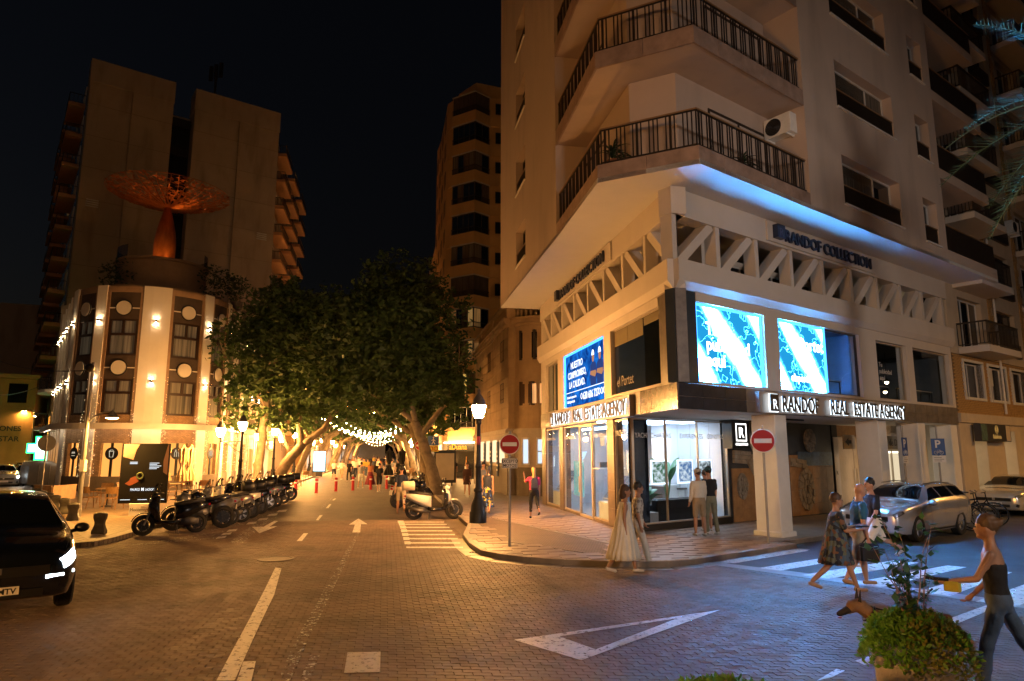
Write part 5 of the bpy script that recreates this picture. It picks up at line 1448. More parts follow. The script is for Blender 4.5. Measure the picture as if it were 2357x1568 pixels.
# canopy ledge and ground floor
hbox(TL, TR, HR - .3, HR + .75, ZL, ZB - .0, 'canopy', M_hw)
M_cst = emis('canopy_led', (1.0, .78, .52), 9)
hbox(TL, TR, HR + .68, HR + .76, ZL - .11, ZL + .002, 'canopy_lip', M_hw)
hbox(TL, TR, HR + .45, HR + .52, ZL - .03, ZL - .002, 'canopy_light', M_cst)
def flank(P, Dv, Nv, L_, n, name):
    "straight hotel flank from P along Dv with outward normal Nv"
    F_ = Matrix(((Dv.x, -Nv.x, 0, P.x), (Dv.y, -Nv.y, 0, P.y), (0, 0, 1, 0), (0, 0, 0, 1)))
    MB(F_).box(0, L_, -.75, .3, ZL, ZB).build('canopy', M_hw, ho)
    MB(F_).box(0, L_, .0, .4, ZT - .35, ZT).build('trim', M_htr, ho)
    MB(F_).box(.1, L_, -.52, -.45, ZL - .03, ZL - .002).build('canopy_light', M_cst, ho)
    MB(F_).box(.0, L_, -.76, -.68, ZL - .11, ZL - .002).build('canopy_lip', M_hw, ho)
    st_ = L_ / n
    for k in range(n):
        x = (k + .28) * st_
        MB(F_).box(x + st_ * .55, x + st_ * .82, -.10, .3, .1, ZT + .05).build('pilaster', M_hw, ho)
        x0, x1 = max(.02, x - st_ * .18), x + st_ * .55
        MB(F_).box(x0, x1, -.0, .3, ZB, Z2).build('brick_band', M_hbr, ho)
        for z0, z1 in ((Z2t, ZP1), (Z1t, ZT - .35)):
            MB(F_).box(x0, x1, .02, .3, z0, z1).build('panel', M_hb, ho)
            c = F_ @ Vector(((x0 + x1) / 2, -.02, z0 + .65)); MB().cyl(c - Nv * .04, c + Nv * .06, .38, n=20).build('medallion', M_hw, ho)
        for z0, z1 in ((Z2, Z2t), (Z1, Z1t)):
            w = window(ho, F_, x0 + .1, x1 - .1, z0, z1, .05, 2, M_hwin, M_hcur, .09)
        MB(F_).box(x0, x1, .02, .3, .1, 1.0).build('base_panel', M_lowg, ho)
        MB(F_).box(x0, x1, .06, .3, 1.0, 2.9).build('lit_pane', emis('hotel_glow', (1, .42, .09), 1.2), ho)
        MB(F_).box(x0, x1, .0, .3, 2.9, ZL).build('brick_band', M_hbr, ho)
    return F_
NLs = Vector((-cos(AZL), sin(AZL), 0))
FkR = flank(Ra, DS, NS, LHR, 4, 'right')
FkL = flank(La, DLs, NLs, LHL, 4, 'left')
M_icon = mat('icon_black', (.01, .01, .01), .5); M_gl2 = emis('bar_glow', (1, .40, .08), 1.3)
for i, (a, b) in enumerate(pan):
    hbox(a, b, HR - .3, HR - .0, 2.85, ZL, 'brick_band', M_hbr)
    w = (b - a); q = .22 * w
    hbox(a, a + q, HR - .3, HR - .01, .1, 2.85, 'brick_band', M_hbr); hbox(b - q, b, HR - .3, HR - .01, .1, 2.85, 'brick_band', M_hbr)
    hbox(a + q, b - q, HR - .3, HR - .22, .5, 2.85, 'lit_pane', M_gl2)
    th = (a + b) / 2; ang = PH0 + radians(th); nrm = Vector((cos(ang), sin(ang), 0)); c = Vector((*hp(th, HR - .12), 2.25))
    MB().cyl(c - nrm * .02, c + nrm * .02, .36, n=24).build('icon_disc', M_icon, ho)
    hbox(th - .9, th + .9, HR - .16, HR - .1, .5, 2.85, 'door_stile', M_icon)
    sd = Vector((-nrm.y, nrm.x, 0)); Fi = Matrix(((sd.x, 0, nrm.x, c.x + nrm.x * .03), (sd.y, 0, nrm.y, c.y + nrm.y * .03), (0, 1, 0, c.z), (0, 0, 0, 1)))
    M_ic = emis('icon_line', (1, .85, .6), .7)
    mb = MB(Fi)
    def ln(*pts): mb.tube([(p[0], p[1], 0) for p in pts], .018, 4)
    if i == 2: ln((-.12, .1), (-.09, -.2), (.09, -.2), (.12, .1)); ln((-.14, .12), (-.05, .2), (.05, .2), (.14, .12), (-.14, .12))
    elif i == 0: ln((-.15, -.2), (-.15, .05), (-.11, .12), (-.11, .22)); ln((-.03, -.2), (-.03, .05), (-.07, .12), (-.07, .22)); ln((.05, .08), (.1, -.02), (.1, -.2)); ln((.15, .08), (.1, -.02))
    elif i == 1: ln((-.14, -.15), (-.17, .0), (-.1, .15), (0, .2), (.1, .15), (.17, 0), (.14, -.15), (-.14, -.15)); ln((-.05, -.15), (-.06, .17)); ln((.05, -.15), (.06, .17))
    else: ln((-.16, -.12), (.16, -.12)); ln((-.16, .02), (.16, .02)); ln((-.1, .02), (-.1, .1)); ln((.0, .02), (.0, .1)); ln((.1, .02), (.1, .1))
    mb.build('icon', M_ic, ho, kind='stuff')
    hbox(a, b, HR - .28, HR + .02, .1, .95, 'base_panel', M_lowg)
# fairy lights over the brick strips
mb = MB(); rf = random.Random(8)
for k in range(420):
    th = rf.choice([9.5, 11, 34, 36, 44, 46, 66, -10, -34, -36.5, -46, -66]) + rf.uniform(-1.5, 1.5); z = rf.uniform(.9, 4.6) if rf.random() < .8 else rf.uniform(4, 7)
    p = hp(th, HR + .12); s_ = .014
    mb.add([(p[0] - s_, p[1], z), (p[0] + s_, p[1], z), (p[0], p[1] + s_, z + s_), (p[0], p[1] - s_, z + 2 * s_)], [(0, 1, 2), (0, 1, 3), (1, 2, 3), (0, 2, 3)])
for k in range(160):
    x = rf.uniform(0, 9); p = FkR @ Vector((x, -.14, rf.uniform(1, 3.6))); s_ = .016
    mb.add([(p.x - s_, p.y, p.z), (p.x + s_, p.y, p.z), (p.x, p.y + s_, p.z + s_), (p.x, p.y - s_, p.z + 2 * s_)], [(0, 1, 2), (0, 1, 3), (1, 2, 3), (0, 2, 3)])
o = mb.build('fairy_lights', emis('fairy', (1.0, .72, .35), 4)); o['kind'] = 'stuff'; o['label'] = 'curtain of tiny warm fairy lights on the hotel front'; o['category'] = 'fairy lights'
# up-and-down wall lamps on the pilasters
M_sc = emis('sconce_glow', (1.0, .68, .36), 190)
wl0 = thing('wall_lamp', 'x', 'lamp', (0, 0, 0), 'up and down lights on the hotel pilasters')
MB().bbox(-.06, .06, -.16, -.02, -.09, .09, .01).build('housing', M_dark, wl0)
MB().box(-.045, .045, -.14, -.04, .092, .10).build('upper_glow', M_sc, wl0)
MB().box(-.045, .045, -.14, -.04, -.10, -.092).build('lower_glow', M_sc, wl0)
spots = []
for th, lab in ((0, 'wide centre pilaster'), (39.6, 'pilaster right of the centre one'), (-39.6, 'pilaster left of the centre one'), (70.5, 'right end pilaster of the rounded front'), (-71, 'left end pilaster of the rounded front')):
    for z, nm in ((10.05, 'upper'), (6.45, 'lower')):
        p = hp(th, HR + .11); spots.append(((p[0], p[1], z), PH0 + radians(th) + pi / 2, '%s brass wall lamp on the %s' % (nm, lab)))
for Fk, L_, n, side in ((FkR, LHR, 4, 'promenade flank'), (FkL, LHL, 4, 'left street flank')):
    ang = atan2(Fk[1][0], Fk[0][0]) + (pi if False else 0)
    nv = -Vector((Fk[0][1], Fk[1][1], 0)); a_ = atan2(nv.y, nv.x) + pi / 2
    for k in range(n):
        for z, nm in ((10.05, 'upper'), (6.45, 'lower')):
            p = Fk @ Vector(((k + .28 + .685) * L_ / n, -.11, z))
            spots.append((p, a_, '%s wall lamp on pilaster %s of the %s' % (nm, ('nearest', 'second', 'third', 'fourth', 'farthest')[k], side)))
for i, (p, a_, lab) in enumerate(spots):
    if i == 0: wl0.location = p; wl0.rotation_euler = (0, 0, a_); wl0['label'] = lab
    else: dup(wl0, p, a_, lab)
# ---- roof terrace: drum, arch, railing, copper tree
M_roofw = mat('drum_render', (.30, .2, .13), .8, var=.1)
RC = HC + Vector((-1.75, 3.6, 0))
MB().prism(core + [tuple(p[:2]) for p in cr_], 12.1, 12.3).build('roof', M_roofw, ho)
MB().lathe([(3.3, 12.3), (3.3, 12.75), (2.9, 13.3), (2.9, 15.3), (3.05, 15.35), (3.05, 15.5), (.01, 15.5)], 40, RC).build('roof_drum', M_roofw, ho, 'auto')
arch = MB(); n = 20
fa = Vector((sin(radians(-27)) * -1, -cos(radians(-27)), 0)); sd = Vector((-fa.y, fa.x, 0))
for rr_ in ((2.9, 2.6), (2.1, 1.9)):
    o_ = [RC + fa * 3.25 + sd * (rr_[0] * cos(pi * i / n)) + Vector((0, 0, 12.3 + .85 * (rr_[0] / 2.9) * sin(pi * i / n))) for i in range(n + 1)]
    i_ = [RC + fa * 3.25 + sd * (rr_[1] * cos(pi * i / n)) + Vector((0, 0, 12.3 + .85 * (rr_[1] / 2.9) * sin(pi * i / n))) for i in range(n + 1)]
    for i in range(n): arch.add([o_[i], o_[i + 1], i_[i + 1], i_[i], o_[i] - fa * .4, o_[i + 1] - fa * .4, i_[i + 1] - fa * .4, i_[i] - fa * .4], [(0, 1, 2, 3), (0, 4, 5, 1), (3, 2, 6, 7)])
arch.build('arch_moulding', mat('arch_yellow', (.5, .3, .1), .7), ho)
M_cop = mat('copper', (.42, .13, .04), .42, .75, var=.35, vs=2.5, stretch=(1, 1, .3))
ct = thing('copper_tree', 'copper sculpture like a bottle trunk carrying a wide lattice canopy on the hotel roof', 'sculpture', RC + Vector((0, 0, 15.5)))
MB().lathe([(.62, 15.5), (.72, 16.2), (.74, 17.2), (.62, 18.2), (.45, 19.0), (.28, 19.7), (.2, 20.1)], 24, RC).build('trunk', M_cop, ct, 'auto')
rr = random.Random(4); NB = 34; pl2 = []
for i in range(NB):
    a = 2 * pi * i / NB
    pts = []
    for k in range(9):
        f = k / 8; R_ = .2 + 3.9 * f; wob = .035 * sin(f * 7 + i * 2.3)
        pts.append(RC + Vector((R_ * cos(a + wob), R_ * sin(a + wob), 20.0 + .35 * f + .75 * f ** 1.8)))
    MB().tube(pts, [.07 - .05 * k / 8 for k in range(9)], 5).build('branch', M_cop, ct)
    for k in range(52):
        f = rr.uniform(.25, 1.0); b = a + rr.uniform(-.1, .1); R_ = .2 + 3.9 * f
        pl2.append(RC + Vector((R_ * cos(b), R_ * sin(b), 20.0 + .35 * f + .75 * f ** 1.8)))
for f in (.4, .6, .8, 1.0): MB().torus(RC + Vector((0, 0, 20.0 + .35 * f + .75 * f ** 1.8)), (0, 0, 1), .2 + 3.9 * f, .022, 48, 5).build('hoop', M_cop, ct)
mb = MB()
for p in pl2:
    s_ = rr.uniform(.1, .24); a = rr.uniform(0, 6.28); e = rr.uniform(-.3, .3); u_ = Vector((cos(a), sin(a), e)) * s_; w_ = Vector((-sin(a), cos(a), rr.uniform(-.4, .4))) * s_ * .5
    mb.add([p - u_, p - w_, p + u_, p + w_, p + Vector((0, 0, .02))], [(0, 1, 4), (1, 2, 4), (2, 3, 4), (3, 0, 4)])
mb.build('leaf_plates', M_cop, ct, kind='stuff')
M_up = emis('uplight', (1.0, .42, .08), 150)
for k, (dx, dy, lab) in enumerate(((-.6, -1.6, 'warm uplight at the foot of the copper tree, left'), (1.3, -1.2, 'warm uplight at the foot of the copper tree, right'))):
    t = thing('uplight', lab, 'lamp', RC + Vector((dx, dy, 15.5)))
    MB(T(*(RC + Vector((dx, dy, 15.5))))).lathe([(.22, 0), (.24, .18), (.2, .2)], 14, cap=True).build('housing', M_hw, t)
    MB(T(*(RC + Vector((dx, dy, 15.5))))).lathe([(.17, .205), (.001, .215)], 14, cap=False).build('lens', M_up, t)
glr = MB(T(*RC))
for i in range(26):
    a0, a1 = 2 * pi * i / 26, 2 * pi * (i + 1) / 26
    if cos(a0 - PH0) > .0 and cos(a0 - PH0) < .5 or cos(a0 - PH0) < 0:
        glr.quad((2.95 * cos(a0), 2.95 * sin(a0), 15.5), (2.95 * cos(a1), 2.95 * sin(a1), 15.5), (2.95 * cos(a1), 2.95 * sin(a1), 16.4), (2.95 * cos(a0), 2.95 * sin(a0), 16.4))
glr.build('glass_parapet', glass('smoky_glass', (.35, .35, .38)), ho)
# ---- blank-walled block behind
M_blk2 = mat('bare_render', (.42, .33, .25), .9, var=.07, vs=.5, bump=.2, bs=50, stain=.45)
FWL = frame((-23.4, 70, 0), radians(90) - AZR)
bk = thing('blank_block', 'huge apartment block with two windowless end walls and a dark slot between', 'building', FWL @ Vector((-11, 0, 0)))
HT = 38.4
MB(FWL).box(-19.4, -12.36, 0, 2.2, .1, HT - 2.2).build('end_wall', M_blk2, bk)
MB(FWL).box(-10.41, -2.0, 0, 2.2, .1, HT - 2.2).build('end_wall', M_blk2, bk)
MB(FWL).box(-19.45, -12.31, -.05, 2.2, HT - 2.2, HT).build('parapet', M_blk2, bk)
MB(FWL).box(-10.46, -1.95, -.05, 2.2, HT - 2.2, HT).build('parapet', M_blk2, bk)
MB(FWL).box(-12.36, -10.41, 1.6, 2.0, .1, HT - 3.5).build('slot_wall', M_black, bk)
for k in range(11): MB(FWL).box(-12.3, -10.45, 1.3, 1.6, 4 + 3.05 * k, 4.9 + 3.05 * k).build('slot_rail', M_rail, bk)
M_jnt = mat('render_joint', (.30, .235, .18), .9)
for k in range(1, 12):
    for a, b in ((-19.38, -12.38), (-10.39, -2.02)): MB(FWL).box(a, b, -.012, .0, 3.05 * k + .4, 3.05 * k + .45).build('floor_joint', M_jnt, bk)
for x in (-15.9, -6.1): MB(FWL).tube([(x, -.08, .2), (x, -.08, HT - 2.3)], .06, 6).build('downpipe', M_jnt, bk)
for (x, z) in ((-18.3, 24.2), (-3.2, 24.0)):
    mb = MB(FWL)
    for q in range(4): mb.box(x - .5, x + .5, -.06, -.02, z + q * .2, z + .1 + q * .2)
    mb.build('vent_grille', M_wfr, bk, kind='stuff')
p0 = FWL @ Vector((-2.0, 2.19, 0)); p1 = FWL @ Vector((-19.4, 2.19, 0))
MB().prism([tuple(p[:2]) for p in (p0, p0 + DS * 24, p1 + DLs * 24 + Vector((6, 0, 0)), p1)], .1, HT - 2.4).build('body', M_blk2, bk)
FBR = Matrix(((DS.x, -NS.x, 0, p0.x), (DS.y, -NS.y, 0, p0.y), (0, 0, 1, 0), (0, 0, 0, 1)))
FBL = Matrix(((DLs.x, -NLs.x, 0, p1.x), (DLs.y, -NLs.y, 0, p1.y), (0, 0, 1, 0), (0, 0, 0, 1)))
M_bal = mat('balcony_orange', (.50, .26, .13), .8, var=.08)
for i in range(11):
    z = 4.4 + 3.05 * i
    for F_, nb in ((FBR, 3), (FBL, 3)):
        for k in range(nb):
            x0 = 1.2 + 7.2 * k
            MB(F_).box(x0, x0 + 5.2, -1.35, .0, z, z + .35).build('balcony_slab', M_bal, bk)
            q = [F_ @ Vector(p) for p in ((x0, -.0, 0), (x0, -1.3, 0), (x0 + 5.2, -1.3, 0))]
            railing(bk, q, z + .35, .9, .3, .03, joined=True, hand=M_rail)
            window(bk, F_, x0 + .6, x0 + 3.2, z + .35, z + 2.5, -.03, 2, M_wfr, (MATS['lit_curtain'] if (i * 7 + k * 3) % 13 == 0 else M_gdark), .06)
t = thing('antenna_mast', 'antenna mast on the roof of the blank-walled block', 'antenna', FWL @ Vector((-8.5, 1.0, HT)))
q = FWL @ Vector((-8.5, 1.0, HT)); MB(T(*q)).cyl((0, 0, 0), (0, 0, 3.2), .12).build('mast', M_rail, t)
for k in range(3): MB(T(*q)).box(-.7 + .5 * k, -.35 + .5 * k, -.1, .1, 2.0 + .2 * k, 3.6 + .2 * k).build('panel', M_rail, t)
# roof shrubs on the hotel terrace
def leaf_cloud(mb, c, r, n, s, rr, sq=(1, 1, 1)):
    for _ in range(n):
        d = Vector((rr.gauss(0, 1), rr.gauss(0, 1), rr.gauss(0, 1))).normalized() * (rr.random() ** .45)
        p = Vector(c) + Vector((d.x * r * sq[0], d.y * r * sq[1], d.z * r * sq[2]))
        a = Vector((rr.gauss(0, 1), rr.gauss(0, 1), rr.gauss(0, .6))).normalized() * s * rr.uniform(.6, 1.3)
        b = a.cross(Vector((rr.gauss(0, 1), rr.gauss(0, 1), rr.gauss(0, 1)))).normalized() * s * rr.uniform(.35, .7)
        mb.add([p - a, p - b * .8, p + a, p + b], [(0, 1, 2, 3)])
for k, (dx, dy, h) in enumerate(((-3.2, .8, 2.4), (2.9, 2.0, 2.3), (3.8, 3.5, 1.9), (5.2, 6.5, 1.8), (-1.8, 6, 1.6))):
    c = HC + Vector((dx, dy, 12.3)); rr = random.Random(k)
    t = thing('roof_shrub', ['dark bushy shrub on the left of the hotel roof', 'dark shrub on the hotel roof just right of the drum', 'second dark shrub right of the roof drum', 'shrub farther right along the hotel roof edge', 'small shrub behind the hotel roof drum'][k], 'shrub', c, 'shrubs on the hotel terrace')
    MB(T(*c)).lathe([(.35, 0), (.42, .6), (.38, .6), (.02, .55)], 12).build('tub', M_grey, t)
    MB(T(*c)).tube([(0, 0, .5), (.05, 0, 1.2)], .06, 6).build('stem', M_htr, t)
    mb = MB(); leaf_cloud(mb, c + Vector((0, 0, .6 + h * .5)), h * .55, 420, .13, rr); mb.build('foliage', M_dleaf, t)
# ---- houses down the left street
def plain_house(F_, x0, x1, d, h, m, label, cat='building'):
    t = thing('street_house', label, cat, F_ @ Vector(((x0 + x1) / 2, 0, 0)))
    MB(F_).box(x0, x1, 0, d, .05, h).build('wall', m, t)
    return t
M_och3 = mat('warm_wall', (.46, .30, .14), .85, var=.12, vs=1, stain=.3)
FLN = frame(AT(18, 1080, 60) * Vector((1, 1, 0)) if False else (-44.0, 60.0, 0), radians(28))
h1 = plain_house(FLN, -14, 1.8, 8, 9.0, M_och3, 'low ochre house with painted letters at the far left edge')
M_bl = mat('letter_blue', (.04, .05, .06), .6)
text('VACACIONES', .62, .03, face(FLN, 1.0, -.03, 4.15), M_bl, 'wall_lettering', h1, 'RIGHT', .01)
text('DE BIENESTAR', .62, .03, face(FLN, .9, -.03, 3.25), M_bl, 'wall_lettering', h1, 'RIGHT', .01)
for k in range(6):
    x = -11 + 2.15 * k
    MB(FLN).box(x, x + 1.4, -.02, .02, 6.6, 8.3).build('window', M_gdark, h1)
    mb = MB(FLN)
    pts = [(x - .2 + 1.9 * i / 8, 6.4 - .35 * abs(sin(pi * i / 8))) for i in range(9)]
    for (a, b) in zip(pts, pts[1:]): mb.box(a[0], b[0], -.14, 0, a[1] - .25, a[1] + .1)
    mb.build('scalloped_sill', M_och3, h1, kind='stuff')
MB(FLN).box(-14.2, 2.1, -1.0, 8, 8.7, 9.05).build('eaves', M_och3, h1)
MB(FLN).box(-10, -8.6, -.02, .02, .1, 3.0).build('door', M_gdark, h1)
FLS = Matrix(((DLs.x, -NLs.x, 0, (La + DLs * 9.4).x), (DLs.y, -NLs.y, 0, (La + DLs * 9.4).y), (0, 0, 1, 0), (0, 0, 0, 1)))
h2 = plain_house(FLS, 0, 4.6, 4, 9.0, M_och3, 'narrow pharmacy house with curved balconies beside the hotel')
for z in (3.9, 6.6):
    mb = MB(FLS)
    mb.prism([(.4, 0), (.4, -.4)] + [(2.3 - 1.9 * cos(pi * i / 8), -.4 - .6 * sin(pi * i / 8)) for i in range(9)] + [(4.2, -.4), (4.2, 0)], z, z + .2)
    mb.build('balcony_slab', M_hw, h2)
    railing(h2, [FLS @ Vector(p) for p in [(.45, -.35, 0)] + [(2.3 - 1.8 * cos(pi * i / 8), -.4 - .55 * sin(pi * i / 8), 0) for i in range(9)] + [(4.15, -.35, 0)]], z + .2, .9, .12, .025, joined=True, hand=M_rail)
    window(h2, FLS, 1.1, 3.5, z + .2, z + 2.2, -.03, 2, M_dfr, M_gdark)
MB(FLS).box(.2, 4.4, -.06, -.02, .3, 2.6).build('lit_pane', emis('pharmacy_pane', (.55, .95, .7), 1.2), h2)
gc = thing('pharmacy_cross', 'glowing green pharmacy cross above the left street', 'sign', FLS @ Vector((1.6, -1.0, 2.9)))
Fg = FLS @ T(1.2, -.9, 3.35) @ RZ(radians(-80))
Fg = frame(AT(94, 1032, 54) , radians(24))
gc.location = Fg.translation
mb = MB(Fg); mb.box(-.27, .27, -.1, .1, -.8, .8); mb.box(-.8, -.27, -.1, .1, -.27, .27); mb.box(.27, .8, -.1, .1, -.27, .27); mb.build('lit_cross', emis('cross_white', (.75, 1, .8), 5), gc)
mb = MB(Fg); mb.box(-.38, .38, -.06, .14, -.92, .92); mb.box(-.92, -.38, -.06, .14, -.38, .38); mb.box(.38, .92, -.06, .14, -.38, .38); mb.build('green_rim', emis('cross_green', (.02, 1, .18), 7), gc)
MB(Fg).cyl((0, .1, 0), (0, 1.6, 0), .05).build('bracket', M_dark, gc)
h4 = plain_house(frame((-62, 74, 0), radians(20)), -12, 18, 10, 19, M_blk2, 'tall dark plain house behind the lettered one at the far left')
# ================================================================ street lamps
M_iron = mat('lamp_iron', (.018, .02, .024), .42, .5)
LAMP_ST = 1350.0
M_globe = emis('lamp_globe', (1.0, .45, .115), LAMP_ST)
def lantern(t, x, y, z, F=None):
    mb = MB(F); mb.lathe([(.09, z), (.12, z + .04), (.2, z + .22), (.225, z + .40), (.215, z + .44)], 20, (x, y, 0)); mb.build('globe', M_globe, t, True)
    mb = MB(F); mb.lathe([(.235, z + .43), (.23, z + .46), (.2, z + .58), (.12, z + .72), (.05, z + .80), (.035, z + .86), (.05, z + .9), (.012, z + .98)], 20, (x, y, 0)); mb.build('cap', mat('lamp_cap', (.12, .11, .10), .5, .4), t, 'auto')
    mb = MB(F); mb.lathe([(.05, z - .1), (.1, z - .04), (.12, z + .01), (.08, z + .02)], 16, (x, y, 0)); mb.build('collar', M_iron, t, 'auto')
def street_lamp(label, arm=0):
    t = thing('street_lamp', label, 'street lamp', (0, 0, 0), 'lantern posts along the street')
    MB().lathe([(.27, 0), (.27, .32), (.24, .36), (.22, .55), (.14, .8), (.12, .95), (.15, .98), (.15, 1.04), (.10, 1.1), (.085, 1.7), (.11, 1.74), (.11, 1.8), (.08, 1.86), (.062, 3.1), (.09, 3.14), (.09, 3.2), (.06, 3.26)], 16).build('post', M_iron, t, 'auto')
    lantern(t, 0, 0, 3.3)
    if arm:
        mb = MB(); mb.tube([(0, 0, 2.75), (-arm, 0, 2.75)], .022, 6); mb.tube([(-.05, 0, 2.2), (-.35, 0, 2.35), (-.6, 0, 2.6), (-arm + .05, 0, 2.74)], .016, 5); mb.tube([(-arm, 0, 2.3), (-arm, 0, 2.95)], .022, 6)
        for k in range(3): mb.torus((-.3 - .25 * k, 0, 2.62 + .02 * k), (0, 1, 0), .09, .012, 14, 5)
        mb.build('bracket', M_iron, t)
        lantern(t, -arm, 0, 2.98)
    return t
l0 = street_lamp('ornate black lamp post at the kerb before the shop corner')
l0.location = (*G(1100, 1212), SWZ)
MB(T(l0.location.x, l0.location.y, l0.location.z)).cyl((0, 0, 2.45), (0, 0, 2.72), .072, n=12).build('sticker', mat('red_sticker', (.32, .03, .06), .5), l0)
l1 = street_lamp('lamp post with side lantern nearest behind the motorcycles', 1.05)
l1.location = S(-7.3, 37.6, SWZ); l1.rotation_euler = (0, 0, -AZS)
lamps = [(-7.3, 48.3, 'lamp post with side lantern next to the leaning tree'), (-7.3, 59, 'third lantern post along the left of the promenade'), (-7.3, 71, 'fourth lantern post along the left of the promenade'), (-7.3, 84, 'fifth lantern post along the left of the promenade'), (-7.3, 100, 'sixth lantern post along the left of the promenade'), (-7.3, 122, 'seventh lantern post along the left of the promenade'), (-7.3, 145, 'farthest left lantern post under the trees')]
for t_, s_, lab in lamps: dup(l1, S(t_, s_, SWZ), -AZS, lab)
for t_, s_, lab in ((3.1, 70.5, 'lantern post on the right pavement beyond the no-entry sign'), (3.1, 88, 'second far lantern post on the right under the trees'), (3.1, 112, 'third far lantern post on the right under the trees'), (3.1, 140, 'farthest lantern post on the right under the trees')):
    dup(l1, S(t_, s_, SWZ), -AZS + pi, lab)
# lamps on this side of the junction, out of frame
for k, (x, y, lab) in enumerate(((-8.5, -3.5, 'lantern post on the near pavement left of the viewpoint'),)):
    o = dup(l1, (x, y, 0), .6 * k, lab)
# white lamp mast, out of frame to the right, that throws the palm shadows on the facade
M_mast = mat('galvanised', (.3, .3, .3), .45, .6)
wm = thing('lamp_mast', 'tall grey mast with a white floodlight on the near right pavement', 'lamp mast', (12.2, -5.3, 0))
MB(T(12.2, -5.3, 0)).lathe([(.12, 0), (.12, .3), (.08, .4), (.05, 6.6)], 12).build('pole', M_mast, wm)
Fm = T(12.2, -5.3, 6.6) @ RZ(radians(28)) @ RX(radians(-68))
MB(Fm).box(-.3, .3, -.2, .2, -.12, .0).build('head', M_mast, wm)
fl = bpy.data.lights.new('floodlight', 'SPOT'); fl.energy = 5800; fl.color = (1.0, .82, .70); fl.spot_size = radians(84); fl.spot_blend = 1.0; fl.shadow_soft_size = .9
flo = bpy.data.objects.new('floodlight', fl); C.objects.link(flo); flo.location = (12.0, -5.0, 6.6)
flo.rotation_euler = (Vector((10, 19, 2.0)) - Vector((12.0, -5.0, 6.6))).to_track_quat('-Z', 'Y').to_euler()
# modern arm lamps on the left
M_led2 = emis('led_head', (1.0, .46, .09), 1700)
def arm_lamp(loc, h, reach, label, rot, z_arm=None, top=None):
    t = thing('arm_lamp', label, 'street lamp', loc); F_ = T(*loc) @ RZ(rot); za = z_arm or h
    MB(F_).lathe([(.09, 0), (.09, .25), (.075, .3), (.05, top or h)], 12).build('pole', M_mast, t)
    MB(F_).tube([(0, 0, za - .15), (reach * .25, 0, za + .12), (reach * .6, 0, za + .25), (reach, 0, za + .28)], .03, 6).build('arm', M_mast, t)
    MB(F_).lathe([(.03, .3), (.05, .22), (.18, .06), (.24, .0), (.23, -.01)], 14, (reach, 0, za + .06)).build('shade', M_mast, t)
    MB(F_).lathe([(.2, -.012), (.001, -.05)], 14, (reach, 0, za + .06), False).build('lens', M_led2, t)
    return t
x, y = G(180, 1190, SWZ)
al = arm_lamp((x, y, SWZ), 3.5, .95, 'steel post with one lit arm beside the left cafe tables', radians(-8), 3.35, 5.4)
MB(T(x, y, SWZ)).box(-.085, .085, -.085, .085, 1.55, 1.95).build('notice', M_wht, al)
MB(T(x, y, SWZ)).ball((-.05, -.1, 5.2), .16).build('camera_dome', M_black, al)
p = AT(110, 1110, 52); arm_lamp((p.x, p.y, 0), 5.1, 2.0, 'lit arm lamp far down the left street', radians(160), 5.0)
p = AT(62, 1110, 60); arm_lamp((p.x, p.y, 0), 6.0, 1.4, 'farther lit arm lamp on the left street', radians(160), 5.8)
for q_, lab in (((25.5, 18.5, 0), 'tall arm lamp on the far side of the cross street, out of frame'), ((33, 25, 0), 'second tall arm lamp added out of frame to brighten the cross street')): arm_lamp(q_, 7, 1.6, lab, radians(140), 6.9)  # the second lamp is added unseen to brighten the right side
# overhead wires
for k, (a, b, sag, lab) in enumerate(((AT(-60, 800, 40), Vector((x, y, 5.25)), .5, 'sagging cable from the left edge to the steel post'), (AT(-60, 905, 45), AT(135, 868, 50), .6, 'lower sagging cable running to the pharmacy house'))):
    pts = [a.lerp(b, i / 14) - Vector((0, 0, sag * 4 * (i / 14) * (1 - i / 14))) for i in range(15)]
    tag(MB().tube(pts, .02, 5).build('overhead_cable', M_black), lab, 'cable')
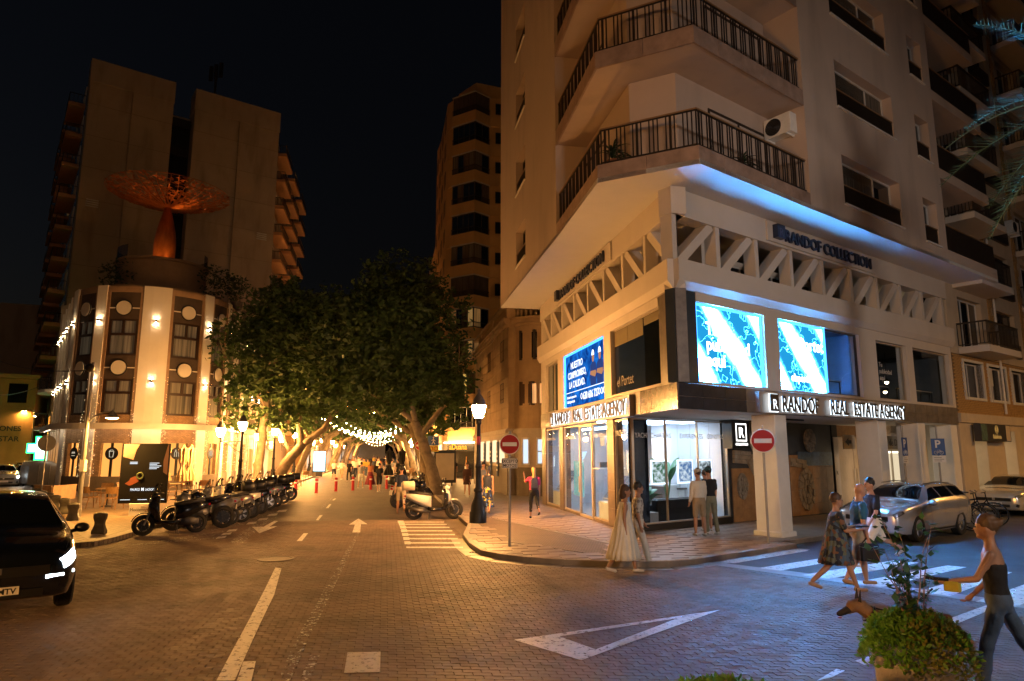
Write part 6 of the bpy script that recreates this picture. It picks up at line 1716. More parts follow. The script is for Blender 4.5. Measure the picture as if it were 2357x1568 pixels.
# ================================================================ plane trees
M_bark = mat('plane_bark', (.20, .155, .10), .85, var=.4, vs=3.5, bump=.5, bs=9, stain=.3)
def leafmat(name, col):
    m = mat(name, col, .5, var=.4, vs=1.2)
    nt = m.node_tree; b = nt.nodes["Principled BSDF"]; N = nt.nodes.new; L = nt.links.new
    src = b.inputs['Base Color'].links[0].from_socket
    tr = N("ShaderNodeBsdfTranslucent"); L(src, tr.inputs[0])
    mx = N("ShaderNodeMixShader"); mx.inputs[0].default_value = .35
    L(b.outputs[0], mx.inputs[1]); L(tr.outputs[0], mx.inputs[2]); L(mx.outputs[0], nt.nodes["Material Output"].inputs[0])
    return m
M_plane = leafmat('plane_leaf', (.056, .10, .027))
def plane_tree(label, trunk, rad, limbs, blobs, seed, nleaf, ls=.17, group='plane trees along the promenade'):
    rr = random.Random(seed); b0 = Vector(trunk[0])
    t = thing('plane_tree', label, 'tree', b0, group)
    def wob(pts, rs, n=5):
        out = []; ro = []
        for i in range(len(pts) - 1):
            for k in range(n):
                f = k / n; a, b = Vector(pts[i]), Vector(pts[i + 1])
                out.append(a.lerp(b, f) + Vector((rr.gauss(0, .02), rr.gauss(0, .02), 0))); ro.append((rs[i] + (rs[i + 1] - rs[i]) * f) * rr.uniform(.94, 1.07))
        out.append(Vector(pts[-1])); ro.append(rs[-1]); return out, ro
    p, r = wob(trunk, rad); p[0].z -= .1; r[0] *= 1.35; r[1] *= 1.12
    MB().tube(p, r, 12).build('trunk', M_bark, t, True)
    for pts, r0 in limbs:
        n = len(pts); p, r = wob(pts, [r0 * (1 - .8 * i / (n - 1)) for i in range(n)], 4)
        MB().tube(p, r, 8).build('limb', M_bark, t, True)
        e = Vector(pts[-1]); d = (e - Vector(pts[-2]))
        for q in range(3):
            v = d.normalized() * rr.uniform(.8, 1.6) + Vector((rr.gauss(0, .6), rr.gauss(0, .6), rr.gauss(.2, .4)))
            MB().tube([e - d * .1, e + v * .5, e + v], [r0 * .22, r0 * .15, .012], 5).build('twig', M_bark, t)
    mb = MB(); vol = sum(b[1] ** 2 for b in blobs)
    for c, R_, sq in blobs:
        nl = int(nleaf * R_ ** 2 / vol)
        # leaf sprays: small clumps on the shell so that light and gaps read
        nc = max(4, nl // 14)
        for _ in range(nc):
            d = Vector((rr.gauss(0, 1), rr.gauss(0, 1), rr.gauss(0, 1))).normalized() * (rr.uniform(.4, 1.2))
            leaf_cloud(mb, Vector(c) + Vector((d.x * R_ * sq[0], d.y * R_ * sq[1], d.z * R_ * sq[2])), R_ * rr.uniform(.12, .30), 14, ls * rr.uniform(.75, 1.25), rr)
    mb.build('crown', M_plane, t)
    return t
def tp(t_, s_, z): return tuple(S(t_, s_, z))
# right-hand near tree: leans over the street
plane_tree('broad plane tree leaning over the white scooter', [tp(2.85, 37.3, .1), tp(2.45, 37.6, 1.6), tp(1.95, 37.9, 3.0), tp(1.5, 38.1, 4.0)], [.36, .31, .27, .23],
           [([tp(1.5, 38.1, 4.0), tp(.2, 38.3, 5.0), tp(-1.8, 38.5, 6.0), tp(-3.2, 39, 7.2)], .14), ([tp(1.6, 38, 3.8), tp(1.2, 38.4, 5.6), tp(.6, 38.8, 8.2)], .18), ([tp(1.9, 37.9, 3.2), tp(3.2, 37.6, 5), tp(3.9, 37, 7.0)], .18), ([tp(1.0, 38.2, 4.6), tp(-.6, 40.5, 6.0), tp(-1.8, 43, 7.5)], .15)],
           [(tp(.8, 38.5, 9.2), 3.2, (1.05, 1, .95)), (tp(-1.9, 38.6, 8.3), 2.7, (1.1, 1, .85)), (tp(3.0, 38.0, 7.4), 2.2, (.8, 1, 1)), (tp(-.2, 37.6, 7.0), 2.4, (1.3, .9, .6)), (tp(.4, 39, 11.4), 2.3, (1, 1, .9)), (tp(-2.6, 39.5, 10.2), 2.0, (1, 1, .8)), (tp(2.0, 38.6, 10.9), 1.9, (1, 1, 1)), (tp(3.5, 37, 5.6), 1.3, (.8, 1, .8)), (tp(-3.6, 38.8, 6.9), 1.4, (1, 1, .6)), (tp(-.8, 38, 5.5), 1.7, (1.3, 1, .6)), (tp(-2.9, 38.5, 5.7), 1.5, (1, 1, .7)), (tp(.6, 37.0, 5.6), 1.3, (1, .8, .7)), (tp(3.6, 37.4, 4.7), 1.0, (.9, 1, .8))], 21, 19000, .17)
# left: straight trunk and leaning forked trunk
plane_tree('tall straight plane tree behind the second lamp on the left', [tp(-7.0, 41, .1), tp(-6.95, 41, 2), tp(-6.85, 41, 4), tp(-6.7, 41.1, 6.2)], [.3, .25, .22, .17],
           [([tp(-6.7, 41.1, 6), tp(-6.2, 41.2, 8), tp(-5.6, 41.3, 10)], .16), ([tp(-6.8, 41, 5), tp(-8.2, 41.2, 6.6), tp(-9.2, 41, 7.8)], .12), ([tp(-6.8, 41, 5.5), tp(-5.0, 40.6, 7), tp(-3.9, 40.3, 8)], .13)],
           [(tp(-6.4, 41, 9.3), 2.4, (1, 1, 1)), (tp(-8.1, 41, 8.2), 1.8, (.9, 1, 1.1)), (tp(-5.0, 41, 8.5), 2.0, (1, 1, 1)), (tp(-7.2, 41, 6.6), 1.4, (1.1, 1, .8)), (tp(-8.6, 40.5, 5.3), .9, (1, 1, 1.2)), (tp(-6.0, 41, 11), 1.6, (1, 1, .9)), (tp(-6.0, 40.8, 5.9), 1.4, (1.1, 1, .7)), (tp(-4.8, 41, 6.6), 1.4, (1, 1, .8)), (tp(-8.4, 40.8, 4.2), .8, (1, 1, .8)), (tp(-6.6, 40.4, 4.6), .7, (1, .6, .9))], 22, 12000, .17)
plane_tree('forked plane tree leaning right behind the row of motorcycles', [tp(-7.2, 48.5, .1), tp(-6.5, 48.6, 1.6), tp(-5.5, 48.8, 2.9)], [.42, .34, .29],
           [([tp(-5.6, 48.8, 2.8), tp(-5.9, 49, 4.4), tp(-5.6, 49, 6.4), tp(-5.0, 49, 8.6)], .27), ([tp(-5.5, 48.8, 2.9), tp(-4.2, 49, 3.9), tp(-3.4, 49.2, 5.4), tp(-3.0, 49.4, 7.4)], .26), ([tp(-5.8, 49, 5.6), tp(-4.6, 49.2, 6.6), tp(-3.9, 49.2, 8.0)], .14), ([tp(-3.6, 49.2, 4.9), tp(-2.2, 49.3, 6.4), tp(-1.4, 49.3, 7.6)], .12), ([tp(-6.2, 48.7, 2.2), tp(-7.2, 48.8, 4), tp(-7.8, 49, 5.6)], .16)],
           [(tp(-5.2, 49, 9.0), 3.0, (1, 1, 1)), (tp(-2.8, 49.2, 8.6), 2.6, (1, 1, 1)), (tp(-7.4, 49, 7.0), 2.0, (1, 1, 1)), (tp(-6.2, 48.8, 5.2), 1.3, (1.1, 1, .8)), (tp(-3.4, 49, 11.2), 2.2, (1.1, 1, .9)), (tp(-6.0, 49, 11.4), 2.0, (1, 1, .9)), (tp(-1.0, 49.4, 9.8), 1.8, (1, 1, .9)), (tp(-8.0, 48.6, 4.0), .9, (1, 1, .8)), (tp(-5.0, 48.3, 5.6), 1.5, (1.1, .8, .7)), (tp(-2.8, 49, 6.2), 1.6, (1, 1, .7)), (tp(-7.2, 48.3, 4.6), 1.1, (1, .7, .7)), (tp(-1.6, 49, 5.2), 1.0, (1, 1, .7))], 23, 15000, .18)
def generic(side, seed):
    t0 = -7.0 if side < 0 else 2.9; s0 = 0.0; k = 1 if side < 0 else -1; rr = random.Random(seed)
    T0 = lambda a, b, z: (k * a, b, z)
    lean = 1.25
    return plane_tree('x', [T0(0, 0, .1), T0(lean * .3, .1, 1.5), T0(lean * .75, .2, 2.9), T0(lean, .2, 3.8)], [.30, .26, .23, .2],
                      [([T0(lean, .2, 3.7), T0(lean + 1.4, .3, 4.6), T0(lean + 2.9, .2, 5.4), T0(lean + 4.2, .1, 6.0)], .2), ([T0(lean, .2, 3.8), T0(lean + .2, 0, 5.5), T0(lean + .6, 0, 8)], .2), ([T0(lean * .8, .2, 3.2), T0(lean - 1.0, .5, 5), T0(lean - 1.6, .7, 6.4)], .14), ([T0(lean, .2, 3.8), T0(lean + .8, 1.6, 5.4), T0(lean + 1.6, 3, 6.6)], .13)],
                      [(T0(lean + .4, 0, 8.0), 2.9, (1, 1.3, .9)), (T0(lean + 2.8, 0, 7.0), 2.3, (1.1, 1.3, .7)), (T0(lean - 1.8, 0, 6.8), 1.9, (.9, 1.3, .9)), (T0(lean + .6, .5, 10), 2.2, (1.2, 1.2, .8)), (T0(lean + 3.9, 0, 5.9), 1.3, (1.1, 1.3, .5)), (T0(.2, 0, 5.2), 1.1, (1, 1, .8)), (T0(lean + 2, 0, 5.5), 1.7, (1.4, 1.4, .5)), (T0(lean - 1.2, -.4, 4.5), 1.2, (1, 1.2, .8)), (T0(lean + .6, -.6, 5.2), 1.3, (1.1, 1, .6))], seed, 8000, .2)
gl_ = generic(-1, 31); gr_ = generic(1, 32)
ordn = ['nearest', 'second', 'third', 'fourth', 'fifth', 'sixth', 'seventh', 'eighth', 'farthest']
for k, s_ in enumerate((58, 67, 77, 88, 100, 113, 128, 146, 168)):
    lab = '%s plane tree of the left row under the string lights' % ordn[k]
    if k == 0: gl_.location = S(-7.0, s_); gl_.rotation_euler = (0, 0, -AZS); gl_['label'] = lab
    else: dup(gl_, S(-7.0 + .3 * (k % 2), s_), -AZS + .25 * (k % 3 - 1), lab, scale=(1, 1, .95 + .07 * (k % 3)))
for k, s_ in enumerate((47, 56, 66, 77, 88, 101, 116, 134, 156)):
    lab = '%s plane tree of the right row behind the leaning one' % ordn[k]
    if k == 0: gr_.location = S(3.0, s_); gr_.rotation_euler = (0, 0, -AZS); gr_['label'] = lab
    else: dup(gr_, S(3.0 + .3 * (k % 2), s_), -AZS + .25 * (k % 3 - 1), lab, scale=(1, 1, .95 + .07 * ((k + 1) % 3)))
# ================================================================ string lights
M_bulb = emis('string_bulb', (1.0, .62, .22), 110)
bulbm = MB().ball((0, 0, -.08), .042, 8, 5).mesh('bulb', M_bulb, smooth=True)
cnames = ['nearest', 'second', 'third', 'fourth', 'fifth', 'sixth', 'seventh', 'eighth', 'ninth', 'tenth', 'eleventh', 'twelfth', 'thirteenth', 'farthest']
for k, (s0, s1, z0, z1, sag, t0, t1) in enumerate(((50, 52, 6.4, 5.6, .7, -4.2, 1.2), (52, 56, 4.9, 5.3, 1.3, -4.6, 2.2), (56, 60, 5.2, 4.9, 1.5, -5.2, 2.4), (60, 64, 4.9, 5.2, 1.3, -5, 2.4), (64, 70, 5.2, 4.9, 1.5, -5, 2.4), (70, 76, 4.9, 5.2, 1.4, -5, 2.4), (76, 83, 5.1, 4.9, 1.5, -5, 2.4), (83, 90, 4.9, 5.1, 1.5, -5, 2.4), (90, 98, 5.1, 4.9, 1.5, -5, 2.4), (98, 106, 4.9, 5.1, 1.5, -5, 2.4), (106, 115, 5.1, 4.9, 1.5, -5, 2.4), (115, 125, 4.9, 5.1, 1.5, -5, 2.4), (125, 140, 5.1, 4.9, 1.5, -5, 2.4), (140, 158, 4.9, 5.1, 1.5, -5, 2.4))):
    if k > 3: z0 += (k * 37 % 5) * .28 - .3; z1 += (k * 23 % 5) * .25 - .2; sag *= .6 + .13 * (k * 3 % 5); t0 += .4 * (k % 3); t1 -= .5 * (k % 2)
    a, b = S(t0, s0, z0), S(t1, s1, z1)
    t = thing('string_light', '%s garland of warm bulbs hung across the promenade' % cnames[k], 'string lights', a, 'garlands between the plane trees')
    f_ = lambda i, n: a.lerp(b, i / n) - Vector((0, 0, sag * 4 * (i / n) * (1 - i / n)))
    MB().tube([f_(i, 16) for i in range(17)], .008, 4).build('cable', M_black, t)
    n = 17 if k < 8 else 12
    pieces('bulb', t, bulbm, [Matrix.Translation(f_(i + .5, n)) for i in range(n)])
# ================================================================ bollards
M_red = mat('bollard_red', (.42, .02, .025), .4, var=.15); M_ref = mat('reflective_white', (.75, .73, .7), .4)
b0 = thing('red_bollard', 'x', 'bollard', (0, 0, 0), 'red bollards closing the promenade')
MB().lathe([(.1, 0), (.1, .05), (.085, .06), (.085, .74), (.09, .75), (.09, .8), (.05, .83), (.001, .84)], 16).build('post', M_red, b0, 'auto')
MB().lathe([(.087, .60), (.088, .605), (.088, .67), (.087, .675)], 16, cap=False).build('reflector', M_ref, b0)
for k, (u, v) in enumerate(((680, 1138), (728, 1135), (773, 1131), (812, 1129), (853, 1127), (890, 1125.5))):
    lab = ['leftmost red bollard beside the motorcycles', 'second red bollard from the left', 'third red bollard from the left', 'fourth red bollard from the left', 'fifth red bollard, by the woman in the dark skirt', 'rightmost red bollard beside the parked black motorcycle'][k]
    if k == 0: b0.location = (*G(u, v), 0); b0['label'] = lab
    else: dup(b0, (*G(u, v), 0), 0, lab)
M_cast = mat('bollard_iron', (.05, .045, .04), .55, .3, var=.3, vs=6, bump=.4, bs=40)
c0 = thing('stone_bollard', 'x', 'bollard', (0, 0, 0), 'squat dark bollards on the left kerb')
MB().loft([[(r * cos(pi / 4 + k * pi / 4) * (1.12 if k % 2 == 0 else 1), r * sin(pi / 4 + k * pi / 4) * (1.12 if k % 2 == 0 else 1), z) for k in range(8)] for r, z in ((.2, 0), (.2, .08), (.17, .14), (.14, .24), (.14, .32), (.17, .40), (.18, .44), (.18, .52), (.15, .55))]).build('body', M_cast, c0, 'auto')
MB().lathe([(.10, .55), (.09, .57), (.001, .575)], 12).build('cap', M_cast, c0)
for k, (u, v) in enumerate(((228, 1228), (167, 1198), (146, 1183), (126, 1174), (110, 1166), (95, 1160), (82, 1153))):
    lab = ['squat dark bollard alone on the left kerb corner', 'squat bollard just left of the steel lamp post', 'third squat bollard from the kerb corner', 'fourth squat bollard from the kerb corner', 'fifth squat bollard from the kerb corner', 'sixth squat bollard from the kerb corner', 'farthest squat bollard behind the black car'][k]
    p = (*G(u, v, SWZ), SWZ)
    if k == 0: c0.location = p; c0.rotation_euler = (0, 0, .3); c0['label'] = lab
    else: dup(c0, p, .6, lab)
# ================================================================ signs
M_signred = mat('sign_red', (.40, .012, .015), .35, var=.05); M_signback = mat('sign_back', (.3, .3, .3), .5, .5)
def face_cam(x, y): return atan2(-x, -y) * -1 + 0.0
def sign_frame(x, y, z, rot): return T(x, y, z) @ RZ(rot)
def no_entry(x, y, zc, r, label, rot, ztop, plate=None, base=SWZ):
    t = thing('no_entry_sign', label, 'road sign', (x, y, base)); F_ = sign_frame(x, y, 0, rot)
    MB(F_).cyl((0, 0, base), (0, 0, ztop), .03, n=12).build('pole', M_mast, t, 'auto')
    MB(F_).cyl((0, -.045, zc), (0, -.035, zc), r, n=36).build('disc', M_signred, t)
    MB(F_).torus((0, -.04, zc), (0, 1, 0), r, .012, 36, 6).build('rim', M_ref, t)
    MB(F_).box(-r * .74, r * .74, -.05, -.046, zc - r * .2, zc + r * .2).build('bar', M_ref, t)
    MB(F_).cyl((0, -.034, zc), (0, -.028, zc), r, n=36).build('back', M_signback, t)
    if plate:
        z = zc - r - .22
        MB(F_).bbox(-.19, .19, -.045, -.033, z - .12, z + .12, .004).build('plate', M_ref, t)
        mb = MB(F_)
        for a, b, c_, d in ((-.18, .18, .10, .11), (-.18, .18, -.11, -.10)): mb.box(a, b, -.049, -.046, z + c_, z + d)
        for a, b in ((-.18, -.17), (.17, .18)): mb.box(a, b, -.0488, -.0458, z - .10, z + .10)
        mb.build('plate_border', M_black, t)
        for q, w in enumerate(plate): text(w, .1, .002, F_ @ T(0, -.047, z + .015 - .1 * q) @ RX(pi / 2), M_black, 'lettering', t, 'CENTER', .002, .92)
    return t
x, y = G(1173, 1258, SWZ); no_entry(x, y, 2.53, .235, 'no-entry sign with a small lettered plate on the pavement corner', radians(0), 2.85, ('EXCEPTO', 'MOTOS'))
x, y = G(1766, 1251, SWZ); no_entry(x, y - .1, 2.62, .28, 'no-entry sign in front of the first arcade column', radians(-18), 3.0)
p = S(2.2, 45); no_entry(p.x, p.y, 2.75, .3, 'distant no-entry sign beside the right-hand tree', radians(8), 3.1)
M_sblue = mat('sign_blue', (.012, .07, .28), .4, var=.05)
p = S(3.0, 44); t = thing('zone_sign', 'blue and yellow pedestrian zone sign behind the leaning tree', 'road sign', (p.x, p.y, SWZ)); F_ = sign_frame(p.x, p.y, 0, radians(8))
MB(F_).cyl((0, 0, SWZ), (0, 0, 3.3), .03).build('pole', M_mast, t)
MB(F_).box(-.34, .34, -.045, -.035, 2.75, 3.35).build('blue_panel', M_sblue, t)
MB(F_).box(-.34, .34, -.045, -.035, 2.35, 2.74).build('yellow_panel', mat('sign_yellow', (.55, .42, .06), .5), t)
mb = MB(F_); mb.tube([(0, -.05, 3.2), (0, -.05, 3.0), (-.1, -.05, 2.82)], .025, 5); mb.tube([(0, -.05, 3.0), (.1, -.05, 2.82)], .025, 5); mb.tube([(-.12, -.05, 3.05), (0, -.05, 3.12), (.12, -.05, 3.02)], .02, 5); mb.ball((0, -.05, 3.25), .04); mb.build('pictogram', M_ref, t, kind='stuff')
for k in (-.16, .16): MB(F_).torus((k, -.05, 2.54), (0, 1, 0), .12, .02, 18, 5).build('ring', M_signred, t)
def p_sign(r, y, label, bike, rot):
    w = FR @ Vector((r, y, SWZ)); t = thing('parking_sign', label, 'road sign', w); F_ = sign_frame(w.x, w.y, 0, rot)
    MB(F_).cyl((0, 0, SWZ), (0, 0, 3.2), .03).build('pole', M_mast, t)
    F_ = F_ @ T(0, 0, .75) @ SC(.72, 1, .72)
    MB(F_).bbox(-.3, .3, -.05, -.04, 2.05, 2.85, .003).build('panel', M_sblue, t)
    MB(F_).box(-.28, .28, -.05, -.04, 1.72, 2.02).build('lower_plate', M_ref, t)
    text('P', .5, .003, F_ @ T(-.15, -.052, 2.42) @ RX(pi / 2), M_ref, 'lettering', t, bold=.012)
    mb = MB(F_)
    for k in (-.12, .12): mb.torus((k, -.052, 2.18), (0, 1, 0), .075, .01, 14, 4)
    mb.tube([(-.12, -.052, 2.18), (0, -.052, 2.2), (.07, -.052, 2.3), (.12, -.052, 2.18)], .01, 4); mb.tube([(0, -.052, 2.2), (-.06, -.052, 2.3), (.07, -.052, 2.3)], .01, 4)
    mb.build('bicycle_symbol', M_ref, t, kind='stuff')
    for k in range(3): MB(F_).box(-.22, .1 + .1 * (k % 2), -.053, -.051, 1.78 + .08 * k, 1.8 + .08 * k).build('printed_line', M_black, t)
p_sign(13.2, -.35, 'blue parking sign with a bicycle symbol by the third arcade column', True, radians(-12))
p_sign(10.6, -.35, 'blue parking sign turned edge-on by the second arcade column', True, radians(40))
# round mirror-like sign back on the left
x, y = G(93, 1152, SWZ); t = thing('sign_post', 'round road sign seen from behind at the left street', 'road sign', (x, y, SWZ)); F_ = sign_frame(x, y, 0, radians(20))
MB(F_).cyl((0, 0, SWZ), (0, 0, 3.1), .035).build('pole', M_mast, t)
MB(F_).cyl((0, .04, 2.75), (0, .05, 2.75), .38, n=28).build('disc', M_signback, t)
for z in (2.6, 2.9): MB(F_).box(-.34, .34, .02, .039, z - .02, z + .02).build('stiffener', M_signback, t)
# cash machine sign on the hotel
p = AT(221, 1008, 40.3); Fa = T(p.x, p.y, p.z) @ RZ(radians(22)); t = thing('cash_sign', 'lit cash machine sign under the hotel canopy', 'sign', p)
MB(Fa).bbox(-.42, .42, -.1, .1, -.5, .5, .02).build('box', mat('sign_navy', (.01, .03, .08), .5), t)
MB(Fa).box(-.4, .4, -.106, -.101, .02, .48).build('lit_panel', emis('atm_white', (.8, .95, 1), 2.2), t)
text('ATM', .36, .002, Fa @ T(-.36, -.108, .12) @ RX(pi / 2), M_black, 'lettering', t, bold=.008)
mb = MB(Fa); mb.tube([(-.32, -.108, -.22), (0, -.108, -.06), (.32, -.108, -.22)], .025, 4); mb.tube([(-.25, -.108, -.2), (-.25, -.108, -.35), (.25, -.108, -.35), (.25, -.108, -.2)], .02, 4); mb.build('house_mark', emis('atm_blue', (.5, .8, 1), 1.6), t, kind='stuff')
# ================================================================ advertising panels
x, y = G(326, 1186, SWZ); rot = radians(12); F_ = T(x, y, SWZ) @ RZ(rot)
t = thing('advert_panel', 'black watch advert on a white stand behind the front motorcycles', 'advertising panel', (x, y, SWZ))
MB(F_).bbox(-.38, .38, -.18, .18, 0, .42, .01).build('stand', M_wht, t)
M_adv = mat('advert_black', (.006, .006, .007), .75, var=.2, vs=1.2, spec=.15)
MB(F_).bbox(-.80, .78, -.08, .08, .42, 2.52, .02).build('panel', M_adv, t)
MB(F_).add([(-.74, -.085, 2.5), (-.74, -.085, 2.05), (-.4, -.085, 1.95), (-.32, -.085, 2.3), (-.22, -.085, 2.5)], [(0, 1, 2, 3, 4)]).build('pale_print', mat('advert_rose', (.30, .2, .17), .5), t)
MB(F_).add([(.72, -.085, 2.5), (.6, -.085, 1.9), (.62, -.085, 1.5), (.76, -.085, 1.4), (.76, -.085, 2.5)], [(0, 1, 2, 3, 4)]).build('rose_print', mat('advert_rose2', (.12, .06, .05), .5), t)
MB(F_).add([(-.36 + .25 * cos(a * pi / 5) * (1 if a % 2 else .6), -.086, 1.2 + .14 * sin(a * pi / 5) + .3 * cos(a * pi / 5) * .3) for a in range(10)], [tuple(range(10))]).build('hand_print', mat('advert_hand', (.22, .06, .03), .6), t)
MB(F_).torus((-.14, -.087, 1.38), (0, 1, 0), .1, .03, 18, 5).build('watch_print', mat('advert_green', (.12, .16, .08), .4, .3), t)
M_ap = mat('advert_white', (.62, .6, .56), .5)
text('MAURICE', .12, .001, F_ @ T(-.42, -.087, .86) @ RX(pi / 2), M_ap, 'lettering', t, sx=.62)
text('LACROIX', .12, .001, F_ @ T(.07, -.087, .86) @ RX(pi / 2), M_ap, 'lettering', t, sx=.62)
text('M', .14, .001, F_ @ T(-.06, -.087, .86) @ RX(pi / 2), M_ap, 'emblem_letter', t, bold=.006, sx=.8)
for k in range(5): MB(F_).box(.15, .4 + .14 * ((k * 7) % 3) / 2, -.087, -.085, 1.62 + .05 * k, 1.635 + .05 * k).build('printed_line', M_ap, t)
for k in range(2): MB(F_).box(-.5, -.25, -.087, -.085, 1.8 + .05 * k, 1.82 + .05 * k).build('printed_line', M_ap, t)
for a, b in ((-.72, -.4), (-.15, .15), (.38, .72)): MB(F_).box(a, b, -.087, -.085, .54, .555).build('printed_line', M_ap, t)
text('Montenegro', .16, .001, F_ @ T(-.34, -.187, .16) @ RX(pi / 2), M_black, 'lettering', t, sx=.85)
mb = MB(F_); mb.tube([(.0, -.188, .3), (.2, -.188, .38), (.32, -.188, .3), (.16, -.188, .16), (.0, -.188, .3), (.32, -.188, .3)], .006, 4); mb.build('diamond_mark', M_hand, t)
p = S(3.95, 46.5); F_ = T(p.x, p.y, 0) @ RZ(radians(16)); t = thing('poster_cabinet', 'dark framed pale poster cabinet on the right pavement', 'advertising panel', p)
MB(F_).bbox(-.75, .75, -.12, .12, .3, 2.45, .02).build('cabinet', M_black, t)
MB(F_).box(-.62, .62, -.128, -.121, .5, 2.25).build('poster', mat('poster_grey', (.42, .36, .28), .5), t)
for k in (-.5, .5): MB(F_).cyl((k, 0, .1), (k, 0, .35), .05).build('foot', M_black, t)
p = S(-5.9, 66); F_ = T(p.x, p.y, 0) @ RZ(radians(5)); t = thing('lit_panel', 'glowing white advertising panel on the left of the promenade', 'advertising panel', p)
MB(F_).bbox(-.58, .58, -.12, .12, .5, 2.45, .02).build('cabinet', M_black, t)
MB(F_).box(-.52, .52, -.128, -.121, .6, 2.38).build('screen', emis('panel_cool', (.35, .8, 1.0), 3.0), t)
MB(F_).box(-.3, .3, -.1, .1, .1, .5).build('foot', M_black, t)
# ================================================================ cafe furniture
M_wick = mat('wicker', (.33, .19, .085), .7, var=.25, vs=14, bump=.4, bs=80); M_tab = mat('table_top', (.42, .27, .14), .5)
def chair0(label):
    t = thing('cafe_chair', label, 'chair', (0, 0, 0), 'brown cafe chairs')
    MB().bbox(-.23, .23, -.22, .24, .42, .46, .015).build('seat', M_wick, t)
    mb = MB(); n = 8
    a = [(-.25 + .5 * i / n, .26 - .06 * (2 * i / n - 1) ** 2) for i in range(n + 1)]
    for (p, q) in zip(a, a[1:]): mb.add([(p[0], p[1], .6), (q[0], q[1], .6), (q[0], q[1] + .06, .86), (p[0], p[1] + .06, .86), (p[0], p[1] - .02, .6), (q[0], q[1] - .02, .6), (q[0], q[1] + .04, .86), (p[0], p[1] + .04, .86)], [(0, 1, 2, 3), (7, 6, 5, 4), (3, 2, 6, 7), (0, 4, 5, 1)])
    mb.build('backrest', M_wick, t)
    for sx in (-1, 1):
        MB().tube([(sx * .24, .2, .42), (sx * .26, .25, .64), (sx * .27, .05, .67), (sx * .27, -.2, .64), (sx * .25, -.22, .44)], .017, 6).build('armrest', M_wick, t)
        MB().tube([(sx * .21, -.2, .43), (sx * .24, -.25, 0)], .018, 6).build('leg', M_wick, t)
        MB().tube([(sx * .21, .2, .43), (sx * .24, .32, 0)], .018, 6).build('leg', M_wick, t)
    return t
ch = chair0('x')
tb = thing('cafe_table', 'x', 'table', (0, 0, 0), 'small cafe tables')
MB().bbox(-.34, .34, -.34, .34, .71, .74, .02).build('top', M_tab, tb)
MB().cyl((0, 0, .05), (0, 0, .71), .03).build('column', M_iron, tb)
MB().lathe([(.26, 0), (.26, .02), (.05, .06)], 16).build('foot', M_iron, tb)
cl = [(208, 1170, 'cafe chair standing apart by the steel lamp post', 2.6), (262, 1172, 'cafe chair with its back to us before the hotel bar', 3.1), (240, 1158, 'cafe chair on the far side of the first table', .2), (285, 1156, 'cafe chair half hidden left of the black advert', 1.5), (385, 1155, 'cafe chair just right of the black advert', 2.9), (430, 1150, 'cafe chair below the pair of closed parasols', .6), (470, 1146, 'cafe chair right of the closed parasols', 3.6), (684, 1120, 'cafe chair behind the leftmost red bollard', 2.0), (664, 1117, 'cafe chair beside the last motorcycle on the left', 5.1), (700, 1112, 'cafe chair by the foot of the leaning tree', 4.0)]
first = True
for u, v, lab, r_ in cl:
    p = (*G(u, v, SWZ), SWZ)
    if first: ch.location = p; ch.rotation_euler = (0, 0, r_); ch['label'] = lab; first = False
    else: dup(ch, p, r_, lab)
for k, (u, v, lab) in enumerate(((245, 1166, 'cafe table left of the black advert'), (405, 1150, 'cafe table right of the black advert'), (675, 1114, 'cafe table behind the leftmost red bollard'))):
    p = (*G(u, v, SWZ), SWZ)
    if k == 0: tb.location = p; tb['label'] = lab
    else: dup(tb, p, .3, lab)
def parasol(label, m, h=2.6):
    t = thing('closed_parasol', label, 'parasol', (0, 0, 0), 'folded parasols')
    MB().cyl((0, 0, 0), (0, 0, h), .025).build('pole', M_alu, t)
    MB().lathe([(.3, 0), (.3, .06), (.06, .09)], 16).build('foot', M_grey, t)
    rings = []; n = 24
    for z, r, am in ((.75, .27, .5), (1.05, .24, .45), (1.35, .13, .25), (1.5, .10, .1), (1.75, .17, .3), (2.1, .16, .35), (2.35, .2, .4), (2.45, .09, .2), (2.62, .02, 0)):
        rings.append([(r * (1 + am * cos(8 * 2 * pi * i / n + z)) * cos(2 * pi * i / n), r * (1 + am * cos(8 * 2 * pi * i / n + z)) * sin(2 * pi * i / n), z) for i in range(n)])
    MB().loft(rings).build('folded_canopy', m, t, 'auto')
    MB().torus((0, 0, 1.46), (0, 0, 1), .115, .015, 16, 5).build('strap', M_grey, t)
    return t
M_canv = mat('cream_canvas', (.52, .38, .2), .85, var=.1)
pc = parasol('x', M_canv)
for k, (u, v, lab) in enumerate(((433, 1140, 'closed cream parasol, taller one of the close pair'), (415, 1142, 'closed cream parasol, left one of the close pair'), (375, 1140, 'closed cream parasol right behind the black advert'), (345, 1138, 'closed cream parasol mostly hidden by the black advert'))):
    p = (*G(u, v, SWZ), SWZ)
    if k == 0: pc.location = p; pc['label'] = lab
    else: dup(pc, p, k, lab)
pb = parasol('x', mat('black_canvas', (.015, .015, .018), .8))
pb.location = S(.3, 49); pb['label'] = 'closed black parasol, left of two on the promenade'
dup(pb, S(1.2, 49.5), 1.0, 'closed black parasol, right of two on the promenade')
